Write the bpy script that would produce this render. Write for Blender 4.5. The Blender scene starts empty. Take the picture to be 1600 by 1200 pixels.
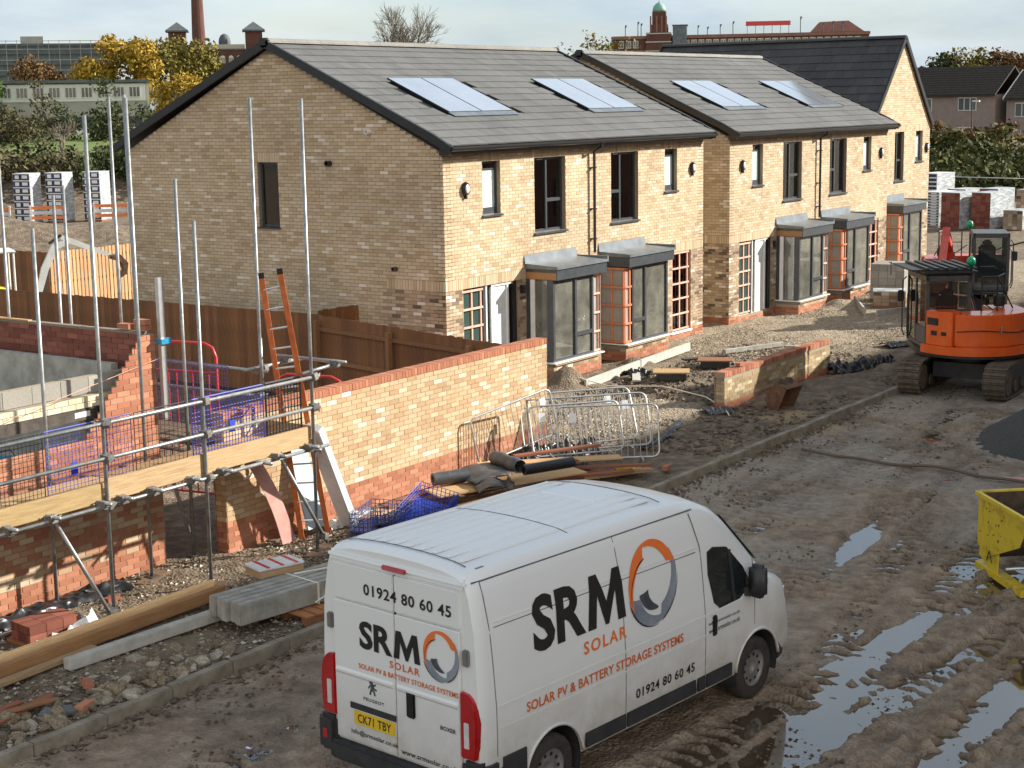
import bpy, bmesh, math, random
import numpy as np
from mathutils import Matrix, Vector, noise as mnoise
random.seed(7); rng = np.random.default_rng(7)
scene = bpy.context.scene
col = scene.collection
R = math.radians

# ------------------------------------------------------------------ camera
CAM = Vector((0, 0, 6.1))
cr, cu, cw = [Vector(v) for v in [[0.5676029, -0.8231397, -0.0163719], [0.1521009, 0.0852976, 0.9846774], [0.8091306, 0.5613959, -0.1736154]]]
cd = bpy.data.cameras.new('camera'); cam = bpy.data.objects.new('camera', cd); col.objects.link(cam)
cam.matrix_world = Matrix(((cr.x, cu.x, -cw.x, CAM.x), (cr.y, cu.y, -cw.y, CAM.y), (cr.z, cu.z, -cw.z, CAM.z), (0, 0, 0, 1)))
cd.sensor_width = 36; cd.lens = 2500 / 1600 * 36; cd.clip_start = .1; cd.clip_end = 4000
scene.camera = cam
def proj(p):
    d = Vector(p) - CAM; z = d.dot(cw)
    return (800 + 2500 * d.dot(cr) / z, 600 - 2500 * d.dot(cu) / z, z)

# ------------------------------------------------------------------ light
SUN_AZ, SUN_EL = 49.0, 26.5          # azimuth from the house-front normal (-Y) towards +X
sdir = Vector((math.sin(R(SUN_AZ)) * math.cos(R(SUN_EL)), -math.cos(R(SUN_AZ)) * math.cos(R(SUN_EL)), math.sin(R(SUN_EL))))
wd = bpy.data.worlds.new('World'); scene.world = wd; wd.use_nodes = True
nt = wd.node_tree; nt.nodes.clear()
def N(t, typ, **kw):
    n = t.nodes.new(typ)
    for k, v in kw.items():
        if k.startswith('i_'): n.inputs[k[2:]].default_value = v
        else: setattr(n, k, v)
    return n
def L(t, a, b): t.links.new(a, b)
wo = N(nt, 'ShaderNodeOutputWorld'); bg = N(nt, 'ShaderNodeBackground'); bg.inputs['Strength'].default_value = 0.085
sky = N(nt, 'ShaderNodeTexSky', sky_type='NISHITA', sun_disc=False, sun_elevation=R(SUN_EL), sun_rotation=math.atan2(-sdir.x, sdir.y), altitude=60, air_density=1.0, dust_density=2.2, ozone_density=1.0)
# broken veil of cloud over the blue, even all round the sky
tc = N(nt, 'ShaderNodeTexCoord'); sp = N(nt, 'ShaderNodeSeparateXYZ'); L(nt, tc.outputs['Generated'], sp.inputs[0])
ad = N(nt, 'ShaderNodeMath', operation='MAXIMUM'); ad.inputs[1].default_value = 0.0; L(nt, sp.outputs['Z'], ad.inputs[0])
ad2 = N(nt, 'ShaderNodeMath', operation='ADD'); ad2.inputs[1].default_value = 0.22; L(nt, ad.outputs[0], ad2.inputs[0])
cb = N(nt, 'ShaderNodeCombineXYZ'); L(nt, ad2.outputs[0], cb.inputs[0]); L(nt, ad2.outputs[0], cb.inputs[1]); cb.inputs[2].default_value = 1
dv = N(nt, 'ShaderNodeVectorMath', operation='DIVIDE'); L(nt, tc.outputs['Generated'], dv.inputs[0]); L(nt, cb.outputs[0], dv.inputs[1])
n1 = N(nt, 'ShaderNodeTexNoise', i_Scale=1.5, i_Detail=7.0, i_Roughness=.55); L(nt, dv.outputs[0], n1.inputs['Vector'])
n2 = N(nt, 'ShaderNodeTexNoise', i_Scale=1.3, i_Detail=7.0, i_Roughness=.55); L(nt, dv.outputs[0], n2.inputs['Vector'])
cr1 = N(nt, 'ShaderNodeValToRGB'); cr1.color_ramp.elements[0].position = .30; cr1.color_ramp.elements[0].color = (.25, .25, .25, 1); cr1.color_ramp.elements[1].position = .66; cr1.color_ramp.elements[1].color = (.97, .97, .97, 1); L(nt, n1.outputs['Fac'], cr1.inputs[0])
cr2 = N(nt, 'ShaderNodeValToRGB'); cr2.color_ramp.elements[0].position = .35; cr2.color_ramp.elements[0].color = (3.6, 4.35, 5.0, 1); cr2.color_ramp.elements[1].position = .65; cr2.color_ramp.elements[1].color = (5.6, 6.1, 6.4, 1); L(nt, n2.outputs['Fac'], cr2.inputs[0])
mx = N(nt, 'ShaderNodeMix', data_type='RGBA'); L(nt, cr1.outputs[0], mx.inputs['Factor']); L(nt, sky.outputs[0], mx.inputs[6]); L(nt, cr2.outputs[0], mx.inputs[7])
L(nt, mx.outputs[2], bg.inputs['Color']); L(nt, bg.outputs[0], wo.inputs[0])
sl = bpy.data.lights.new('sun', 'SUN'); sl.energy = 5.0; sl.angle = R(.8); sl.color = (1, .945, .84)
so = bpy.data.objects.new('sun', sl); col.objects.link(so); so.rotation_euler = (-sdir).to_track_quat('-Z', 'Y').to_euler()
vs = scene.view_settings; vs.view_transform = 'Standard'; vs.look = 'None'; vs.gamma = 1; vs.exposure = 0.90; vs.use_curve_mapping = False
scene.render.engine = 'CYCLES'; scene.cycles.max_bounces = 6; scene.cycles.diffuse_bounces = 3; scene.cycles.glossy_bounces = 3; scene.cycles.transparent_max_bounces = 12; scene.cycles.caustics_reflective = False; scene.cycles.caustics_refractive = False

# ------------------------------------------------------------------ materials
M = {}
def newmat(name):
    m = bpy.data.materials.new(name); m.use_nodes = True; M[name] = m
    t = m.node_tree; b = t.nodes['Principled BSDF']
    return m, t, b
def noise_col(t, b, c1, c2, scale, detail=6, rough=.6, lo=.35, hi=.65, vec=None, stretch=None):
    tcn = N(t, 'ShaderNodeTexCoord'); v = vec or tcn.outputs['Object']
    if stretch:
        mp = N(t, 'ShaderNodeMapping'); mp.inputs['Scale'].default_value = stretch; L(t, v, mp.inputs[0]); v = mp.outputs[0]
    n = N(t, 'ShaderNodeTexNoise', i_Scale=scale, i_Detail=detail, i_Roughness=rough); L(t, v, n.inputs['Vector'])
    r = N(t, 'ShaderNodeValToRGB'); r.color_ramp.elements[0].position = lo; r.color_ramp.elements[1].position = hi
    r.color_ramp.elements[0].color = (*c1, 1); r.color_ramp.elements[1].color = (*c2, 1); L(t, n.outputs['Fac'], r.inputs[0])
    return n, r, v
def mat(name, c1, c2=None, rough=.7, metal=0, scale=8, bump=0, bscale=None, stretch=None, spec=.5, objvar=0, lo=.35, hi=.65, coat=0):
    m, t, b = newmat(name); c2 = c2 or tuple(min(1, x * 1.25) for x in c1)
    n, r, v = noise_col(t, b, c1, c2, scale, stretch=stretch, lo=lo, hi=hi)
    out = r.outputs[0]
    if objvar:
        oi = N(t, 'ShaderNodeObjectInfo'); mr = N(t, 'ShaderNodeMapRange'); mr.inputs[3].default_value = 1 - objvar; mr.inputs[4].default_value = 1 + objvar; L(t, oi.outputs['Random'], mr.inputs[0])
        mu = N(t, 'ShaderNodeVectorMath', operation='SCALE'); L(t, out, mu.inputs[0]); L(t, mr.outputs[0], mu.inputs['Scale']); out = mu.outputs[0]
    L(t, out, b.inputs['Base Color'])
    b.inputs['Roughness'].default_value = rough; b.inputs['Metallic'].default_value = metal; b.inputs['Specular IOR Level'].default_value = spec
    if coat: b.inputs['Coat Weight'].default_value = coat; b.inputs['Coat Roughness'].default_value = .08
    if bump:
        bn = N(t, 'ShaderNodeTexNoise', i_Scale=bscale or scale * 4, i_Detail=5.0); L(t, v, bn.inputs['Vector'])
        bp = N(t, 'ShaderNodeBump', i_Strength=bump, i_Distance=.02); L(t, bn.outputs['Fac'], bp.inputs['Height']); L(t, bp.outputs[0], b.inputs['Normal'])
    return m
def rampmat(name, stops, rough=.85, interp='LINEAR', nscale=14, bump=.3, var=.14, spec=.3, stain=None):
    """colour picked piece by piece from the attribute 'rnd', with fine grain on top"""
    m, t, b = newmat(name)
    at = N(t, 'ShaderNodeAttribute', attribute_name='rnd'); r = N(t, 'ShaderNodeValToRGB'); r.color_ramp.interpolation = interp
    e = r.color_ramp.elements
    while len(e) < len(stops): e.new(.5)
    for k, (p, c) in enumerate(stops): e[k].position = p; e[k].color = (*c, 1)
    L(t, at.outputs['Fac'], r.inputs[0])
    ge = N(t, 'ShaderNodeNewGeometry'); n = N(t, 'ShaderNodeTexNoise', i_Scale=nscale, i_Detail=6.0, i_Roughness=.65); L(t, ge.outputs['Position'], n.inputs['Vector'])
    mr = N(t, 'ShaderNodeMapRange'); mr.inputs[3].default_value = 1 - var; mr.inputs[4].default_value = 1 + var; L(t, n.outputs['Fac'], mr.inputs[0])
    mu = N(t, 'ShaderNodeVectorMath', operation='SCALE'); L(t, r.outputs[0], mu.inputs[0]); L(t, mr.outputs[0], mu.inputs['Scale'])
    n3 = N(t, 'ShaderNodeTexNoise', i_Scale=.55, i_Detail=3.0); L(t, ge.outputs['Position'], n3.inputs['Vector'])
    mr3 = N(t, 'ShaderNodeMapRange'); mr3.inputs[1].default_value = .3; mr3.inputs[2].default_value = .7; mr3.inputs[3].default_value = .86; mr3.inputs[4].default_value = 1.1; L(t, n3.outputs['Fac'], mr3.inputs[0])
    mu3 = N(t, 'ShaderNodeVectorMath', operation='SCALE'); L(t, mu.outputs[0], mu3.inputs[0]); L(t, mr3.outputs[0], mu3.inputs['Scale'])
    L(t, mu3.outputs[0], b.inputs['Base Color']); b.inputs['Roughness'].default_value = rough; b.inputs['Specular IOR Level'].default_value = spec
    bp = N(t, 'ShaderNodeBump', i_Strength=bump, i_Distance=.01); L(t, n.outputs['Fac'], bp.inputs['Height']); L(t, bp.outputs[0], b.inputs['Normal'])
    return m
BUFF = [(0, (.42, .305, .185)), (.15, (.49, .37, .235)), (.6, (.55, .43, .285)), (.92, (.58, .465, .325)), (.965, (.66, .565, .435)), (1, (.73, .65, .53))]
rampmat('brick_buff', BUFF)
rampmat('brick_multi', [(0, (.12, .09, .07)), (.08, (.20, .145, .10)), (.25, (.34, .245, .165)), (.75, (.43, .32, .215)), (.9, (.52, .42, .31)), (1, (.68, .62, .54))], bump=.5)
rampmat('brick_red', [(0, (.31, .115, .065)), (.5, (.40, .16, .09)), (1, (.50, .225, .135))])
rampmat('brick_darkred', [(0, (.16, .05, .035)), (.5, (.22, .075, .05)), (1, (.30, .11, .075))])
rampmat('brick_mixed', [(0, (.38, .15, .085)), (.3, (.42, .20, .12)), (.6, (.46, .30, .19)), (1, (.56, .45, .31))])
rampmat('block_grey', [(0, (.27, .255, .225)), (1, (.36, .34, .30))], bump=.6, nscale=30)
rampmat('brick_cream', [(0, (.58, .50, .34)), (1, (.72, .65, .48))])
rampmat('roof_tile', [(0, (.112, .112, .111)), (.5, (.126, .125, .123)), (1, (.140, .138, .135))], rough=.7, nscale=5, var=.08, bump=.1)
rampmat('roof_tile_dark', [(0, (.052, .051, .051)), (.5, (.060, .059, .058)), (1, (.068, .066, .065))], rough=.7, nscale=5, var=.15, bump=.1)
mat('mortar', (.28, .225, .155), (.35, .285, .205), .95, scale=20, bump=.3)
mat('mortar_dark', (.20, .165, .125), (.26, .22, .17), .95, scale=20)
mat('black_trim', (.012, .012, .013), (.02, .02, .021), .35)
mat('fascia', (.035, .035, .037), (.05, .05, .052), .45)
mat('anthracite', (.045, .052, .060), (.06, .068, .076), .35)
mat('lead', (.13, .15, .17), (.20, .225, .25), .45, .3, scale=3)
mat('white_pvc', (.72, .73, .72), (.8, .8, .79), .35)
mat('plaster', (.66, .63, .57), (.74, .71, .65), .9, scale=2)
mat('obscure_glass', (.60, .72, .68), (.66, .78, .74), .15)
mat('pv', (.62, .66, .72), (.70, .74, .80), .10, .72, scale=1.2, spec=1.0)
mat('batten', (.62, .35, .26), (.72, .45, .35), .7, scale=12, objvar=.12)
mat('batten_orange', (.55, .17, .07), (.64, .23, .10), .7, scale=12, objvar=.12)
mat('cladding', (.28, .26, .23), (.36, .34, .31), .85, scale=3)
mat('dark_panel', (.02, .05, .045), (.03, .07, .06), .4)
mat('lamp_glass', (.75, .77, .78), (.85, .86, .86), .2)
m, t, b = newmat('glass')
t.nodes.remove(b); o = t.nodes['Material Output']
gl = N(t, 'ShaderNodeBsdfGlossy', i_Roughness=.02); tr = N(t, 'ShaderNodeBsdfTransparent'); tr.inputs[0].default_value = (.86, .89, .88, 1); fr = N(t, 'ShaderNodeFresnel', i_IOR=1.55)
mr = N(t, 'ShaderNodeMapRange'); mr.inputs[3].default_value = .09; mr.inputs[4].default_value = 1.0; L(t, fr.outputs[0], mr.inputs[0])
ms = N(t, 'ShaderNodeMixShader'); L(t, mr.outputs[0], ms.inputs[0]); L(t, tr.outputs[0], ms.inputs[1]); L(t, gl.outputs[0], ms.inputs[2]); L(t, ms.outputs[0], o.inputs[0])
m, t, b = newmat('glass_painted_sheen')  # bay panes: mottled pale colour mixed in for reflections and room light
t.nodes.remove(b); o = t.nodes['Material Output']
gl = N(t, 'ShaderNodeBsdfGlossy', i_Roughness=.03); tr = N(t, 'ShaderNodeBsdfTransparent'); tr.inputs[0].default_value = (.8, .83, .8, 1); fr = N(t, 'ShaderNodeFresnel', i_IOR=1.6); df = N(t, 'ShaderNodeBsdfDiffuse'); nz = N(t, 'ShaderNodeTexNoise', i_Scale=2.2, i_Detail=3.0); gc = N(t, 'ShaderNodeTexCoord'); L(t, gc.outputs['Object'], nz.inputs['Vector'])
cr_f = N(t, 'ShaderNodeValToRGB'); cr_f.color_ramp.elements[0].position = .3; cr_f.color_ramp.elements[0].color = (.14, .14, .12, 1); cr_f.color_ramp.elements[1].position = .7; cr_f.color_ramp.elements[1].color = (.38, .37, .31, 1); L(t, nz.outputs['Fac'], cr_f.inputs[0]); L(t, cr_f.outputs[0], df.inputs[0])
m1 = N(t, 'ShaderNodeMixShader'); m1.inputs[0].default_value = .55; L(t, tr.outputs[0], m1.inputs[1]); L(t, df.outputs[0], m1.inputs[2]); mr = N(t, 'ShaderNodeMapRange'); mr.inputs[3].default_value = .06; mr.inputs[4].default_value = 1.0; L(t, fr.outputs[0], mr.inputs[0]); ms = N(t, 'ShaderNodeMixShader'); L(t, mr.outputs[0], ms.inputs[0]); L(t, m1.outputs[0], ms.inputs[1]); L(t, gl.outputs[0], ms.inputs[2]); L(t, ms.outputs[0], o.inputs[0])
mat('tube', (.22, .225, .225), (.36, .365, .36), .45, .6, scale=9, bump=.1)
mat('coupler', (.16, .15, .14), (.26, .24, .22), .6, .5, scale=30)
mat('galv', (.42, .43, .43), (.55, .56, .55), .4, .7, scale=9)
def wood(name, c1, c2, rough=.7, objvar=.12, st=(1, 14, 14), scale=3.5, bump=.25):
    return mat(name, c1, c2, rough, scale=scale, bump=bump, stretch=st, objvar=objvar, lo=.3, hi=.7)
wood('board_yellow', (.33, .205, .10), (.50, .35, .19))
wood('wood_tan', (.42, .25, .11), (.58, .38, .19))
wood('timber_orange', (.28, .135, .052), (.43, .23, .10))
wood('wood_brown', (.17, .070, .030), (.30, .14, .065))
wood('wood_red', (.20, .065, .032), (.32, .12, .06))
wood('fence_brown', (.14, .058, .020), (.27, .118, .044), st=(14, 14, 1), objvar=.22)
wood('fence_rail', (.20, .09, .035), (.31, .15, .06), st=(14, 1, 14))
wood('fence_fresh', (.42, .205, .085), (.62, .36, .17), st=(14, 14, 1), objvar=.15)
wood('pallet', (.33, .125, .045), (.46, .20, .08))
wood('sole_plank', (.12, .075, .045), (.21, .14, .085))
mat('concrete', (.27, .26, .225), (.42, .405, .36), .9, scale=5, bump=.4, bscale=30)
mat('concrete_light', (.40, .385, .34), (.52, .50, .45), .9, scale=6, bump=.3, bscale=40)
mat('kerb', (.17, .14, .10), (.33, .29, .225), .85, scale=3, bump=.4, bscale=40)
mat('stone', (.13, .095, .058), (.31, .245, .165), .9, scale=4, bump=.6, bscale=25, objvar=.35)
mat('stone_pale', (.30, .25, .18), (.46, .41, .32), .9, scale=4, bump=.6, bscale=25, objvar=.2)
mat('slate', (.085, .09, .095), (.13, .135, .14), .7, scale=4)
mat('black_plastic', (.012, .013, .015), (.022, .023, .026), .32, scale=5, bump=.2)
mat('membrane', (.045, .050, .056), (.085, .09, .10), .5, scale=4, bump=.2)
mat('white_wrap', (.60, .60, .58), (.78, .78, .76), .35, scale=6, bump=.5)
mat('white_panel', (.66, .68, .68), (.78, .79, .79), .4)
mat('pale_blue', (.38, .52, .62), (.46, .60, .70), .6)
mat('pink_board', (.50, .26, .225), (.60, .335, .29), .7, scale=5)
mat('blue_plastic', (.02, .045, .36), (.035, .075, .50), .45)
mat('navy_plastic', (.018, .03, .12), (.03, .045, .19), .5)
mat('blue_mesh', (.09, .10, .42), (.14, .15, .52), .5)
mat('purple_mesh', (.13, .08, .27), (.17, .11, .34), .5)
mat('black_mesh', (.025, .025, .03), (.045, .045, .05), .5)
mat('red_plastic', (.50, .025, .03), (.62, .05, .05), .4)
mat('ladder_orange', (.46, .10, .025), (.60, .17, .045), .45)
mat('alu', (.55, .56, .57), (.68, .69, .69), .35, .7)
mat('tub_blue', (.015, .22, .40), (.03, .30, .48), .4)
mat('strap', (.75, .70, .58), (.82, .78, .66), .6)
mat('rusty', (.09, .045, .025), (.19, .095, .05), .85, scale=7, bump=.4)
mat('steel_dark', (.06, .05, .045), (.12, .10, .085), .55, .4, scale=8)

# ------------------------------------------------------------------ builders
class MB:
    """collects faces; build() links them as one mesh object"""
    def __init__(s): s.v = []; s.f = []; s.r = []; s.cur = 0.0; s.X = None
    def pts(s, P):
        n = len(s.v)
        if s.X is not None: P = [tuple(s.X @ Vector(p)) for p in P]
        s.v.extend([tuple(p) for p in P]); return n
    def face(s, idx): s.f.append(idx); s.r.append(s.cur)
    def quad(s, a, b, c, d): n = s.pts((a, b, c, d)); s.face((n, n + 1, n + 2, n + 3))
    def poly(s, P): n = s.pts(P); s.face(tuple(range(n, n + len(P))))
    def hexa(s, P):
        n = s.pts(P)
        for q in ((0, 3, 2, 1), (4, 5, 6, 7), (0, 1, 5, 4), (1, 2, 6, 5), (2, 3, 7, 6), (3, 0, 4, 7)): s.face(tuple(n + i for i in q))
    def box(s, x0, y0, z0, x1, y1, z1): s.hexa(((x0, y0, z0), (x1, y0, z0), (x1, y1, z0), (x0, y1, z0), (x0, y0, z1), (x1, y0, z1), (x1, y1, z1), (x0, y1, z1)))
    def cbox(s, c, d, rot=(0, 0, 0)):
        m = Matrix.Translation(c) @ Matrix.Rotation(rot[2], 4, 'Z') @ Matrix.Rotation(rot[1], 4, 'Y') @ Matrix.Rotation(rot[0], 4, 'X')
        x, y, z = d[0] / 2, d[1] / 2, d[2] / 2
        s.hexa([tuple(m @ Vector(p)) for p in ((-x, -y, -z), (x, -y, -z), (x, y, -z), (-x, y, -z), (-x, -y, z), (x, -y, z), (x, y, z), (-x, y, z))])
    def beam(s, a, b, w, h, up=(0, 0, 1)):
        a, b = Vector(a), Vector(b); d = (b - a).normalized(); sd = d.cross(Vector(up))
        if sd.length < 1e-4: sd = d.cross(Vector((1, 0, 0)))
        sd.normalize(); u = sd.cross(d); sd *= w / 2; u *= h / 2
        s.hexa([tuple(p) for p in (a - sd - u, a + sd - u, b + sd - u, b - sd - u, a - sd + u, a + sd + u, b + sd + u, b - sd + u)])
    def tube(s, path, r, n=8, caps=True, closed=False):
        P = [Vector(p) for p in path]; rr = r if isinstance(r, (list, tuple)) else [r] * len(P)
        rings = []; ref = None
        for i, p in enumerate(P):
            if closed: d = P[(i + 1) % len(P)] - P[i - 1]
            else: d = P[min(i + 1, len(P) - 1)] - P[max(i - 1, 0)]
            d.normalize()
            if ref is None: ref = d.cross(Vector((0, 0, 1)) if abs(d.z) < .9 else Vector((1, 0, 0))).normalized()
            ref = (ref - d * ref.dot(d)).normalized(); b = d.cross(ref)
            rings.append(s.pts([tuple(p + (ref * math.cos(2 * math.pi * k / n) + b * math.sin(2 * math.pi * k / n)) * rr[i]) for k in range(n)]))
        m = len(rings)
        for i in range(m if closed else m - 1):
            a, c = rings[i], rings[(i + 1) % m]
            for k in range(n): s.face((a + k, a + (k + 1) % n, c + (k + 1) % n, c + k))
        if caps and not closed:
            s.face(tuple(rings[0] + k for k in reversed(range(n)))); s.face(tuple(rings[-1] + k for k in range(n)))
    def lathe(s, prof, c=(0, 0, 0), n=20, axis='Z', cap=True):
        rings = []
        for r_, h in prof:
            P = []
            for k in range(n):
                a = 2 * math.pi * k / n; x, y = r_ * math.cos(a), r_ * math.sin(a)
                P.append({'Z': (c[0] + x, c[1] + y, c[2] + h), 'Y': (c[0] + y, c[1] + h, c[2] + x), 'X': (c[0] + h, c[1] + x, c[2] + y)}[axis])
            rings.append(s.pts(P))
        for a, b in zip(rings, rings[1:]):
            for k in range(n): s.face((a + k, a + (k + 1) % n, b + (k + 1) % n, b + k))
        if cap: s.face(tuple(rings[0] + k for k in reversed(range(n)))); s.face(tuple(rings[-1] + k for k in range(n)))
    def prism(s, poly, fn, d0, d1):
        """poly: 2-D outline; fn(a,b,d) -> 3-D; extruded from d0 to d1"""
        n = len(poly); a = s.pts([fn(p[0], p[1], d0) for p in poly]); b = s.pts([fn(p[0], p[1], d1) for p in poly])
        s.face(tuple(reversed(range(a, a + n)))); s.face(tuple(range(b, b + n)))
        for k in range(n): s.face((a + k, a + (k + 1) % n, b + (k + 1) % n, b + k))
    def mesh(s, name, smooth=False, rnd=False):
        me = bpy.data.meshes.new(name); me.from_pydata(s.v, [], s.f)
        if rnd:
            a = me.attributes.new('rnd', 'FLOAT', 'FACE'); a.data.foreach_set('value', np.array(s.r, 'f'))
        if smooth: me.polygons.foreach_set('use_smooth', [True] * len(me.polygons))
        me.update(); return me
    def build(s, name, material, parent=None, smooth=False, rnd=False, fix=False, bevel=0, kind=None):
        me = s.mesh(name, smooth, rnd)
        if fix or bevel:
            bm = bmesh.new(); bm.from_mesh(me); bmesh.ops.recalc_face_normals(bm, faces=bm.faces)
            if bevel: bmesh.ops.bevel(bm, geom=[e for e in bm.edges if len(e.link_faces) == 2 and e.calc_face_angle(0) > .5], offset=bevel, segments=2, affect='EDGES', clamp_overlap=True)
            bm.to_mesh(me); bm.free()
            if smooth: me.polygons.foreach_set('use_smooth', [True] * len(me.polygons))
        return link(name, me, material, parent, kind)
def link(name, me, material, parent=None, kind=None):
    if material and not me.materials: me.materials.append(M[material] if isinstance(material, str) else material)
    o = bpy.data.objects.new(name, me); col.objects.link(o)
    if parent: o.parent = parent
    if kind: o['kind'] = kind
    return o
def tag(o, label, cat, group=None):
    o['label'] = label; o['category'] = cat
    if group: o['group'] = group
    return o
def thing(name, label, cat, loc=(0, 0, 0), rz=0, group=None):
    o = bpy.data.objects.new(name, None); col.objects.link(o); o.location = loc; o.rotation_euler = (0, 0, rz); o.empty_display_size = .2
    return tag(o, label, cat, group)
def copy_tree(o, parent=None):
    c = o.copy(); col.objects.link(c); c.parent = parent
    for ch in o.children: copy_tree(ch, c)
    return c
def fbm(x, y, s=1.0, o=5, seed=0, gain=.5):
    """smooth value noise on arrays"""
    out = np.zeros_like(x); amp = 1.0; tot = 0
    for k in range(o):
        g = np.random.default_rng(seed * 31 + k).random((256, 256)).astype('f')
        X = x * s * 2 ** k + 17.3 * k; Y = y * s * 2 ** k + 9.1 * k
        xi = np.floor(X).astype(int); yi = np.floor(Y).astype(int); fx = X - xi; fy = Y - yi
        fx = fx * fx * (3 - 2 * fx); fy = fy * fy * (3 - 2 * fy); a = xi & 255; b_ = yi & 255; a1 = (xi + 1) & 255; b1 = (yi + 1) & 255
        out += amp * ((g[a, b_] * (1 - fx) + g[a1, b_] * fx) * (1 - fy) + (g[a, b1] * (1 - fx) + g[a1, b1] * fx) * fy); tot += amp; amp *= gain
    return out / tot
def sstep(a, b, x): t = np.clip((x - a) / (b - a), 0, 1); return t * t * (3 - 2 * t)
def gridobj(name, xs, ys, Z, material, attrs, kind='structure'):
    X, Y = np.meshgrid(xs, ys, indexing='ij'); nx, ny = X.shape
    co = np.stack([X, Y, Z], -1).reshape(-1, 3).astype('f'); i = np.arange((nx - 1) * (ny - 1)); a = (i // (ny - 1)) * ny + i % (ny - 1)
    F = np.stack([a, a + ny, a + ny + 1, a + 1], -1).astype('i')
    me = bpy.data.meshes.new(name); me.vertices.add(len(co)); me.vertices.foreach_set('co', co.ravel()); me.loops.add(F.size); me.loops.foreach_set('vertex_index', F.ravel())
    me.polygons.add(len(F)); me.polygons.foreach_set('loop_start', np.arange(0, F.size, 4, dtype='i')); me.polygons.foreach_set('use_smooth', np.ones(len(F), bool))
    for k, A in attrs.items(): at = me.attributes.new(k, 'FLOAT', 'POINT'); at.data.foreach_set('value', A.reshape(-1).astype('f'))
    me.update(calc_edges=True); o = link(name, me, material, None, kind); return o

# ------------------------------------------------------------------ ground
def earth(name, wetbase, stops, lump=.5):
    m, t, b = newmat(name); ge = N(t, 'ShaderNodeNewGeometry'); P = ge.outputs['Position']
    def noi(s, d=8.0, r=.62): n = N(t, 'ShaderNodeTexNoise', i_Scale=s, i_Detail=d, i_Roughness=r); L(t, P, n.inputs['Vector']); return n.outputs['Fac']
    def attr(n): return N(t, 'ShaderNodeAttribute', attribute_name=n).outputs['Fac']
    def ramp(f, st):
        r = N(t, 'ShaderNodeValToRGB'); e = r.color_ramp.elements
        while len(e) < len(st): e.new(.5)
        for k, (p, c) in enumerate(st): e[k].position = p; e[k].color = (*c, 1)
        L(t, f, r.inputs[0]); return r.outputs[0]
    def mixc(f, a, c): m_ = N(t, 'ShaderNodeMix', data_type='RGBA'); L(t, f, m_.inputs[0]); L(t, a, m_.inputs[6]); L(t, c, m_.inputs[7]); return m_.outputs[2]
    soil = ramp(noi(3.5), stops)
    vo = N(t, 'ShaderNodeTexVoronoi', i_Scale=22.0); L(t, P, vo.inputs['Vector'])
    gv = ramp(vo.outputs['Color'], [(.15, (.12, .09, .06)), (.45, (.27, .215, .15)), (.75, (.38, .315, .235)), (.95, (.55, .49, .40))])
    gn = ramp(noi(9), [(.3, (.17, .125, .08)), (.7, (.36, .29, .20))])
    gvm = N(t, 'ShaderNodeMix', data_type='RGBA'); gvm.inputs[0].default_value = .6; L(t, gn, gvm.inputs[6]); L(t, gv, gvm.inputs[7])
    c = mixc(attr('gravel'), soil, gvm.outputs[2])
    gr = ramp(noi(1.4), [(.3, (.07, .10, .022)), (.7, (.17, .215, .05))]); c = mixc(attr('grass'), c, gr)
    sd = ramp(noi(5), [(.3, (.34, .23, .11)), (.7, (.48, .34, .18))]); c = mixc(attr('sand'), c, sd)
    st_ = ramp(noi(7), [(.3, (.25, .20, .15)), (.7, (.40, .335, .265))]); c = mixc(attr('silt'), c, st_)
    dk = N(t, 'ShaderNodeMapRange'); dk.inputs[3].default_value = 1.08; dk.inputs[4].default_value = .5; L(t, attr('wet'), dk.inputs[0]); dm = N(t, 'ShaderNodeVectorMath', operation='SCALE'); L(t, c, dm.inputs[0]); L(t, dk.outputs[0], dm.inputs['Scale']); c = dm.outputs[0]
    L(t, c, b.inputs['Base Color'])
    wet = N(t, 'ShaderNodeMath', operation='ADD'); L(t, attr('wet'), wet.inputs[0]); wn = N(t, 'ShaderNodeMapRange'); wn.inputs[1].default_value = .4; wn.inputs[2].default_value = .62; wn.inputs[3].default_value = -.35; wn.inputs[4].default_value = .3; L(t, noi(4.5, 6.0), wn.inputs[0]); L(t, wn.outputs[0], wet.inputs[1])
    rr = N(t, 'ShaderNodeMapRange'); rr.inputs[3].default_value = .92; rr.inputs[4].default_value = wetbase; L(t, wet.outputs[0], rr.inputs[0]); L(t, rr.outputs[0], b.inputs['Roughness'])
    b.inputs['Specular IOR Level'].default_value = .45
    h = N(t, 'ShaderNodeMath', operation='MULTIPLY_ADD'); L(t, noi(26), h.inputs[0]); h.inputs[1].default_value = .7; L(t, vo.outputs['Distance'], h.inputs[2])
    bp = N(t, 'ShaderNodeBump', i_Strength=lump, i_Distance=.03); L(t, h.outputs[0], bp.inputs['Height'])
    L(t, bp.outputs[0], b.inputs['Normal']); return m
earth('mud', .24, [(.28, (.12, .082, .052)), (.5, (.235, .172, .116)), (.72, (.36, .28, .20))], 1.0)
earth('soil', .45, [(.28, (.07, .050, .032)), (.5, (.155, .115, .076)), (.72, (.27, .21, .15))], .9)
mat('far_ground', (.09, .07, .04), (.13, .11, .06), .95, scale=.3)
mat('field', (.075, .12, .025), (.13, .19, .045), .95, scale=.6, bump=.4)
b = MB(); b.quad((-900, -900, -.32), (1800, -900, -.32), (1800, 1800, -.32), (-900, 1800, -.32)); b.build('ground', 'far_ground', kind='structure')

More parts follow.
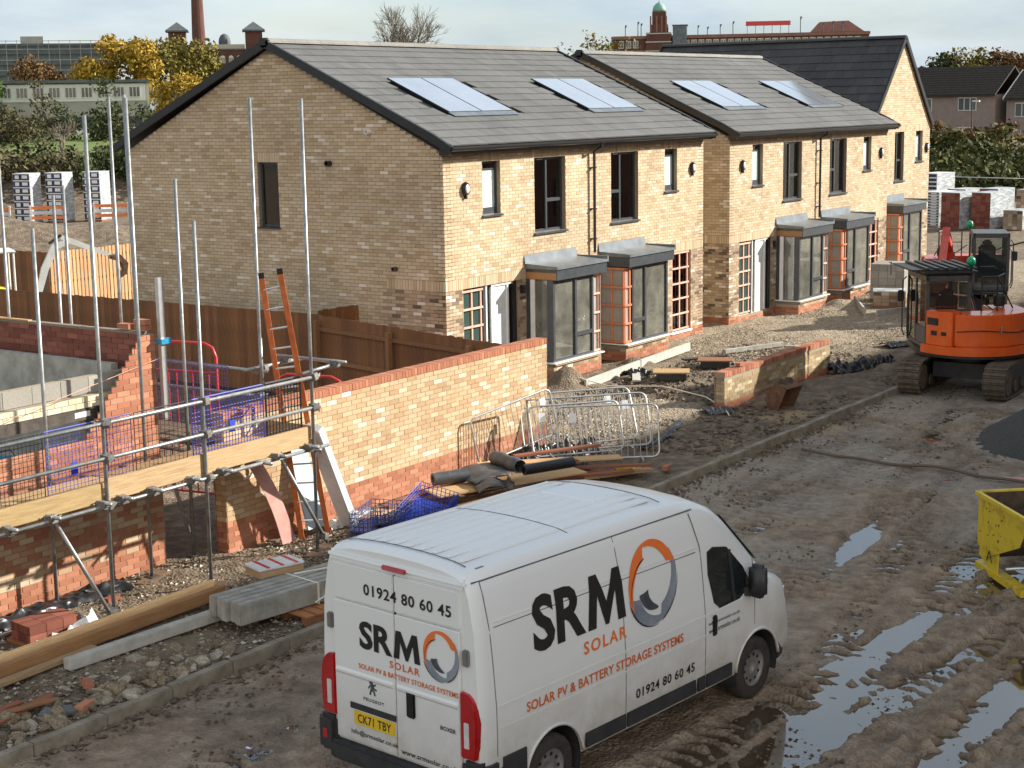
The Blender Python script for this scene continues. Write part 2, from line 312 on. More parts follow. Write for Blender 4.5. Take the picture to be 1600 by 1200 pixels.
KY = 12.27                     # kerb face
def seg_d(X, Y, a, c):
    a = np.array(a); c = np.array(c); d = c - a; tt = np.clip(((X - a[0]) * d[0] + (Y - a[1]) * d[1]) / (d @ d), 0, 1); return np.hypot(X - a[0] - tt * d[0], Y - a[1] - tt * d[1]), tt * np.hypot(*d)
def road(xs, ys, name):
    X, Y = np.meshgrid(xs, ys, indexing='ij')
    Z = -.125 + .085 * (fbm(X, Y, .55, 4, 1) - .5) + .05 * (fbm(X, Y, 2.3, 4, 2) - .5)
    churn = sstep(.2, 1.4, .9 - np.abs(Y - (7.2 - .13 * (X - 12))) * .2 + .9 * (fbm(X, Y, .4, 3, 5) - .5)) * (1 - sstep(24, 32, X) * .6)   # churned lane
    # right of the van the ground is deeply rutted
    deep = sstep(7.6, 6.2, Y + .12 * (X - 14)) * sstep(26, 20, X)
    Z += (.035 + .11 * deep) * (np.abs(fbm(X, Y, 3.1, 5, 3, .6) - .5) * 2 - .25) * (.4 + .6 * churn)
    Z += (.026 + .05 * deep) * (fbm(X, Y, 7, 3, 4) - .5) + (.022 + .055 * deep) * (np.abs(fbm(X * .6, Y * 1.5, 5, 4, 14) - .5) * 2 - .3)
    # wheel ruts with tread bars
    for (a, c, w, dep) in (((9.5, 7.35), (26, 5.6), .22, .055), ((9.5, 5.5), (26, 3.9), .22, .06), ((9.5, 6.6), (24, 4.75), .17, .06), ((10, 4.1), (26, 3.1), .17, .06), ((10, 4.6), (24, 5.4), .22, .07), ((14, 9.9), (31, 10.6), .24, .035), ((14, 8.3), (31, 8.9), .24, .035), ((10, 10.6), (32, 11.6), .2, .03), ((16, 6.9), (30, 9.7), .2, .04), ((9.5, 3.6), (24, 2.4), .26, .08), ((10, 6.0), (30, 7.6), .22, .06), ((9.3, 5.0), (22, 4.6), .2, .06), ((17, 11.3), (33, 9.6), .22, .04), ((9, 9.4), (20, 9.9), .2, .04), ((18, 7.9), (33, 11.2), .2, .035)):
        d, s = seg_d(X, Y, a, c); d = d + .12 * (fbm(X, Y, .7, 3, 8) - .5); k = np.exp(-(d / w) ** 4)
        Z += -dep * k + dep * .75 * np.exp(-((d - w * 1.35) / (w * .35)) ** 2) * fbm(X, Y, 2.5, 3, 9)
        Z += .042 * k * np.clip(1.8 * np.sin(s * 26 + 2.2 * (d / w)), -1, 1) * sstep(.3, .55, fbm(X, Y, .8, 2, 6))
    # long pond beside the van and flat wet lane beyond it
    pd, _ = seg_d(X, Y, (10.5, 6.55), (15.3, 6.15)); Z -= .075 * np.exp(-(pd / .42) ** 4)
    pd2, _ = seg_d(X, Y, (15.9, 6.9), (17.2, 6.75)); Z -= .035 * np.exp(-(pd2 / .42) ** 4)
    flat = sstep(.55, .75, fbm(X, Y, .35, 3, 12) + .25 * sstep(17, 22, X) - .5 * deep); Z = Z * (1 - .45 * flat) + (-.122) * .45 * flat
    edge = sstep(KY - .5, KY, Y); Z += edge * (.03 * fbm(X, Y, 1.5, 3, 13) - .005)
    wet = np.clip(.10 + .22 * flat - 9 * (Z + .125) + .8 * (fbm(X, Y, .8, 4, 21) - .5), 0, 1)
    sand = sstep(.56, .7, fbm(X, Y, .5, 3, 17)) * sstep(KY - 1.0, KY - .2, Y) * .8
    return gridobj(name, xs, ys, Z, 'mud', dict(wet=wet, sand=sand, gravel=X * 0, grass=X * 0, silt=np.clip((.85 * flat + .25) * sstep(.36, .62, fbm(X, Y, 1.1, 5, 33)) * (1 - .75 * deep), 0, .9)))
xs = np.concatenate([np.arange(8.2, 22, .03), np.arange(22, 36, .055), np.arange(36, 75, .25)]); ys = np.concatenate([np.arange(1.5, KY + .03, .035), [KY + .06]])
rd = road(xs, ys, 'road')
m, t, b = newmat('water'); b.inputs['Base Color'].default_value = (.075, .052, .030, 1); b.inputs['Roughness'].default_value = .03; b.inputs['IOR'].default_value = 2.4
b.inputs['Specular IOR Level'].default_value = .6
nn = N(t, 'ShaderNodeTexNoise', i_Scale=3.0); bp = N(t, 'ShaderNodeBump', i_Strength=.03, i_Distance=.02); L(t, nn.outputs['Fac'], bp.inputs['Height']); L(t, bp.outputs[0], b.inputs['Normal'])
b = MB(); b.quad((8, 1.5, -.171), (40, 1.5, -.171), (40, KY, -.171), (8, KY, -.171)); b.build('puddle_water', 'water', kind='structure')
# verge, gardens and house plots
def verge():
    xs = np.concatenate([np.arange(8, 26, .04), np.arange(26, 62, .08)]); ys = np.arange(KY + .13, 21.2, .05); X, Y = np.meshgrid(xs, ys, indexing='ij')
    Z = -.01 + .09 * (fbm(X, Y, .6, 4, 41) - .5) + .06 * (fbm(X, Y, 2.5, 4, 42) - .5) + .035 * (np.abs(fbm(X, Y, 5, 4, 43) - .5) * 2 - .3)
    near = sstep(KY + .5, KY + .15, Y); Z = Z * (1 - near) + near * (-.01)
    w = .5 * (fbm(X, Y, .5, 3, 44) - .5) * 2
    def reg(x0, y0, x1, y1, f=.5): return sstep(x0 - f, x0 + f, X + w) * sstep(x1 + f, x1 - f, X + w) * sstep(y0 - f, y0 + f, Y + w) * sstep(y1 + f, y1 - f, Y + w)
    g = np.maximum(reg(23.6, 14.6, 28.2, 16.9), np.maximum(reg(33.5, 14.9, 43, 21, .8), reg(36.2, 15.5, 60, 21, .6))); g = np.maximum(g, reg(30, 15.8, 36, 18, .5) * .35)
    g = np.maximum(g, reg(24.5, 16.6, 28.4, 18.0, .4) * .8); g = np.maximum(g, reg(8, 12.4, 16.5, 14.6, .3) * .22)
    Z += .10 * reg(24, 14.8, 28, 16.6, .8) * fbm(X, Y, .7, 3, 45) + .12 * reg(37.5, 16, 46, 18.6, 1.2) * fbm(X, Y, .8, 3, 46)
    # trench by the bays and heaps of spoil
    d, _ = seg_d(X, Y, (26.4, 17.9), (29.3, 17.2)); Z -= .35 * np.exp(-(d / .42) ** 4) * (.5 + fbm(X, Y, 1.5, 2, 47))
    for hx, hy, hh, hr in ((28.7, 18.5, .42, .45), (31.9, 18.6, .2, .4), (27.6, 15.2, .12, .5), (44.0, 18.7, .22, .5), (47.0, 18.6, .3, .6), (29.8, 14.0, .15, .6), (34.6, 13.2, .22, .8), (31.6, 13.6, .12, .7)):
        Z += hh * np.exp(-((X - hx) ** 2 + (Y - hy) ** 2) / hr ** 2) * (.55 + .9 * fbm(X, Y, 3, 3, 48))
    Z += .06 * reg(24, 12.6, 36, 14.2, .4) * (np.abs(fbm(X, Y, 2.2, 4, 49) - .5) * 2)
    gs = sstep(.62, .7, fbm(X, Y, .9, 3, 50)) * reg(8, 12.5, 12.5, 13.4, .2) * .7
    sa = sstep(.6, .7, fbm(X, Y, .6, 3, 51)) * reg(8, 12.4, 40, 13.3, .2) * .6
    wet = np.clip(.1 + .5 * (fbm(X, Y, .4, 3, 52) - .5), 0, .6) * (1 - g)
    gridobj('verge', xs, ys, Z, 'soil', dict(wet=wet, sand=sa, gravel=g, grass=gs))
verge()
# back land behind the plots: rough soil running up to a grass field
b = MB(); b.quad((-60, 20.8, -.1), (140, 20.8, -.1), (140, 150, -.1), (-60, 150, -.1)); b.build('building_plot', 'soil', kind='structure')
b = MB(); b.quad((-250, 150, -.2), (500, 150, -.2), (500, 420, -.2), (-250, 420, -.2)); b.build('field', 'field', kind='structure')
b = MB(); b.quad((60, -60, -.16), (300, -60, -.16), (300, 20.8, -.16), (60, 20.8, -.16)); b.build('site_yard', 'soil', kind='structure')
# kerb: stones laid end to end
kr = bpy.data.objects.new('kerb', None); col.objects.link(kr); kr['kind'] = 'structure'
kv = []
for k in range(6):
    b = MB(); b.box(.004, 0, -.2, .908, .125, 0); kv.append(b.build('kerb_stone', 'kerb', kr, bevel=.012)); 
kme = [o.data for o in kv]
for o in kv: bpy.data.objects.remove(o)
for i in range(58):
    o = link('kerb_stone', kme[i % 6], None, kr); o.location = (7.6 + .914 * i, KY + .006 * math.sin(i * 2.3), .022 + .008 * math.sin(i * 1.7)); o.rotation_euler = (.01 * math.sin(i * 3.1), 0, .006 * math.sin(i * 5.3))

# ------------------------------------------------------------------ masonry
BRL, BRH, CU, CV = .215, .065, .225, .075
def sub_iv(iv, a, c):
    out = []
    for p, q in iv:
        if c <= p or a >= q: out.append((p, q)); continue
        if a > p: out.append((p, a))
        if c < q: out.append((c, q))
    return out
def lay_out(lim, v0, v1, holes=(), soldiers=(), pal=lambda u, v: 'brick_buff', cu=CU, cv=CV, j=.01):
    """stretcher bond between heights v0 and v1; lim(va, vb) gives the run of the course; returns pieces (u0, v0, u1, v1, palette)"""
    out = []; k0 = round(v0 / cv); k1 = int(math.floor(v1 / cv + 1e-6))
    for k in range(k0, k1):
        a, c = k * cv + j / 2, (k + 1) * cv - j / 2; l = lim(a, c)
        if l is None: continue
        iv = [l]
        for h in list(holes) + list(soldiers):
            if h[1] < c - .003 and h[3] > a + .003: iv = sub_iv(iv, h[0], h[2])
        for p, q in iv:
            i = math.floor((p - (k % 2) * cu / 2) / cu)
            while True:
                s = (k % 2) * cu / 2 + i * cu; i += 1
                if s >= q: break
                u0, u1 = max(s + j / 2, p), min(s + cu - j / 2, q)
                if u1 - u0 > .025: out.append((u0, a, u1, c, pal((u0 + u1) / 2, (a + c) / 2)))
    for h in soldiers:
        n = max(1, round((h[2] - h[0]) / cv)); w = (h[2] - h[0]) / n
        for i in range(n): out.append((h[0] + i * w + j / 2, h[1] + j / 2, h[0] + (i + 1) * w - j / 2, h[3] - j / 2, pal((h[0] + i * w), (h[1] + h[3]) / 2) if len(h) < 5 else h[4]))
    return out
_pool = {}
def lay(wall, pieces, n_ind=0, proud=.007, full=(BRL, BRH), name='brick', pool=36):
    """pieces to objects: the n_ind largest in view as single objects, the rest as one mesh per palette"""
    mw = wall_matrix(wall); n_done = 0; single = set()
    if n_ind:
        sc = []
        for i, (u0, a, u1, c, p) in enumerate(pieces):
            if u1 - u0 < full[0] * .93 or c - a < full[1] * .93: continue
            w0 = mw @ Vector((u0, 0, a)); w1 = mw @ Vector((u1, 0, c)); s0 = proj(w0); s1 = proj(w1)
            if s0[2] < 1 or not (-5 < s0[0] < 1605 and -5 < s0[1] < 1205): continue
            sc.append((-abs((s1[0] - s0[0]) * (s1[1] - s0[1])), i))
        sc.sort(); single = set(i for _, i in sc[:n_ind])
    mb = {}
    for i, (u0, a, u1, c, p) in enumerate(pieces):
        pr = proud * random.uniform(.6, 1.25)
        if i in single:
            key = (p, random.randrange(pool), round(u1 - u0, 3), round(c - a, 3))
            if key not in _pool:
                b = MB(); b.cur = (key[1] + random.random()) / pool; w, h = u1 - u0, c - a; e = .004
                b.hexa(((0, -proud, 0), (w, -proud, 0), (w, .006, 0), (0, .006, 0), (0, -proud, h), (w, -proud, h), (w, .006, h), (0, .006, h)))
                me = b.mesh(name, rnd=True); me.materials.append(M[p]); _pool[key] = me
            o = bpy.data.objects.new(name, _pool[key]); col.objects.link(o); o.parent = wall; o.location = (u0, random.uniform(-.002, .002), a)
        else:
            b = mb.setdefault(p, MB()); b.cur = random.random(); n = b.pts(((u0, -pr, a), (u1, -pr, a), (u1, -pr, c), (u0, -pr, c), (u0, .006, a), (u1, .006, a), (u1, .006, c), (u0, .006, c)))
            for q in ((0, 1, 2, 3), (0, 4, 5, 1), (1, 5, 6, 2), (2, 6, 7, 3), (3, 7, 4, 0)): b.face(tuple(n + x for x in q))
    for p, b in mb.items(): b.build(name + 'work' if name == 'brick' else name, p, wall, rnd=True, kind='stuff')
def wall_matrix(o):
    m = Matrix.Translation(o.location) @ o.rotation_euler.to_matrix().to_4x4(); p = o.parent
    while p: m = Matrix.Translation(p.location) @ p.rotation_euler.to_matrix().to_4x4() @ m; p = p.parent
    return m
def backing(parent, name, loc, rz, W, H, holes, material='mortar', depth=.1, gable=None, thick=.28, top=True):
    """solid wall, face on local y = 0, with real openings and reveals"""
    b = MB(); us = sorted(set([0, W] + [x for h in holes for x in (max(0, h[0]), min(W, h[2]))])); vs_ = sorted(set([0, H] + [x for h in holes for x in (max(0, h[1]), min(H, h[3]))]))
    for ua, uc in zip(us, us[1:]):
        for va, vc in zip(vs_, vs_[1:]):
            cx, cz = (ua + uc) / 2, (va + vc) / 2
            if any(h[0] < cx < h[2] and h[1] < cz < h[3] for h in holes): continue
            b.quad((ua, 0, va), (uc, 0, va), (uc, 0, vc), (ua, 0, vc)); b.quad((uc, thick, va), (ua, thick, va), (ua, thick, vc), (uc, thick, vc))
    for h in holes:
        u0, a, u1, c = max(0, h[0]), max(0, h[1]), min(W, h[2]), min(H, h[3]); d = thick
        b.quad((u0, 0, a), (u0, 0, c), (u0, d, c), (u0, d, a)); b.quad((u1, 0, c), (u1, 0, a), (u1, d, a), (u1, d, c)); b.quad((u0, 0, c), (u1, 0, c), (u1, d, c), (u0, d, c)); b.quad((u0, 0, a), (u0, d, a), (u1, d, a), (u1, 0, a))
    if gable: b.poly([(0, 0, H), (W, 0, H), (gable[0], 0, gable[1])]); b.poly([(W, thick, H), (0, thick, H), (gable[0], thick, gable[1])])
    elif top: b.quad((0, 0, H), (W, 0, H), (W, thick, H), (0, thick, H))
    b.quad((0, 0, 0), (0, 0, H), (0, thick, H), (0, thick, 0)); b.quad((W, 0, 0), (W, thick, 0), (W, thick, H), (W, 0, H))
    o = b.build(name, material, parent); o.location = loc; o.rotation_euler = (0, 0, rz); return o

# ------------------------------------------------------------------ houses
def window(parent, x0, x1, z0, z1, kind, flip=False, y=.09):
    """dark frame set back in the opening, each pane and the sill its own piece"""
    b = MB(); f = .055; d0, d1 = y, y + .07
    b.box(x0, d0, z1 - f, x1, d1, z1); b.box(x0, d0, z0, x1, d1, z0 + f); b.box(x0, d0, z0 + f, x0 + f, d1, z1 - f); b.box(x1 - f, d0, z0 + f, x1, d1, z1 - f)
    panes = []
    if kind == 'small':
        b.box(x0 + f, d0 + .005, z1 - f - .13, x1 - f, d1, z1 - f - .10); b.box(x0 + f, d0 + .005, z0 + f, x1 - f, d1 - .01, z0 + f + .09)
        panes.append((x0 + f, x1 - f, z0 + f + .09, z1 - f - .13, 'obscure_glass')); panes.append((x0 + f, x1 - f, z1 - f - .10, z1 - f, 'glass'))
    else:
        xm = x0 + (x1 - x0) * (.48 if not flip else .44); b.box(xm - .03, d0 - .004, z0 + f, xm + .03, d1, z1 - f); zt = z0 + (z1 - z0) * (.42 if not flip else .44)
        if flip: b.box(x0 + f, d0 - .002, zt - .035, xm - .03, d1, zt + .035); panes += [(x0 + f, xm - .03, z0 + f, zt - .035, 'glass'), (x0 + f, xm - .03, zt + .035, z1 - f, 'glass'), (xm + .03, x1 - f, z0 + f, z1 - f, 'glass')]
        else: b.box(xm + .03, d0 - .002, zt - .035, x1 - f, d1, zt + .035); panes += [(xm + .03, x1 - f, z0 + f, zt - .035, 'glass'), (xm + .03, x1 - f, zt + .035, z1 - f, 'glass'), (x0 + f, xm - .03, z0 + f, z1 - f, 'glass')]
    w = b.build('window', 'anthracite', parent)
    for (a, c, e, g, mt) in panes: q = MB(); q.box(a, d0 + .03, e, c, d0 + .042, g); q.build('pane', mt, w)
    q = MB(); q.hexa(((x0 - .04, -.055, z0 - .045), (x1 + .04, -.055, z0 - .045), (x1 + .04, d0, z0 - .02), (x0 - .04, d0, z0 - .02), (x0 - .04, -.055, z0 - .012), (x1 + .04, -.055, z0 - .012), (x1 + .04, d0, z0 + .012), (x0 - .04, d0, z0 + .012))); q.build('sill', 'anthracite', w)
    if kind != 'small':
        q = MB(); q.box(x0 + .25, d0 - .02, z1 - .05, x0 + .45, d0, z1 - .03); q.build('trickle_vent', 'alu', w)
    return w
def batten_grid(parent, x0, x1, z0, z1, nc, nr, y, mt, back=None, horiz_y=True, axis='x', t=.045):
    root = None
    def place(b_): return b_
    if back:
        b = MB()
        if axis == 'x': b.box(x0, y + .03, z0, x1, y + .05, z1)
        else: b.box(y + .03, x0, z0, y + .05, x1, z1)
        b.build('panel', back, parent)
    for i in range(nc + 1):
        u = x0 + (x1 - x0 - t) * i / nc; b = MB()
        b.box(u, y, z0, u + t, y + .03, z1) if axis == 'x' else b.box(y, u, z0, y + .03, u + t, z1); b.build('batten', mt, parent)
    for i in range(nr + 1):
        v = z0 + (z1 - z0 - t) * i / nr; b = MB()
        b.box(x0 - .02, y - .025, v, x1 + .02, y - .001, v + t) if axis == 'x' else b.box(y - .025, x0 - .02, v, y - .001, x1 + .02, v + t); b.build('batten', mt, parent)
def bulkhead(parent, x, z, y=0):
    b = MB(); b.lathe([(.0, 0), (.11, 0), (.12, -.03), (.10, -.085)], (0, 0, 0), 16, 'Y'); b.lathe([(.03, 0), (.03, -.06)], (0, 0, -.14), 8, 'Y'); o = b.build('wall_light', 'black_trim', parent, fix=True); o.location = (x, y - .008, z); o.scale = (.9, 1, 1.25)
    b = MB(); b.lathe([(.075, -.0855), (.06, -.10), (.0, -.105)], (0, 0, 0), 14, 'Y', cap=False); b.build('lens', 'lamp_glass', o, smooth=True, fix=True)
def bay(parent, x0, x1, side, z_s=.42, z_t=2.24, proj_=.78):
    """projecting bay: brick base, glazed front, flat canopy; side = -1: battened right strip and glazed left return; +1: battened left return"""
    bay_ = MB(); y0 = -proj_ + .06
    bay_.box(x0, y0, 0, x1, -.0, z_s - .05); B = bay_.build('bay_window', 'mortar_dark', parent)
    # brick base: front and both returns
    pal = lambda u, v: 'brick_red' if v < .225 else 'brick_multi'
    f = MB(); f.quad((0, .001, 0), (x1 - x0, .001, 0), (x1 - x0, .001, z_s - .05), (0, .001, z_s - .05)); fw = f.build('bay_base', 'mortar', B); fw.location = (x0, y0 - .002, 0); lay(fw, lay_out(lambda a, c: (0, x1 - x0), 0, z_s - .05, pal=pal), 0)
    f = MB(); f.quad((0, .001, 0), (-y0, .001, 0), (-y0, .001, z_s - .05), (0, .001, z_s - .05)); fw = f.build('bay_base', 'mortar_dark', B); fw.location = (x0 - .002, 0, 0); fw.rotation_euler = (0, 0, -math.pi / 2); lay(fw, lay_out(lambda a, c: (0, -y0), 0, z_s - .05, pal=pal), 0)
    # sill and timber packers
    q = MB(); q.box(x0 - .05, y0 - .09, z_s - .03, x1 + .02, 0, z_s); q.build('sill', 'white_pvc', B); q = MB(); q.box(x0 + .02, y0 - .06, z_s - .075, x1 - .1, y0 - .01, z_s - .035); q.build('sill_packer', 'wood_tan', B)
    fr = MB(); p = .075
    wx0, wx1 = (x0 + .02, x1 - .30) if side < 0 else (x0 + .32, x1 - .02)
    for xx in (wx0, wx1 - p): fr.box(xx, y0, z_s, xx + p, y0 + .09, z_t)
    fr.box(wx0 + p, y0, z_t - .07, wx1 - p, y0 + .09, z_t); fr.box(wx0 + p, y0, z_s, wx1 - p, y0 + .09, z_s + .06)
    xm = wx0 + (wx1 - wx0) * (.55 if side < 0 else .36); fr.box(xm - .04, y0 - .004, z_s + .06, xm + .04, y0 + .085, z_t - .07)
    zt = z_s + .52; ox0, ox1 = (xm + .04, wx1 - p) if side < 0 else (wx0 + p, xm - .04); fr.box(ox0, y0 - .006, zt - .045, ox1, y0 + .08, zt + .045)
    W_ = fr.build('window', 'anthracite', B)
    for (a, c, e, g) in ((wx0 + p, xm - .04, z_s + .06, z_t - .07), (xm + .04, wx1 - p, z_s + .06, z_t - .07)):
        if (a, c) == (ox0, ox1): 
            for (e2, g2) in ((e, zt - .045), (zt + .045, g)): q = MB(); q.box(a, y0 + .04, e2, c, y0 + .05, g2); q.build('pane', 'glass_painted_sheen', B)
        else: q = MB(); q.box(a, y0 + .04, e, c, y0 + .05, g); q.build('pane', 'glass_painted_sheen', B)
    if side < 0:
        batten_grid(B, x1 - .28, x1 - .02, z_s + .02, z_t - .02, 1, 4, y0 + .03, 'batten', 'cladding')
        q = MB(); q.box(x0 + .02, y0 + .09, z_s, x0 + .09, y0 + .16, z_t); q.box(x0 + .02, -.10, z_s, x0 + .09, 0, z_t); q.build('corner_post', 'anthracite', B)
        q = MB(); q.box(x0 + .03, -.22, z_s, x0 + .08, -.105, z_t); q.build('jamb', 'white_pvc', B); q = MB(); q.box(x0 + .05, y0 + .165, z_s + .01, x0 + .06, -.225, z_t - .01); q.build('pane', 'glass_painted_sheen', B)
        q = MB(); q.box(x1 - .02, y0, z_s, x1 - .005, 0, z_t); q.build('cheek', 'cladding', B)
    else:
        batten_grid(B, x0 + .02, x0 + .28, z_s + .02, z_t - .02, 1, 4, y0 + .03, 'batten_orange', 'cladding')
        batten_grid(B, y0 + .04, -.02, z_s + .02, z_t - .02, 2, 4, x0 - .02, 'batten_orange', 'cladding', axis='y')
        q = MB(); q.box(x1 - .02, y0 + .1, z_s, x1 - .005, 0, z_t); q.build('cheek', 'cladding', B)
    # canopy: fascia box, lead roof with lipped edge, flashing against the wall
    c0, c1, cy = x0 + .02, x1 + .12, -proj_ - .04
    q = MB(); q.box(c0, cy, z_t, c1, -.0, z_t + .235); C_ = q.build('canopy', 'anthracite', B); 
    q = MB(); q.hexa(((c0 - .03, cy - .035, z_t + .237), (c1 + .03, cy - .035, z_t + .237), (c1 + .03, 0, z_t + .237), (c0 - .03, 0, z_t + .237), (c0 - .03, cy - .035, z_t + .30), (c1 + .03, cy - .035, z_t + .30), (c1 + .03, 0, z_t + .345), (c0 - .03, 0, z_t + .345))); q.build('canopy_roof', 'lead', C_)
    q = MB(); q.box(c1 - .02, cy - .03, z_t + .30, c1 + .032, 0, z_t + .365); q.build('canopy_upstand', 'lead', C_)
    q = MB(); q.hexa(((c0 - .08, -.05, z_t + .34), (c1 - .05, -.05, z_t + .34), (c1 - .05, -.008, z_t + .34), (c0 - .08, -.008, z_t + .34), (c0 - .08, -.02, z_t + .53), (c1 - .05, -.02, z_t + .53), (c1 - .05, -.008, z_t + .53), (c0 - .08, -.008, z_t + .53))); q.build('flashing', 'lead', C_)
    if side < 0: q = MB(); q.box(c0 - .004, cy + .02, z_t + .01, c0 - .001, -.02, z_t + .16); q.build('exposed_ply', 'timber_orange', C_)
    return B
def tiles_on(parent, x0, x1, ya, za, yb, zb, gauge, width, mt, n_ind, skip=(), name='roof_tile'):
    """tiles from the eave line (ya, za) up to (yb, zb); parent local coordinates, one slope"""
    T = parent; ln = math.hypot(yb - ya, zb - za); dy, dz = (yb - ya) / ln, (zb - za) / ln; ny, nz = -dz * (1 if yb > ya else -1), abs(dy); sgn = 1 if yb > ya else -1; ny = -dz * sgn if sgn > 0 else dz
    n = int(ln / gauge); g = ln / n; cols = round((x1 - x0) / width); w = (x1 - x0) / cols; P = []
    for j in range(n):
        off = (j % 2) * w / 2
        for i in range(cols + (1 if off else 0)):
            a = max(x0, x0 + i * w - off) + .003; c = min(x1, x0 + (i + 1) * w - off) - .003
            if c - a < .05: continue
            s0, s1 = j * g, min(ln, (j + 1) * g + .04); sm = (s0 + .1) 
            if any(a < k[1] - .02 and c > k[0] + .02 and s0 + g * .5 > k[2] and s0 + g * .5 < k[3] for k in skip): continue
            P.append((a, c, s0, s1))
    wm = wall_matrix(T)
    def corners(a, c, s0, s1, lift=0):
        f = lambda x, s, h: (x, ya + dy * s + ny * h, za + dz * s + nz * h)
        return (f(a, s0, 0), f(c, s0, 0), f(c, s1, -.012), f(a, s1, -.012), f(a, s0, .030 + lift), f(c, s0, .030 + lift), f(c, s1, .006), f(a, s1, .006))
    sc = sorted(range(len(P)), key=lambda i: proj(wm @ Vector(corners(*P[i])[0]))[2]); ind = set([i for i in sc if 0 < proj(wm @ Vector(corners(*P[i])[0]))[0] < 1600][:n_ind])
    mb = MB(); pool = {}
    for i, p in enumerate(P):
        if i in ind:
            key = (round(p[1] - p[0], 3), round(p[3] - p[2], 3), random.randrange(6))
            if key not in pool:
                b = MB(); b.cur = random.random(); b.hexa([(x - p[0], y - ya - dy * p[2], z - za - dz * p[2]) for x, y, z in corners(*p)]); me = b.mesh(name, rnd=True); me.materials.append(M[mt]); pool[key] = me
            o = bpy.data.objects.new(name, pool[key]); col.objects.link(o); o.parent = T; o.location = (p[0], ya + dy * p[2], za + dz * p[2] + random.uniform(-.002, .002))
        else: mb.cur = random.random(); mb.hexa(corners(*p, lift=random.uniform(-.003, .003)))
    if mb.f: mb.build(name + 's', mt, T, rnd=True, kind='stuff')
def verge_board(parent, pts, w=.07, h=.17, mt='black_trim'):
    b = MB()
    for a, c in zip(pts, pts[1:]): b.beam(a, c, w, h)
    return b.build('verge_trim', mt, parent)
def ridge_tiles(parent, x0, x1, y, z, mt, axis='x'):
    n = round(abs(x1 - x0) / .42); w = (x1 - x0) / n; me = []
    for k in range(4):
        b = MB(); b.cur = .6 + .1 * k; ring = [(math.cos(a) * .125, math.sin(a) * .095 - .02) for a in np.linspace(math.pi * 1.02, -math.pi * .02, 9)]
        for (p, q) in zip(ring, ring[1:]):
            f = (lambda u, v, s: (s, u, v)) if axis == 'x' else (lambda u, v, s: (u, s, v)); e0, e1 = (0, w * .985)
            A = [f(p[0], p[1], e0), f(p[0] * 1.0, p[1], e1), f(q[0], q[1], e1), f(q[0], q[1], e0)]; b.quad(*(A if axis == 'x' else A[::-1]))
        b.poly([(f(r_[0], r_[1], e1)) for r_ in ring][::-1]); b.poly([(f(r_[0], r_[1], e0)) for r_ in ring]); m_ = b.mesh('ridge_tile', rnd=True); m_.materials.append(M[mt]); me.append(m_)
    for i in range(n):
        o = link('ridge_tile', me[i % 4], None, parent); o.location = (x0 + i * w, y, z) if axis == 'x' else (y, x0 + i * w, z); o.rotation_euler = (0, random.uniform(-.006, .006), 0)
mat('ridge_grey', (.30, .285, .25), (.40, .38, .34), .85, scale=4)
rampmat('ridge_pale', [(0, (.17, .165, .15)), (1, (.24, .23, .21))], nscale=6)

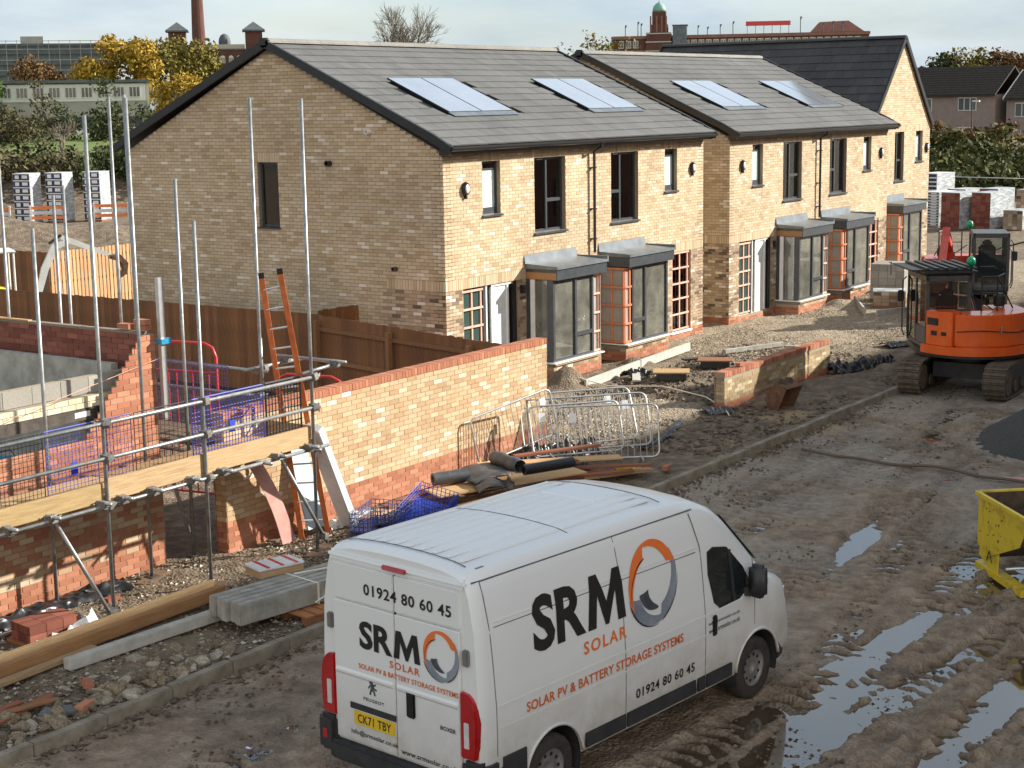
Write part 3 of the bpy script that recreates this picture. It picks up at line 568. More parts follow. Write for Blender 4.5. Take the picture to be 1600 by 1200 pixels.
W1, D1, EV, AP = 11.25, 9.3, 5.1, 7.33
def semi(name, label, loc, n_g, n_f, n_t):
    H = thing(name, label, 'house', loc)
    wz = [(1.37, 3.75, 2.02, 4.875, 'small'), (3.33, 3.225, 4.6, 4.875, 'tall'), (6.6, 3.225, 7.88, 4.875, 'tall2'), (9.2, 3.825, 9.84, 4.875, 'small')]
    doors = [(.6, .2, 2.62, 2.25), (9.56, .2, 10.58, 2.25)]; bays = [(2.93, 4.93, -1), (6.05, 8.1, 1)]
    holes = [w[:4] for w in wz] + doors + [(b_[0] + .1, .4, b_[1] - .1, 2.25) for b_ in bays]
    sold = [(w[0] - .06, 4.875, w[2] + .06, 5.1, 'brick_buff') for w in wz] + [(0, 2.25, W1, 2.475, 'brick_buff')]
    pal = lambda u, v: 'brick_red' if v < .225 else ('brick_multi' if v < 2.25 else 'brick_buff')
    F = backing(H, 'front_wall', (0, 0, 0), 0, W1, EV, holes); lay(F, lay_out(lambda a, c: (0, W1), 0, EV, holes, sold, pal), n_f)
    # gable walls
    gh = [(D1 - 5.13, 3.45, D1 - 4.52, 4.875)]; gs = [(gh[0][0] - .06, 4.875, gh[0][2] + .06, 5.1, 'brick_buff'), (D1 - 1.56, 2.25, D1, 2.475, 'brick_buff')]
    def glim(a, c):
        if c <= EV: return (0, D1)
        t_ = (c - EV) / (AP - EV); return (D1 / 2 * t_, D1 - D1 / 2 * t_) if t_ < .97 else None
    gp = lambda u, v: ('brick_red' if v < .225 else 'brick_multi') if (u > D1 - 1.56 and v < 2.25) else 'brick_buff'
    G = backing(H, 'gable_wall', (0, D1, 0), -math.pi / 2, D1, EV, gh, 'mortar_dark', gable=(D1 / 2, AP)); lay(G, lay_out(glim, 0, AP, gh, gs, gp), n_g)
    G2 = backing(H, 'gable_wall', (W1, 0, 0), math.pi / 2, D1, EV, [], 'mortar_dark', gable=(D1 / 2, AP)); lay(G2, lay_out(glim, 0, AP, pal=lambda u, v: 'brick_buff'), 0)
    backing(H, 'rear_wall', (W1, D1, 0), math.pi, W1, EV, [], 'mortar')
    for w in wz: window(H, w[0], w[2], w[1], w[3], 'small' if w[4] == 'small' else 'tall', w[4] == 'tall2')
    # gable landing window
    gw = window(H, 0, .61, 0, 1.425, 'plain', y=.07) if False else None
    b = MB(); b.box(.05, 0, 0, .61, .06, .05); b.box(0, 0, 0, .05, .06, 1.425); b.box(.56, 0, .05, .61, .06, 1.375); b.box(.05, 0, 1.375, .61, .06, 1.425); w = b.build('window', 'anthracite', H); w.location = (.09, D1 - gh[0][0], 3.45); w.rotation_euler = (0, 0, -math.pi / 2)
    q = MB(); q.box(.05, .02, .05, .56, .03, 1.375); q.build('pane', 'glass', w); q = MB(); q.box(-.03, -.15, -.03, .64, .0, .0); q.build('sill', 'anthracite', w)
    # rooms behind the glass
    b = MB()
    for (z0, z1) in ((.12, 2.5), (2.7, 5.0)):
        for (xa, xc) in ((.3, W1 / 2 - .05), (W1 / 2 + .05, W1 - .3)):
            P = [(xa, .32, z0), (xc, .32, z0), (xc, 3.4, z0), (xa, 3.4, z0), (xa, .32, z1), (xc, .32, z1), (xc, 3.4, z1), (xa, 3.4, z1)]
            n = b.pts(P)
            for f in ((0, 1, 2, 3), (7, 6, 5, 4), (2, 6, 7, 3), (0, 3, 7, 4), (1, 5, 6, 2)): b.face(tuple(n + i for i in f))
    b.build('interior', 'plaster', H)
    # front doors with temporary batten guards
    d = doors[0]; z0, z1 = d[1], d[3]
    b = MB(); b.box(d[0], .06, z0 - .04, d[2], .16, z0 + .02); D_ = b.build('door', 'white_pvc', H)
    batten_grid(D_, d[0] + .02, d[0] + .72, z0 + .05, z1 - .04, 2, 5, .04, 'batten', 'dark_panel')
    for (xa, xc, mt, nm) in ((.76, .86, 'anthracite', 'door_frame'), (.86, .91, 'white_pvc', 'door_frame'), (1.06, 1.12, 'white_pvc', 'door_frame'), (1.66, 1.72, 'white_pvc', 'door_frame'), (1.86, 2.02, 'black_trim', 'door_frame')):
        q = MB(); q.box(d[0] + xa, .03, z0 + .02, d[0] + xc, .12, z1 - .005); q.build(nm, mt, D_)
    q = MB(); q.box(d[0] + 1.121, .06, z0 + .02, d[0] + 1.659, .10, z1 - .06); q.build('door_panel', 'white_panel', D_); q = MB(); q.box(d[0] + 1.06, .025, z1 - .055, d[0] + 1.86, .13, z1 - .003); q.build('door_head', 'white_pvc', D_)
    q = MB(); q.box(d[0] + .911, .07, z0 + .02, d[0] + 1.059, .09, z1 - .005); q.build('sidelight', 'glass', D_); q = MB(); q.box(d[0] + 1.721, .07, z0 + .02, d[0] + 1.859, .09, z1 - .06); q.build('sidelight', 'glass', D_)
    d = doors[1]; b = MB(); b.box(d[0] - .04, -.04, z0 - .06, d[2] + .04, .16, z0 - .002); D_ = b.build('door', 'white_pvc', H)
    batten_grid(D_, d[0] + .06, d[2] - .1, z0 + .02, z1 - .01, 2, 5, .03, 'batten'); q = MB(); q.box(d[0] + .05, .09, z0, d[2] - .05, .10, z1); q.build('pane', 'glass', D_)
    q = MB(); q.box(d[2] - .05, .02, z0, d[2], .14, z1); q.box(d[0], .02, z0, d[0] + .05, .14, z1); q.build('door_frame', 'wood_red', D_)
    for (xa, xc, sd) in bays: bay(H, xa, xc, sd)
    bulkhead(H, .72, 4.34); bulkhead(H, 10.6, 4.36)
    b = MB(); b.box(2.70, -.1, 1.95, 2.80, -.012, 2.13); b.build('wall_light', 'black_trim', H); b = MB(); b.box(W1 - .002, 1.0, .7, W1 + .1, 1.35, 1.5); b.build('meter_box', 'white_pvc', H)
    # soil vent, boiler flue, grille on the gable
    for (yy, zz, rr, mt) in ((1.88, 5.53, .055, 'white_pvc'), (3.0, 4.87, .06, 'black_trim'), (1.27, 2.69, .045, 'steel_dark')):
        b = MB(); b.lathe([(rr * .6, 0), (rr * .6, -.012), (rr, -.012), (rr, -.14), (rr * .75, -.14), (rr * .75, -.03)], (0, yy, zz), 14, 'X'); b.build('flue', mt, H, fix=True)
    # roof
    ye, ze, yr, zr = -.30, 5.24, D1 / 2, 7.45; xo = .09
    b = MB(); f = lambda y, z, dz: (y, z + dz)
    for s in (1, -1):
        yy = lambda y: y if s > 0 else D1 - y
        P = [(-xo, yy(ye), ze - .10), (W1 + xo, yy(ye), ze - .10), (W1 + xo, yy(yr), zr - .10), (-xo, yy(yr), zr - .10), (-xo, yy(ye), ze - .02), (W1 + xo, yy(ye), ze - .02), (W1 + xo, yy(yr), zr - .02), (-xo, yy(yr), zr - .02)]
        b.hexa(P if s > 0 else [P[i] for i in (1, 0, 3, 2, 5, 4, 7, 6)])
    RF = b.build('roof', 'black_trim', H)
    pvs = [(1.68, 4.18, 1.42, 3.42), (7.35, 9.85, 1.42, 3.42)]
    tiles_on(RF, -xo, W1 + xo, ye, ze, yr, zr, .34, .33, 'roof_tile', n_t, skip=pvs)
    tiles_on(RF, -xo, W1 + xo, D1 - ye, ze, yr, zr, .34, .33, 'roof_tile', 0)
    ridge_tiles(RF, -xo - .02, W1 + xo, yr, zr + .02, 'ridge_pale')
    ln = math.hypot(yr - ye, zr - ze); dy, dz = (yr - ye) / ln, (zr - ze) / ln
    for (xa, xc, s0, s1) in pvs:
        wpv = (xc - xa - .12) / 2
        for k in range(2):
            x_ = xa + .05 + k * (wpv + .02); b = MB(); pp = []
            def pt(x, s, h): return (x, ye + dy * s - dz * h, ze + dz * s + dy * h)
            b.hexa([pt(x_, s0 + .12, .0), pt(x_ + wpv, s0 + .12, .0), pt(x_ + wpv, s1 - .03, .0), pt(x_, s1 - .03, .0), pt(x_, s0 + .12, .05), pt(x_ + wpv, s0 + .12, .05), pt(x_ + wpv, s1 - .03, .05), pt(x_, s1 - .03, .05)]); pv = b.build('solar_panel', 'black_trim', RF)
            q = MB(); q.hexa([pt(x_ + .015, s0 + .135, .051), pt(x_ + wpv - .015, s0 + .135, .051), pt(x_ + wpv - .015, s1 - .045, .051), pt(x_ + .015, s1 - .045, .051), pt(x_ + .015, s0 + .135, .054), pt(x_ + wpv - .015, s0 + .135, .054), pt(x_ + wpv - .015, s1 - .045, .054), pt(x_ + .015, s1 - .045, .054)]); q.build('cell_glass', 'pv', pv)
        q = MB(); q.hexa([pt(xa + .02, s0 - .08, .035), pt(xc - .02, s0 - .08, .035), pt(xc - .02, s0 + .115, .02), pt(xa + .02, s0 + .115, .02), pt(xa + .02, s0 - .08, .042), pt(xc - .02, s0 - .08, .042), pt(xc - .02, s0 + .115, .045), pt(xa + .02, s0 + .115, .045)]); q.build('panel_flashing', 'lead', RF)
    for s in (1, -1):
        yy = lambda y: y if s > 0 else D1 - y
        for x_ in (-xo - .035, W1 + xo + .035): verge_board(RF, [(x_, yy(ye - .02), ze - .09), (x_, yy(ye + .45), ze + .45 * dz / dy - .035), (x_, yy(yr), zr - .02)])
    for x_ in (-xo - .07, W1 + xo): b = MB(); b.cbox((x_ + .03, yr, zr + .0), (.14, .26, .2)); b.build('ridge_end_cap', 'black_trim', RF, bevel=.04)
    # eaves: fascia, soffit, gutter, downpipe
    b = MB(); b.box(-xo, ye + .06, EV - .035, W1 + xo, ye + .08, ze - .06); b.box(-xo, ye + .08, EV - .03, W1 + xo, -.0, EV - .015); b.build('fascia', 'fascia', H)
    b = MB(); b.box(-xo - .02, ye + .05, EV - .05, -xo + .02, -.0, ze - .07); b.build('box_end', 'black_trim', H)
    g = MB(); ring = [(math.cos(a) * .06, math.sin(a) * .06) for a in np.linspace(math.pi, 2 * math.pi, 8)]
    for p, q_ in zip(ring, ring[1:]): g.quad((-xo - .04, ye - .01 + p[0], ze - .05 + p[1]), (W1 + xo + .06, ye - .01 + p[0], ze - .05 + p[1]), (W1 + xo + .06, ye - .01 + q_[0], ze - .05 + q_[1]), (-xo - .04, ye - .01 + q_[0], ze - .05 + q_[1]))
    g.box(-xo - .04, ye - .076, ze - .055, W1 + xo + .06, ye - .068, ze - .035); g.build('gutter', 'black_trim', H, fix=True)
    b = MB(); b.tube([(5.7, ye - .01, ze - .09), (5.7, ye - .01, EV - .05), (5.7, -.10, EV - .16), (5.7, -.10, 2.6)], .034, 10); b.build('downpipe', 'black_trim', H)
    for zc in (4.55, 3.6, 2.9): b = MB(); b.box(5.65, -.14, zc, 5.75, -.004, zc + .03); b.build('pipe_clip', 'black_trim', H)
    return H
semi('semi_detached_house', 'buff brick semi with shaded gable end behind the brown fence and long garden wall', (26.19, 19.8, 0), 150, 150, 300)
semi('semi_detached_house', 'buff brick semi standing between two other new houses, low brick wall in front', (38.95, 19.8, -.04), 0, 0, 300)

def gable_front(loc):
    H = thing('gable_fronted_house', 'buff brick house with steep dark tiled roof and gable towards the street', 'house', loc)
    W, D, E, A = 5.4, 9.2, 5.1, 7.95
    holes = [(2.1, 3.225, 2.95, 4.875), (4.05, 3.825, 4.7, 4.875), (.35, .4, 2.75, 2.25), (3.35, .4, 4.35, 2.25)]
    sold = [(h[0] - .06, 4.875, h[2] + .06, 5.1, 'brick_buff') for h in holes[:2]] + [(0, 2.25, W, 2.475, 'brick_buff')]
    def lim(a, c):
        if c <= E: return (0, W)
        t_ = (c - E) / (A - E); return (W / 2 * t_, W - W / 2 * t_) if t_ < .96 else None
    F = backing(H, 'front_wall', (0, 0, 0), 0, W, E, holes, gable=(W / 2, A)); lay(F, lay_out(lim, 0, A, holes, sold, lambda u, v: 'brick_red' if v < .225 else ('brick_multi' if v < 2.25 else 'brick_buff')), 0)
    for (lx, ly, rz, ww) in ((0, D, -math.pi / 2, D), (W, 0, math.pi / 2, D)):
        S = backing(H, 'side_wall', (lx, ly, 0), rz, ww, E, [], 'mortar_dark'); lay(S, lay_out(lambda a, c: (0, ww), 0, E), 0)
    backing(H, 'rear_wall', (W, D, 0), math.pi, W, E, [], 'mortar', gable=(W / 2, A))
    window(H, 2.1, 2.95, 3.225, 4.875, 'tall'); window(H, 4.05, 4.7, 3.825, 4.875, 'small')
    b = MB(); n = b.pts([(.3, .32, .1), (W - .3, .32, .1), (W - .3, 3, .1), (.3, 3, .1), (.3, .32, 5), (W - .3, .32, 5), (W - .3, 3, 5), (.3, 3, 5)])
    for f in ((0, 1, 2, 3), (7, 6, 5, 4), (2, 6, 7, 3), (0, 3, 7, 4), (1, 5, 6, 2)): b.face(tuple(n + i for i in f))
    b.build('interior', 'plaster', H)
    bay(H, .9, 2.95, 1); b = MB(); b.box(3.35, -.04, .34, 4.35, .16, .398); D_ = b.build('door', 'white_pvc', H); batten_grid(D_, 3.4, 4.2, .42, 2.24, 2, 5, .03, 'batten'); q = MB(); q.box(3.4, .09, .4, 4.3, .1, 2.25); q.build('pane', 'glass', D_); q = MB(); q.box(4.3, .02, .4, 4.35, .14, 2.25); q.build('door_frame', 'wood_red', D_)
    bulkhead(H, 5.05, 4.3)
    xe, ze, xr, zr = -.12, 5.1, W / 2, 8.02
    b = MB()
    for s in (1, -1):
        xx = lambda x: x if s > 0 else W - x
        P = [(xx(xe), -.05, ze - .08), (xx(xr), -.05, zr - .08), (xx(xr), D + .05, zr - .08), (xx(xe), D + .05, ze - .08), (xx(xe), -.05, ze - .01), (xx(xr), -.05, zr - .01), (xx(xr), D + .05, zr - .01), (xx(xe), D + .05, ze - .01)]; b.hexa(P if s > 0 else [P[i] for i in (3, 2, 1, 0, 7, 6, 5, 4)])
    RF = b.build('roof', 'black_trim', H)
    # tiles laid on a turned frame so that courses run along the eaves
    for s, (lx, ly, rz) in ((1, (0, D, -math.pi / 2)), (-1, (W, 0, math.pi / 2))):
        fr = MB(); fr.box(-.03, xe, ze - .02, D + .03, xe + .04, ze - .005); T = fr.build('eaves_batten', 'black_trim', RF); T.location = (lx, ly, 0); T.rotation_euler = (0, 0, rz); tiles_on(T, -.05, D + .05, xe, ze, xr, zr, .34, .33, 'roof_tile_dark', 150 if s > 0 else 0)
        verge_board(RF, [(xe if s > 0 else W - xe, -.075, ze - .06), (xr, -.075, zr + .0)], .06, .15); verge_board(RF, [(xe if s > 0 else W - xe, D + .075, ze - .06), (xr, D + .075, zr + .0)], .06, .15)
    ridge_tiles(RF, -.08, D + .08, xr, zr + .015, 'roof_tile_dark', 'y')
gable_front((50.35, 20.45, 0))

# ------------------------------------------------------------------ garden walls
def free_wall(name, label, x0, x1, y, body, plinth, n_ind, thick=.215, pal='brick_buff', z0=0, coping=.105, cop='brick_red'):
    H = thing(name, label, 'wall', (x0, y, z0)); W = x1 - x0; k = round(body / CV)
    p = lambda u, v: 'brick_red' if v < plinth else pal
    F = backing(H, 'wall_face', (0, 0, 0), 0, W, body, [], thick=thick - .02); lay(F, lay_out(lambda a, c: (0, W), 0, body, pal=p), n_ind)
    for (lx, ly, rz, ww) in ((0, thick - .02, -math.pi / 2, thick - .02), (W, 0, math.pi / 2, thick - .02), (W, thick, math.pi, W)):
        b = MB(); b.quad((0, .002, 0), (ww, .002, 0), (ww, .002, body), (0, .002, body)); S = b.build('wall_face', 'mortar_dark', H); S.location = (lx + (-.003 if rz < 0 else (.003 if lx == W and rz < 3 else 0)), ly + (.003 if rz > 3 else 0), 0); S.rotation_euler = (0, 0, rz); lay(S, lay_out(lambda a, c: (0, ww), 0, body, pal=p), 0)
    n = int(W / .075); w = W / n
    for i in range(n):
        key = ('coping', i % 8, round(w, 4), thick)
        if key not in _pool:
            b = MB(); b.cur = random.random(); b.box(.004, -.012, .004, w - .004, thick + .012, coping); me = b.mesh('coping_brick', rnd=True); me.materials.append(M[cop]); _pool[key] = me
        o = link('coping_brick', _pool[key], None, H); o.location = (i * w, random.uniform(-.003, .003), body + random.uniform(-.002, .003))
    b = MB(); b.box(.002, .002, body, W - .002, thick - .01, body + coping - .012); b.build('mortar_bed', 'mortar', H)
    return H
rampmat('brick_garden', [(0, (.42, .27, .15)), (.25, (.48, .33, .19)), (.65, (.53, .385, .235)), (.88, (.56, .425, .27)), (.94, (.67, .57, .42)), (1, (.74, .67, .53))])
free_wall('garden_wall', 'long buff brick garden wall with red brick coping beside the scaffold', 15.33, 23.35, 15.45, 1.875, .45, 300, pal='brick_garden')
rampmat('brick_olive', [(0, (.27, .19, .10)), (.5, (.36, .265, .15)), (.85, (.43, .33, .20)), (1, (.58, .50, .36))])
free_wall('front_garden_wall', 'low buff brick wall with red coping and plinth near the muddy kerb', 28.07, 33.2, 14.35, .66, .15, 300, pal='brick_olive', z0=-.02)

# ------------------------------------------------------------------ half-built brick shell on the left
SH = thing('unfinished_building', 'roofless brick and block shell behind scaffold poles', 'building', (8.0, 15.85, 0))
cx = 6.55                                            # right-hand corner, local x
def rack(a, c):
    v = c
    if v < 1.5: return (0, cx)
    if v < 1.95: return (cx - 2.6, cx)
    return (min(cx - .2, cx - 1.25 + (v - 2.0) * .86), cx) if v < 3.2 else None
fp = lambda u, v: 'brick_red' if v < .30 else ('brick_mixed' if v < 1.45 else 'brick_red')
b = MB(); cells = [(0, 0, cx, 1.47), (cx - 2.6, 1.47, cx, 1.92)] + [(min(cx - .2, cx - 1.24 + (k * .075 - 2.0) * .86) + .14, k * .075, cx, (k + 1) * .075) for k in range(26, 42)]
for (a, va, c, vc) in cells: b.box(a, .0, va, c, .1, vc - .0001)
F = b.build('front_wall', 'mortar', SH); lay(F, lay_out(rack, 0, 3.2, pal=fp), 300)
b = MB(); b.box(0, .12, 0, .1, 7.5, 3.18); S = b.build('side_wall', 'mortar_dark', SH); S.location = (cx - .103, 0, 0)
# outer face of side wall (towards +X) and its inner face towards the camera
o = MB(); o.quad((0, .002, 0), (7.4, .002, 0), (7.4, .002, 3.18), (0, .002, 3.18)); So = o.build('side_wall_face', 'mortar_dark', SH); So.location = (cx + .001, .1, 0); So.rotation_euler = (0, 0, math.pi / 2); lay(So, lay_out(lambda a, c: (0, 7.4), 0, 3.18, pal=lambda u, v: 'brick_red'), 0)
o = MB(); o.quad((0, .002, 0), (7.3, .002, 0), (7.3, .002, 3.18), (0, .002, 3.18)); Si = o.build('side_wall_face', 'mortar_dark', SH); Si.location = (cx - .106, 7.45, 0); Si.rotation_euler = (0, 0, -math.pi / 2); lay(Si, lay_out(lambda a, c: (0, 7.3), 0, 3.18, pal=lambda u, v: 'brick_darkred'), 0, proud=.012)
b = MB(); b.box(cx - .12, 2.4, 3.182, cx - .05, 7.4, 3.2); b.build('cavity_batten', 'wood_tan', SH)
# inner block leaf with steel lintel over a wide opening
BLL, BLH = .44, .215
blk = lay_out(lambda a, c: (0, cx - .2), 0, 2.70, holes=[(3.2, 0, cx - 1.02, 2.475)], pal=lambda u, v: 'block_grey' if v > 2.47 or u > cx - 1.1 else 'block_grey', cu=.45, cv=.225)
b = MB(); b.box(0, .27, 2.475, cx - .2, .37, 2.70); b.box(0, .27, 0, 3.2, .37, 2.475); b.box(cx - 1.02, .27, 0, cx - .2, .37, 2.475); BW = b.build('block_wall', 'mortar', SH); BF = MB(); BF.quad((0, 0, 2.5), (.01, 0, 2.5), (.01, 0, 2.51), (0, 0, 2.51)); bf = BF.build('block_wall_face', 'mortar', SH); bf.location = (0, .268, 0)
lay(bf, blk, 40, full=(.44, .215), name='block', proud=.006)
cr_ = lay_out(lambda a, c: (3.0, cx - .55), 2.325, 2.475, pal=lambda u, v: 'brick_cream'); cf = MB(); cf.box(3.0, .14, 2.325, cx - .55, .26, 2.474); cfo = cf.build('lintel_course', 'mortar', SH); cg = MB(); cg.quad((3, 0, 2.33), (3.01, 0, 2.33), (3.01, 0, 2.34), (3, 0, 2.34)); cgo = cg.build('lintel_course', 'mortar', SH); cgo.location = (0, .139, 0); lay(cgo, cr_, 30)
b = MB(); b.box(2.9, .12, 2.18, cx - .92, .27, 2.323); li = b.build('lintel', 'steel_dark', SH); b = MB(); b.box(cx - 1.3, .117, 2.22, cx - 1.05, .1195, 2.29); b.build('lintel_label', 'white_panel', li)
# block leaf along the side wall and a cross wall inside, floor slab
b = MB(); b.box(cx - .42, .4, 0, cx - .30, 7.4, 2.78); b.build('block_wall', 'concrete', SH); b = MB(); b.box(0, 3.6, 0, cx - .43, 3.72, 2.5); b.build('block_wall', 'concrete', SH); b = MB(); b.box(0, .38, 0, cx - .43, 7.4, 1.4); b.build('floor_slab', 'concrete', SH)
for (ux, vz) in ((cx - .1, 3.2),): pass
for i, (yy, zz) in enumerate(((.15, 3.20), (.48, 3.20), (.16, 3.275), (3.3, 3.2))):
    b = MB(); b.cur = .3 + .2 * i; b.box(-.11, -.11, 0, .11, .11, .068); me = b.mesh('loose_brick', rnd=True); me.materials.append(M['brick_red']); o = link('loose_brick', me, None, None); o.location = (8 + cx - .05, 15.85 + yy, zz); o.scale = (.5, 1, 1); tag(o, ['red brick on the corner of the roofless shell carrying another brick', 'red brick lying just behind the stacked pair on the shell wall', 'red brick stacked upon another on the corner of the roofless shell', 'red brick lying alone further along the top of the shell wall'][i], 'brick', 'loose bricks on the shell wall')
b = MB(); b.tube([(4.06, -.0, 2.4), (cx + .05, -.05, 2.83)], .004, 5); b.build('string_line', 'batten', SH)
pf = MB(); pf.box(-.045, -.03, 0, .045, .03, 1.9); o = pf.build('brick_profile', 'alu', None); o.location = (14.62, 15.78, 2.0); tag(o, 'upright white metal corner profile clamped to the brick corner of the shell', 'profile'); q = MB(); q.box(-.07, -.07, 1.02, .1, .05, 1.09); q.build('clamp', 'tub_blue', o)
tb = MB(); tb.lathe([(.16, 0), (.2, .28), (.215, .28), (.215, .3), (.19, .3), (.15, .03)], (0, 0, 0), 18); o = tb.build('bucket', 'tub_blue', None, smooth=True, fix=True); o.location = (12.75, 16.8, 1.4); tag(o, 'blue plastic tub on the floor inside the roofless shell', 'bucket'); q = MB(); q.tube([(-.2, 0, .28), (-.12, .02, .4), (.12, .02, .4), (.2, 0, .28)], .006, 5); q.build('bucket_handle', 'black_trim', o)

# ------------------------------------------------------------------ scaffold
SC = thing('scaffold', 'galvanised tube scaffold with toe boards round the unfinished shell', 'scaffold', (0, 0, 0))
TR = .0242
def stick(a, c, nm, r=TR, mt='tube', par=None): b = MB(); b.tube([a, c], r, 10); return b.build(nm, mt, par or SC, smooth=True)
POLES = [(12.43, 14.5, 6.03), (14.05, 14.5, 4.72), (16.1, 14.5, 6.19), (10.7, 14.5, 5.2), (12.44, 15.55, 4.71), (13.98, 15.52, 6.23), (16.14, 15.47, 6.21), (15.0, 15.79, 5.17), (16.1, 18.23, 6.26), (15.0, 16.68, 6.28), (15.0, 18.25, 4.91), (16.1, 19.35, 4.97), (15.0, 19.4, 5.4)]
cpl_me = None
def coupler(p):
    global cpl_me
    if cpl_me is None:
        b = MB(); b.cbox((0, 0, 0), (.075, .10, .075)); b.cbox((0, -.05, .0), (.10, .03, .03)); b.tube([(.045, -.03, -.06), (.045, -.03, .05)], .009, 6); b.tube([(-.03, .045, 0), (-.09, .045, .01)], .008, 6); o = b.build('coupler', 'coupler', SC, bevel=.008); cpl_me = o.data; bpy.data.objects.remove(o)
    o = link('coupler', cpl_me, None, SC); o.location = p; o.scale = (1.25,) * 3; o.rotation_euler = (random.uniform(-.2, .2), random.uniform(-.2, .2), random.choice((0, math.pi)) + random.uniform(-.3, .3))
for i, (x, y, zt) in enumerate(POLES):
    stick((x, y, 0.03), (x + .01, y, zt), 'pole'); b = MB(); b.box(-.075, -.075, 0, .075, .075, .008); b.tube([(0, 0, 0), (0, 0, .1)], .018, 8); o = b.build('base_plate', 'steel_dark', SC); o.location = (x, y, .022)
ys_ = (14.5 - .05)
for (z, x0, x1) in ((1.47, 10.2, 16.35), (2.04, 10.2, 16.2), (2.46, 10.2, 16.2)):
    stick((x0, ys_, z), (x1, ys_, z + .0), 'ledger')
    for px in (10.7, 12.43, 14.05, 16.1): coupler((px, 14.47, z))
stick((10.2, 15.58, 1.47), (16.4, 15.58, 1.47), 'ledger')
for tx in (10.95, 11.55, 12.3, 12.62, 13.1, 13.75, 14.3, 15.3, 15.95): stick((tx, 14.28, 1.525), (tx, 15.75, 1.525), 'transom'); coupler((tx, 14.44, 1.50))
stick((12.35, 14.45, 1.45), (12.30, 14.50, 0.05), 'brace') if False else None
stick((11.72, 14.62, 1.44), (12.38, 14.46, 0.08), 'brace'); stick((15.55, 14.62, 1.44), (16.25, 14.45, .1), 'brace'); stick((14.35, 15.5, 1.44), (14.85, 15.7, .4), 'brace')
stick((12.43, 14.5, 0), (12.43, 14.5, .01), 'pole') if False else None
coupler((12.37, 14.47, .16)); coupler((16.2, 14.47, .2))
# side lift
for (z, y0, y1, xx) in ((2.46, 15.3, 19.6, 16.08), (2.1, 15.3, 19.6, 16.08), (1.47, 14.3, 19.6, 16.02), (1.47, 14.3, 19.6, 15.05)): stick((xx, y0, z), (xx, y1, z), 'ledger')
for (yy, zz) in ((15.47, 2.46), (18.2, 2.46), (19.3, 2.1), (15.47, 2.1)): coupler((16.1, yy, zz))
# short tubes at the corner
stick((15.75, 15.42, 2.52), (16.95, 15.42, 2.52), 'ledger'); stick((15.95, 14.52, 2.52), (16.72, 14.52, 2.56), 'ledger'); stick((16.6, 14.3, 2.6), (16.6, 15.6, 2.6), 'ledger'); stick((15.98, 15.3, 2.2), (15.98, 15.3, 2.95), 'pole'); coupler((16.6, 14.5, 2.57)); coupler((16.6, 15.42, 2.56)); coupler((16.14, 15.42, 2.5))
# decking and toe boards
def bd(parent, x0, y0, z0, x1, y1, z1, mt, nm='board'): b = MB(); b.box(x0, y0, z0, x1, y1, z1); return b.build(nm, mt, parent, bevel=.004)
for k in range(4):
    for (x0, x1) in ((10.1, 13.0), (13.02, 16.15)): bd(SC, x0, 14.53 + k * .232, 1.552 + random.uniform(0, .004), x1, 14.75 + k * .232, 1.590, 'wood_tan')
for k in range(4): bd(SC, 15.06 + k * .232, 15.6, 1.553, 15.28 + k * .232, 19.4, 1.591, 'sole_plank')
TB = [(10.1, 12.40, 'timber_olive'), (12.47, 14.05, 'board_yellow'), (14.02, 16.07, 'board_yellow')]
wood('timber_olive', (.26, .17, .07), (.40, .28, .13))
for (x0, x1, mt) in TB: o = bd(SC, x0, 14.525 if x0 != 14.02 else 14.532, 1.50, x1, 14.563 if x0 != 14.02 else 14.57, 1.735 if mt != 'board_yellow' else 1.77, mt, 'toe_board')
bd(SC, 16.11, 14.55, 1.56, 16.15, 15.5, 1.77, 'board_yellow', 'toe_board')
for (x, y, lab) in ((12.43, 14.5, 'under the braced scaffold pole by the red brick pack'), (14.05, 14.5, 'under the scaffold pole beside the concrete post stack'), (16.1, 14.5, 'under the corner scaffold pole by the ladder foot'), (16.14, 15.47, 'under the scaffold pole next to the pink board'), (12.44, 15.55, 'under the scaffold pole standing in the black sheeting'), (13.98, 15.52, 'under the scaffold pole near the corner of the shell')):
    o = MB(); o.box(-.32, -.115, -.005, .32, .115, .03); q = o.build('sole_board', 'sole_plank', None, bevel=.006); q.location = (x, y - .02, -.012); q.rotation_euler = (0, 0, random.uniform(-.5, .5)); tag(q, 'short dark plank ' + lab, 'plank', 'sole boards under scaffold poles')
# brick guards: wire or plastic mesh hung inside the rails
def guard(x0, x1, mt, label, y=14.60, z0=1.60, z1=2.47, sx=.055, sz=.06, r=.004, axis='x', group=None):
    b = MB(); n = round((x1 - x0) / sx); k = round((z1 - z0) / sz)
    for i in range(n + 1):
        u = x0 + (x1 - x0) * i / n; rr = r * (2 if i in (0, n) else 1); p0, p1 = ((u, y, z0), (u, y, z1)) if axis == 'x' else ((y, u, z0), (y, u, z1)); b.tube([p0, p1], rr, 4)
    for i in range(k + 1):
        v = z0 + (z1 - z0) * i / k; rr = r * (2 if i in (0, k) else 1); p0, p1 = ((x0, y + .008, v), (x1, y + .008, v)) if axis == 'x' else ((y + .008, x0, v), (y + .008, x1, v)); b.tube([p0, p1], rr, 4)
    o = b.build('brick_guard', mt, None); return tag(o, label, 'mesh guard', group)
guard(10.5, 11.62, 'black_mesh', 'dark wire mesh guard behind the weathered toe board')
g1 = guard(11.66, 12.42, 'blue_mesh', 'blue mesh guard between the weathered toe board and the mid rail'); 
guard(12.5, 12.95, 'purple_mesh', 'narrow purple mesh guard beside a scaffold pole over the notched toe board')
guard(13.0, 13.85, 'black_mesh', 'dark wire mesh guard over the notched yellow toe board', sx=.07, sz=.08)
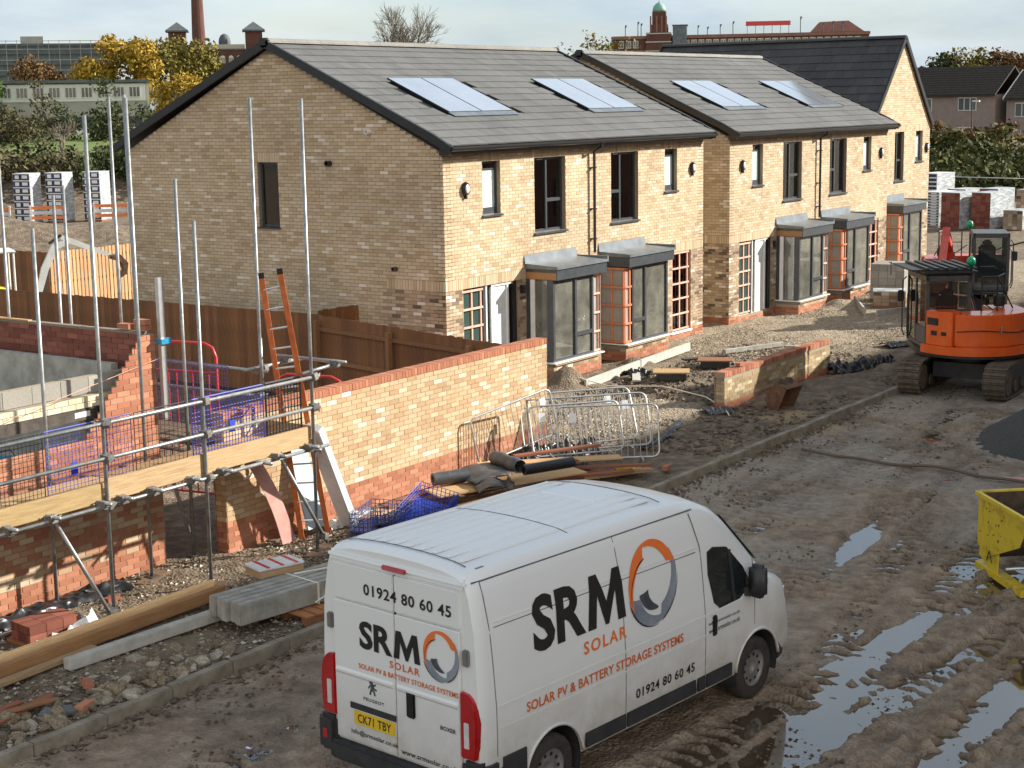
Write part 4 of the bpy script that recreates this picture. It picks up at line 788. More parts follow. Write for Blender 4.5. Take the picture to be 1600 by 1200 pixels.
guard(13.95, 15.25, 'blue_mesh', 'blue plastic mesh guard standing on the scaffold near the ladder', r=.006)
guard(15.3, 15.98, 'black_mesh', 'black plastic mesh guard with rounded holes at the ladder end of the scaffold', r=.009, sx=.06, sz=.1)
guard(16.0, 17.6, 'purple_mesh', 'purple mesh guard hung across the side of the scaffold', y=16.02, axis='y', z0=1.6, z1=2.5)
for (x, z, lab) in ((12.0, 1.9, 'small blue plate tied to the blue mesh guard over the weathered toe board'), (14.6, 1.95, 'small blue plate tied to the blue mesh guard near the ladder')):
    b = MB(); b.box(0, 0, 0, .10, .008, .15); o = b.build('plate', 'blue_plastic', None); o.location = (x, 14.585, z); tag(o, lab, 'plate')
# ladder
la0, la1, lb0, lb1 = Vector((16.42, 15.08, .01)), Vector((16.66, 14.78, .01)), Vector((16.03, 15.28, 3.83)), Vector((16.07, 14.97, 3.9))
LD = thing('ladder', 'orange ladder leaning on the scaffold end beside the garden wall', 'ladder', (0, 0, 0))
for a, c in ((la0, lb0), (la1, lb1)):
    b = MB(); b.beam(a, c, .028, .075, up=(c - a).cross(la1 - la0).normalized().cross(c - a)); b.build('stile', 'ladder_orange', LD); b = MB(); b.beam(c - (c - a).normalized() * .06, c + (c - a).normalized() * .02, .034, .08, up=(c - a).cross(la1 - la0).normalized().cross(c - a)); b.build('end_cap', 'black_trim', LD)
for k in range(1, 14): t_ = k / 13.8; b = MB(); b.tube([la0.lerp(lb0, t_), la1.lerp(lb1, t_)], .014, 8); b.build('rung', 'alu', LD)
# things leaning by the scaffold end
b = MB(); b.beam((16.24, 14.62, 1.72), (17.36, 14.98, .02), .13, .26, up=(-.2, 1, .3)); o = b.build('metal_channel', 'white_panel', None, bevel=.01); tag(o, 'long white metal channel leaning from the scaffold pole to the ground', 'channel')
b = MB(); P0 = []
for k in range(9):
    t_ = k / 8; x = 15.55 + .62 * t_ + .06 * math.sin(t_ * 3.1); z = 1.46 * (1 - t_) + .01; y = 15.28 - .16 * t_ - .05 * math.sin(t_ * 3.1); P0.append(((x - .11, y, z), (x + .13, y - .02, z)))
for p, q in zip(P0, P0[1:]): b.hexa([p[0], p[1], q[1], q[0], (p[0][0], p[0][1] + .012, p[0][2]), (p[1][0], p[1][1] + .012, p[1][2]), (q[1][0], q[1][1] + .012, q[1][2]), (q[0][0], q[0][1] + .012, q[0][2])])
o = b.build('bent_board', 'pink_board', None, fix=True); tag(o, 'bent pink board leaning under the scaffold against the garden wall', 'board')
b = MB(); b.beam((16.72, 15.40, 1.30), (16.78, 15.12, .1), .36, .03, up=(0, 1, .25)); o = b.build('insulation_panel', 'pale_blue', None); tag(o, 'pale blue panel leaning on the garden wall behind the ladder', 'panel')

# ------------------------------------------------------------------ timber fences
def fence(name, label, a, c, h, mt, bw=.125, side=1, rails=True, z0=0, gap=.0, h2=None, postmt='fence_rail', over=.02):
    a, c = Vector(a), Vector(c); d = c - a; ln = d.length; rz = math.atan2(d.y, d.x); H = thing(name, label, 'fence', (a.x, a.y, z0), rz); n = int(ln / bw); w = ln / n; h2 = h2 or h
    for i in range(n):
        hh = h + (h2 - h) * i / n + random.uniform(-.012, .012); key = (name, mt, round(hh, 2), round(w, 3), i % 3)
        if key not in _pool:
            b = MB(); b.hexa(((0, 0, .03), (w - gap + over, .012, .03), (w - gap + over, .022, .03), (0, .02, .03), (0, 0, hh), (w - gap + over, .012, hh), (w - gap + over, .022, hh), (0, .02, hh))); me = b.mesh('board'); me.materials.append(M[mt]); _pool[key] = me
        o = link('board', _pool[key], None, H); o.location = (i * w, 0, 0); o.rotation_euler = (0, random.uniform(-.004, .004), 0)
    if rails:
        for zz in (h - .28, h * .48, .25): b = MB(); b.box(0, -.06 if side > 0 else .03, zz - .04, ln, -.004 if side > 0 else .085, zz + .04); b.build('rail', postmt, H)
        for k in range(int(ln / 2.4) + 1): b = MB(); x = min(ln - .1, k * 2.4); b.box(x, -.16 if side > 0 else .09, 0, x + .1, -.062 if side > 0 else .18, h - .1 + (h2 - h) * x / ln); b.build('post', postmt, H)
    return H
fence('boundary_fence', 'dark brown close-boarded fence running past the shaded gable', (24.9, 33.5), (24.9, 22.1), 1.80, 'fence_brown', side=-1)
fence('garden_fence', 'brown close-boarded fence showing its rails between gable and garden wall', (24.85, 22.1), (23.42, 15.72), 1.80, 'fence_brown', side=1, h2=1.74)
fence('gate_panel', 'short brown fence panel closing the passage beside the gable', (24.95, 22.2), (26.12, 22.1), 1.88, 'fence_brown', side=-1)
fence('new_fence', 'fresh sunlit timber fence with narrow boards beyond the brown fence', (32.05, 39.3), (40.5, 39.3), 1.82, 'fence_fresh', bw=.145, side=-1, gap=.035, over=0)
fence('return_fence', 'dark fence panel meeting the fresh sunlit timber fence at its corner', (32.0, 44.0), (32.0, 39.35), 1.82, 'fence_brown', bw=.145, side=-1)

# ------------------------------------------------------------------ panel van
m, t, b = newmat('van_white')
ge = N(t, 'ShaderNodeTexCoord'); sx = N(t, 'ShaderNodeSeparateXYZ'); L(t, ge.outputs['Object'], sx.inputs[0])
dn = N(t, 'ShaderNodeTexNoise', i_Scale=3.5, i_Detail=8.0, i_Roughness=.7); L(t, ge.outputs['Object'], dn.inputs['Vector'])
hm = N(t, 'ShaderNodeMapRange'); hm.inputs[1].default_value = 1.35; hm.inputs[2].default_value = .30; hm.inputs[3].default_value = 0; hm.inputs[4].default_value = .9; L(t, sx.outputs['Z'], hm.inputs[0])
ml = N(t, 'ShaderNodeMath', operation='MULTIPLY'); L(t, hm.outputs[0], ml.inputs[0]); nm_ = N(t, 'ShaderNodeMapRange'); nm_.inputs[1].default_value = .3; nm_.inputs[2].default_value = .7; nm_.inputs[3].default_value = .3; nm_.inputs[4].default_value = 1.0; L(t, dn.outputs['Fac'], nm_.inputs[0]); L(t, nm_.outputs[0], ml.inputs[1])
mc = N(t, 'ShaderNodeMix', data_type='RGBA'); mc.inputs[6].default_value = (.78, .785, .775, 1); mc.inputs[7].default_value = (.30, .235, .165, 1); L(t, ml.outputs[0], mc.inputs[0]); L(t, mc.outputs[2], b.inputs['Base Color'])
rm = N(t, 'ShaderNodeMapRange'); rm.inputs[3].default_value = .30; rm.inputs[4].default_value = .8; L(t, ml.outputs[0], rm.inputs[0]); L(t, rm.outputs[0], b.inputs['Roughness']); b.inputs['Coat Weight'].default_value = .25; b.inputs['Coat Roughness'].default_value = .15
mat('decal_dark', (.018, .018, .017), (.024, .024, .022), .35); mat('decal_orange', (.62, .13, .03), (.68, .16, .04), .4); mat('decal_orange_bright', (.80, .17, .03), (.84, .20, .05), .4)
mat('decal_grey', (.17, .20, .25), (.30, .33, .38), .35, scale=2.5); mat('decal_slate', (.05, .055, .07), (.09, .10, .12), .35)
mat('seam', (.12, .12, .12), (.16, .16, .16), .6); mat('bumper', (.022, .023, .025), (.04, .04, .042), .55, scale=6); mat('tail_red', (.36, .008, .010), (.45, .015, .018), .12, coat=.6); mat('tail_clear', (.55, .55, .53), (.65, .65, .63), .15, coat=.5)
mat('plate_yellow', (.72, .47, .02), (.78, .52, .03), .35); mat('tyre', (.020, .019, .018), (.055, .043, .033), .85, scale=6); mat('hubcap', (.22, .21, .20), (.33, .31, .29), .4, .5); mat('van_glass', (.010, .014, .014), (.02, .026, .026), .04, spec=.7)
PROF = [(.90, .34), (.985, .38), (1.018, .52), (1.025, .9), (1.02, 1.2), (1.008, 1.55), (.988, 1.9), (.960, 2.06), (.925, 2.25), (.89, 2.36), (.82, 2.43), (.60, 2.475), (.3, 2.495), (0, 2.50)]
def half_w(z): return float(np.interp(z, [p[1] for p in PROF], [p[0] for p in PROF]))
SECT = [(-1.0, 2.44, .965), (-.97, 2.47, .985), (-.88, 2.49, 1.0), (-.4, 2.5, 1), (.6, 2.5, 1), (1.6, 2.5, 1), (2.15, 2.48, 1), (2.5, 2.42, 1), (2.75, 2.32, .998), (2.95, 2.18, .994), (3.3, 1.84, .985), (3.62, 1.52, .972), (3.82, 1.36, .96), (4.05, 1.25, .935), (4.22, 1.12, .895), (4.33, .95, .83), (4.39, .72, .74)]
VA = thing('panel_van', 'white panel van with dark lettering and orange swirl parked on the muddy road', 'van', (11.36, 8.38, -.115), R(-6.407)); VA.scale = (.965,) * 3
b = MB(); rings = []
for (x, zt, wf) in SECT:
    P = []
    for (w, z) in PROF:
        zz = z if z <= 1.1 else 1.1 + (z - 1.1) * (zt - 1.1) / 1.4
        if zt < 1.15: zz = .34 + (z - .34) * (zt - .34) / 2.16 if z > .5 else z
        P.append((x, -w * wf, zz))
    P = P + [(x, -y, z) for (_, y, z) in reversed(P[:-1])]; rings.append(b.pts(P)); nr = len(P)
for r0, r1 in zip(rings, rings[1:]):
    for k in range(nr - 1): b.face((r0 + k, r1 + k, r1 + k + 1, r0 + k + 1))
    b.face((r0 + nr - 1, r1 + nr - 1, r1, r0))
b.face(tuple(rings[0] + k for k in range(nr))); b.face(tuple(rings[-1] + k for k in reversed(range(nr))))
body = b.build('body', 'van_white', None, smooth=True, fix=True)
cut = MB()
for wx in (0, 3.47):
    cut.lathe([(.415, -1.3), (.415, -.62)], (wx, 0, .36), 36, 'Y'); cut.lathe([(.415, .62), (.415, 1.3)], (wx, 0, .36), 36, 'Y')
cuto = cut.build('cut', None, None, fix=True); md = body.modifiers.new('arch', 'BOOLEAN'); md.object = cuto; md.operation = 'DIFFERENCE'; md.solver = 'EXACT'
dg = bpy.context.evaluated_depsgraph_get(); me = bpy.data.meshes.new_from_object(body.evaluated_get(dg)); bpy.data.objects.remove(body); bpy.data.objects.remove(cuto)
me.set_sharp_from_angle(angle=R(32)) if hasattr(me, 'set_sharp_from_angle') else None
me.materials.clear(); body = link('body', me, 'van_white', VA)
for wx in (0, 3.47):
    for s in (-1, 1):
        b = MB(); n = 20; ring = [(wx + .41 * math.cos(a), .36 + .41 * math.sin(a)) for a in np.linspace(-.35, math.pi + .35, n)]
        for p, q in zip(ring, ring[1:]): b.quad((p[0], s * .62, p[1]), (q[0], s * .62, q[1]), (q[0], s * .99, q[1]), (p[0], s * .99, p[1]))
        b.poly([(p[0], s * .63, p[1]) for p in ring]); b.build('wheel_arch', 'bumper', VA)
        w = MB(); w.lathe([(.20, -.10), (.315, -.105), (.34, -.085), (.348, -.03), (.348, .05), (.33, .10), (.2, .10)], (0, 0, 0), 32, 'Y', cap=False); wo_ = w.build('wheel', 'tyre', VA, smooth=True, fix=True); wo_.location = (wx, s * .86, .335); wo_.rotation_euler = (0, random.uniform(0, 3), 0 if s < 0 else math.pi)
        q = MB(); q.lathe([(.0, -.045), (.06, -.05), (.075, -.075), (.10, -.06), (.185, -.075), (.20, -.095), (.212, -.09), (.212, .05)], (0, 0, 0), 32, 'Y', cap=False); rim = q.build('rim', 'hubcap', wo_, smooth=True, fix=True)
        q = MB()
        for k in range(10): a = 2 * math.pi * k / 10; q.lathe([(.018, 0), (.018, -.004)], (.145 * math.sin(a), -.0715, .145 * math.cos(a)), 8, 'Y')
        q.build('rim_hole', 'black_trim', wo_, fix=True)
def strip(parent, P, w, nm, mt, lift=.003): return None
# seams laid on the side
def side_line(pts, nm='panel_seam', w=.009, mt='seam', s=-1):
    b = MB()
    for (x0, z0), (x1, z1) in zip(pts, pts[1:]):
        n = max(1, int(math.hypot(x1 - x0, z1 - z0) / .12))
        for k in range(n):
            a = (x0 + (x1 - x0) * k / n, z0 + (z1 - z0) * k / n); c = (x0 + (x1 - x0) * (k + 1) / n, z0 + (z1 - z0) * (k + 1) / n)
            fa = float(np.interp(a[0], [q[0] for q in SECT], [q[2] for q in SECT])); fc = float(np.interp(c[0], [q[0] for q in SECT], [q[2] for q in SECT]))
            b.beam((a[0], s * (half_w(a[1]) * fa + .0), a[1]), (c[0], s * (half_w(c[1]) * fc + .0), c[1]), w, .005, up=(0, 1, 0))
    return b.build(nm, mt, VA)
for s in (-1, 1):
    side_line([(-.86, 2.34), (-.80, 1.2), (-.80, .75)], s=s); side_line([(1.02, 2.33), (1.08, 1.2), (1.08, .40)], s=s); side_line([(2.28, 2.30), (2.38, 1.95), (2.44, 1.2), (2.44, .40)], s=s); side_line([(3.36, 1.62), (3.40, 1.2), (3.40, .86)], s=s, w=.007)
    side_line([(-.78, 1.925), (2.30, 1.905)], 'body_crease', .008, s=s); side_line([(-.78, 1.965), (2.30, 1.945)], 'body_crease', .018, 'van_white', s=s); side_line([(-.78, 1.19), (3.35, 1.19)], 'body_crease', .035, 'van_white', s=s); side_line([(-.78, .985), (3.0, .985)], 'body_crease', .03, 'van_white', s=s); side_line([(-.95, 2.345), (2.35, 2.33)], 'roof_seam', .014, 'seam', s=s)
    for (xa, xc) in ((.44, 1.07), (1.09, 2.26), (2.29, 2.43), (2.45, 2.93)):
        b = MB(); b.box(xa, s * 1.018 if s > 0 else -1.038, .42, xc, 1.038 if s > 0 else -1.018, .57); b.build('rub_strip', 'bumper', VA, bevel=.008)
    # cab side window and mirror
    poly = [(2.50, 1.86), (2.62, 1.89), (2.86, 1.84), (3.16, 1.56), (3.30, 1.38), (3.30, 1.22), (2.70, 1.22), (2.60, 1.30), (2.50, 1.62)]
    def onside(x, z, d): f = float(np.interp(x, [q[0] for q in SECT], [q[2] for q in SECT])); return (x, s * (half_w(z) * f + d - .012 * (x > 3.2)), z)
    b = MB(); n = len(poly); A = b.pts([onside(x, z, .006) for x, z in poly]); B_ = b.pts([onside(x, z, -.03) for x, z in poly]); b.face(tuple(range(A, A + n))); 
    for k in range(n): b.face((A + k, A + (k + 1) % n, B_ + (k + 1) % n, B_ + k))
    b.build('side_window', 'van_glass', VA, fix=True); b = MB(); b.beam(onside(2.90, 1.80, .008), onside(2.98, 1.23, .008), .045, .01, up=(0, 1, 0)); b.build('window_bar', 'bumper', VA)
    b = MB(); b.cbox((3.26, s * 1.13, 1.40), (.16, .20, .36), (0, 0, s * .12)); mi = b.build('mirror', 'bumper', VA, bevel=.045, smooth=True); q = MB(); q.beam((3.24, s * .98, 1.27), (3.26, s * 1.06, 1.27), .10, .09); q.build('mirror_arm', 'bumper', VA); q = MB(); q.cbox((3.345, s * 1.14, 1.39), (.012, .12, .07)); q.build('indicator', 'tail_clear', VA)
    b = MB(); b.cbox((2.60, s * 1.032, 1.06), (.07, .03, .22)); b.build('door_handle', 'black_trim', VA, bevel=.012)
    b = MB(); b.cbox((4.1, s * .86, .98), (.28, .12, .26), (0, 0, -s * .45)); b.build('headlight', 'tail_clear', VA, bevel=.04)
    # wheel-arch lip and front bumper corner
    for wx in (0, 3.47): b = MB(); b.tube([(wx + .425 * math.cos(a), s * 1.018 if wx == 0 else s * 1.0, .36 + .425 * math.sin(a)) for a in np.linspace(.12, math.pi - .12, 18)], .018, 6); b.build('arch_lip', 'van_white', VA, smooth=True)
b = MB(); b.prism([(3.93, -.965), (4.16, -.90), (4.34, -.72), (4.44, -.3), (4.44, .3), (4.34, .72), (4.16, .90), (3.93, .965)], lambda a, c, d: (a, c, d), .28, .66); b.build('front_bumper', 'bumper', VA, bevel=.03)
b = MB(); b.quad((3.02, -.80, 2.118), (3.02, .80, 2.118), (3.66, .86, 1.50), (3.66, -.86, 1.50)); b.build('windscreen', 'van_glass', VA)
# rear: doors, lamps, bumper
for s in (1, -1):
    b = MB(); y0, y1 = (.006, .80) if s > 0 else (-.80, -.006)
    b.box(-1.035, y0, .56, -1.0, y1, 1.91); b.box(-1.031, y0, 1.93, -.99, y1, 2.27); D_ = b.build('rear_door', 'van_white', VA, bevel=.008)
    q = MB(); q.hexa(((-1.048, y0 + .02, 1.215), (-1.048, y1 - .02, 1.215), (-1.034, y1 - .02, 1.19), (-1.034, y0 + .02, 1.19), (-1.048, y0 + .02, 1.235), (-1.048, y1 - .02, 1.235), (-1.034, y1 - .02, 1.26), (-1.034, y0 + .02, 1.26))); q.build('door_crease', 'van_white', D_, fix=True)
    for zz in (1.68, .98): q = MB(); q.cbox((-1.012, s * .865, zz), (.05, .07, .15)); q.build('hinge', 'hubcap', D_, bevel=.012)
    b = MB(); prof = [(.80, .76), (.975, .76), (.995, .88), (1.0, 1.10), (.985, 1.23), (.95, 1.31), (.89, 1.355), (.80, 1.37)]; b.prism(prof if s > 0 else [(-p, q) for p, q in reversed(prof)], lambda a, c, d: (d, a, c), -1.046, -.90); TL = b.build('tail_light', 'tail_red', VA, fix=True, bevel=.015)
    q = MB(); q.cbox((-1.043, s * .88, .98), (.02, .06, .24)); q.build('reversing_lens', 'tail_clear', TL, bevel=.006)
    b = MB(); b.cbox((-.92, s * .93, .56), (.30, .24, .36)); b.build('bumper_corner', 'bumper', VA, bevel=.04)
    b = MB(); b.box(-.75, s * 1.0 if s > 0 else -1.04, .40, -.40, 1.04 if s > 0 else -1.0, .74); b.build('bumper_side', 'bumper', VA, bevel=.02); b = MB(); b.cbox((-1.072, s * .93, .56), (.008, .06, .09)); b.build('reflector', 'tail_red', VA)
b = MB(); b.box(-1.10, -.86, .34, -.95, .86, .53); b.build('rear_bumper', 'bumper', VA, bevel=.03)
b = MB(); b.box(-1.018, -.004, .57, -.98, .004, 2.27); b.build('door_gap', 'black_trim', VA)
b = MB(); b.cbox((-1.0, -.0, 2.335), (.07, 1.74, .09), (0, .35, 0)); b.build('roof_spoiler', 'van_white', VA, bevel=.03); b = MB(); b.cbox((-1.045, -.03, 2.335), (.03, .30, .045), (0, .3, 0)); b.build('brake_light', 'tail_red', VA, bevel=.01)
b = MB(); b.box(-1.047, .0, .885, -1.034, .60, .945); b.build('plate_trim', 'bumper', VA, bevel=.004); b = MB(); b.box(-1.045, .02, .745, -1.034, .55, .87); PL = b.build('number_plate', 'plate_yellow', VA)
b = MB(); b.cbox((-1.045, -.20, 1.10), (.03, .11, .25)); b.build('door_handle', 'black_trim', VA, bevel=.02)
# roof ribs and mouldings
def roof_z(y): return float(np.interp(abs(y), [p[0] for p in PROF[::-1]][:5], [p[1] for p in PROF[::-1]][:5]))
for k in range(9):
    y = -.64 + .16 * k
    for (xa, xc) in ((-.82, .52), (.58, 1.42 if abs(y) < .4 else 1.95)):
        b = MB(); z = roof_z(y); b.hexa([(xa, y - .028, z - .004), (xc, y - .028, z - .004), (xc, y + .028, z - .004), (xa, y + .028, z - .004), (xa + .02, y - .017, z + .013), (xc - .02, y - .017, z + .013), (xc - .02, y + .017, z + .013), (xa + .02, y + .017, z + .013)]); b.build('roof_rib', 'van_white', VA)
for xx in (-.86, .55, 2.02):
    b = MB(); pts = [(xx, y, roof_z(y) + .001) for y in np.linspace(-.74, .74, 13)]
    for p, q in zip(pts, pts[1:]): b.beam(p, q, .010, .006)
    b.build('roof_seam', 'seam', VA)
b = MB(); b.hexa([(1.46, -.36, 2.482), (1.98, -.36, 2.480), (1.98, .36, 2.480), (1.46, .36, 2.482), (1.48, -.34, 2.509), (1.96, -.34, 2.507), (1.96, .34, 2.507), (1.48, .34, 2.509)]); b.build('roof_panel', 'van_white', VA)
for s in (-1, 1):
    b = MB(); pts = [(x, s * .80, 2.415 + .002) for x in np.linspace(-.9, 2.0, 9)]
    for p, q in zip(pts, pts[1:]): b.beam(p, q, .012, .006)
    b.build('roof_seam', 'seam', VA)
    for xx in (-.75, .45, .65, 1.15, 1.55): b = MB(); b.cbox((xx, s * .80, 2.425), (.10, .022, .012)); b.build('roof_bracket', 'hubcap', VA)
# lettering
def text_mesh(txt, bold=.0, sp=1.0, shear=0):
    cu_ = bpy.data.curves.new('t', 'FONT'); cu_.body = txt; cu_.size = 1; cu_.offset = bold; cu_.space_character = sp; cu_.shear = shear; cu_.resolution_u = 3
    o = bpy.data.objects.new('t', cu_); col.objects.link(o); dg = bpy.context.evaluated_depsgraph_get(); dg.update(); me = bpy.data.meshes.new_from_object(o.evaluated_get(dg)); bpy.data.objects.remove(o); bpy.data.curves.remove(cu_); return me
def words(name, me, mt, parent):
    """one part per word: islands split at the wide gaps recorded before the lettering was laid on the van"""
    gaps = sorted(set(_gap)); 
    if len(gaps) == 0: return link(name, me, mt, parent)
    V = [v.co[:] for v in me.vertices]; grp = {}
    for p in me.polygons: grp.setdefault(sum(_px[p.vertices[0]] > g for g in gaps), []).append(tuple(p.vertices))
    bpy.data.meshes.remove(me)
    for k, F in grp.items():
        ids = sorted(set(i for f in F for i in f)); mp = {i: n for n, i in enumerate(ids)}; m2 = bpy.data.meshes.new(name); m2.from_pydata([V[i] for i in ids], [], [tuple(mp[i] for i in f) for f in F]); link(name, m2, mt, parent)
_gap, _px = [], []
def lettering(txt, fn, w, h, mt, parent, bold=.02, sp=1.05, name='lettering', cutz=None):
    me = text_mesh(txt, bold, sp); P = np.array([v.co[:] for v in me.vertices]); x0, x1, y0, y1 = P[:, 0].min(), P[:, 0].max(), P[:, 1].min(), P[:, 1].max()
    for v, p in zip(me.vertices, P): v.co = ((p[0] - x0) / (x1 - x0) * w, (p[1] - y0) / (y1 - y0) * h, 0)
    if cutz is not None:
        bm = bmesh.new(); bm.from_mesh(me)
        for cz in cutz: bmesh.ops.bisect_plane(bm, geom=bm.verts[:] + bm.edges[:] + bm.faces[:], plane_co=(0, cz, 0), plane_no=(0, 1, 0))
        bm.to_mesh(me); bm.free()
    _gap.clear(); _px.clear(); _px.extend(v.co.x for v in me.vertices)
    iv = sorted((min(me.vertices[i].co.x for i in p.vertices), max(me.vertices[i].co.x for i in p.vertices)) for p in me.polygons); hi = iv[0][1]
    for q0, q1 in iv:
        if q0 - hi > h * .24 and ' ' in txt: _gap.append((q0 + hi) / 2)
        hi = max(hi, q1)
    for v in me.vertices: v.co = fn(v.co.x, v.co.y)
    me.materials.clear(); return words(name, me, mt, parent)
SD = .006
def on_side(x0, z0): return lambda a, c: (x0 + a, -(half_w(z0 + c) + SD), z0 + c)
def on_rear(y0, z0, d=1.041): return lambda a, c: (-d, y0 - a, z0 + c)
cz = [.05 * k for k in range(1, 12)]
MPOLY = [(0, 0), (.10, 1), (.29, 1), (.5, .44), (.71, 1), (.90, 1), (1, 0), (.79, 0), (.735, .60), (.545, .0), (.455, .0), (.265, .60), (.21, 0)]
def big_m(fn, w, h, cuts=()):
    me = bpy.data.meshes.new('lettering'); me.from_pydata([(x * w, y * h, 0) for x, y in MPOLY], [], [tuple(range(len(MPOLY)))]); bm = bmesh.new(); bm.from_mesh(me); bmesh.ops.triangulate(bm, faces=bm.faces)
    for c_ in cuts: bmesh.ops.bisect_plane(bm, geom=bm.verts[:] + bm.edges[:] + bm.faces[:], plane_co=(0, c_, 0), plane_no=(0, 1, 0))
    bm.to_mesh(me); bm.free()
    for v in me.vertices: v.co = fn(v.co.x, v.co.y)
    link('lettering', me, 'decal_dark', VA)
lettering('SR', on_side(-.27, 1.54), .755, .52, 'decal_dark', VA, bold=.034, sp=1.0, cutz=cz); big_m(on_side(.515, 1.545), .585, .51, cz)
lettering('SOLAR', on_side(.44, 1.335), .66, .125, 'decal_orange_bright', VA, bold=.02, sp=1.25)
lettering('SOLAR PV & BATTERY STORAGE SYSTEMS', on_side(-.40, 1.035), 2.44, .095, 'decal_orange', VA, bold=.022)
lettering('01924 80 60 45', on_side(1.24, .665), 1.0, .10, 'decal_dark', VA, bold=.02, sp=1.1)
lettering('www.srmsolar.co.uk', on_side(2.50, .99), .58, .05, 'decal_dark', VA, bold=.012); lettering('info@srmsolar.co.uk', on_side(2.50, 1.07), .58, .045, 'decal_dark', VA, bold=.01)
lettering('SR', on_rear(.45, 1.50), .43, .27, 'decal_dark', VA, bold=.034, sp=1.0); big_m(on_rear(.005, 1.503), .335, .264); lettering('SOLAR', on_rear(.06, 1.395), .38, .07, 'decal_orange', VA, bold=.02, sp=1.25); lettering('SOLAR PV & BATTERY STORAGE SYSTEMS', on_rear(.47, 1.30), 1.26, .05, 'decal_orange', VA, bold=.02)
lettering('01924 80 60 45', on_rear(.38, 2.02, 1.037), 1.10, .11, 'decal_dark', VA, bold=.02, sp=1.1); lettering('info@srmsolar.co.uk', on_rear(.60, .625), .62, .06, 'decal_dark', VA, bold=.012); lettering('www.srmsolar.co.uk', on_rear(-.06, .60), .70, .05, 'decal_dark', VA, bold=.012)
lettering('CK71 TBY', on_rear(.50, .765, 1.048), .44, .085, 'decal_dark', VA, bold=.012, sp=1.05); lettering('PEUGEOT', on_rear(.42, 1.0), .27, .032, 'decal_slate', VA, bold=.02, sp=1.2); lettering('BOXER', on_rear(-.56, .96), .19, .04, 'decal_slate', VA, bold=.03)
b = MB()   # small rampant emblem on the left door
for (yy, zz, w_, h_, r_) in ((.30, 1.145, .035, .07, .2), (.315, 1.195, .04, .035, 0), (.275, 1.17, .05, .014, -.5), (.27, 1.135, .05, .014, .3), (.325, 1.095, .016, .05, .3), (.275, 1.095, .016, .05, -.4), (.335, 1.15, .014, .05, .7)): b.cbox((-1.038, yy, zz), (.008, w_, h_), (r_, 0, 0))
b.build('emblem', 'decal_slate', VA)
def swirl(fn, R_, dep):
    """four blades chasing each other round a ring"""
    def blade(a0, a1, ro, th, mt, wob=0):
        n = 26; out, inn = [], []
        for k in range(n + 1):
            s = k / n; a = R(a0 + (a1 - a0) * s); t_ = th * (1 - s) ** .55 * min(1, s * 7 + .12); r_ = ro * (1 - wob * s); out.append((r_ * math.cos(a), r_ * math.sin(a))); inn.append(((r_ - t_) * math.cos(a), (r_ - t_) * math.sin(a)))
        b = MB()
        for k in range(n): b.quad(*[fn(p[0] * R_ * .93, p[1] * R_) for p in (out[k], out[k + 1], inn[k + 1], inn[k])])
        return b, mt
    for (a0, a1, ro, th, mt, wob) in ((286, 402, 1.0, .38, 'decal_grey', .0), (194, 304, 1.0, .42, 'decal_grey', .0), (106, 214, .98, .36, 'decal_orange_bright', .0), (20, 118, .98, .30, 'decal_orange_bright', .0), (200, 288, .60, .40, 'decal_slate', -.1), (112, 205, .66, .045, 'decal_dark', -.45), (288, 360, 1.03, .05, 'decal_dark', 0), (200, 282, 1.03, .05, 'decal_dark', 0)):
        _k[0] += 1; b, mt_ = blade(a0, a1, ro, th, mt, wob); b.build('logo_blade', mt_, VA)
_k = [0]
def sfn(a, c): return (1.55 + a, -(half_w(1.775 + c) + SD + .0004 * (_k[0])), 1.775 + c)
def rfn(a, c): return (-1.0405 - .0004 * (_k[0] - 7), -.585 - a, 1.645 + c)
swirl(sfn, .43, 0); swirl(rfn, .235, 0)

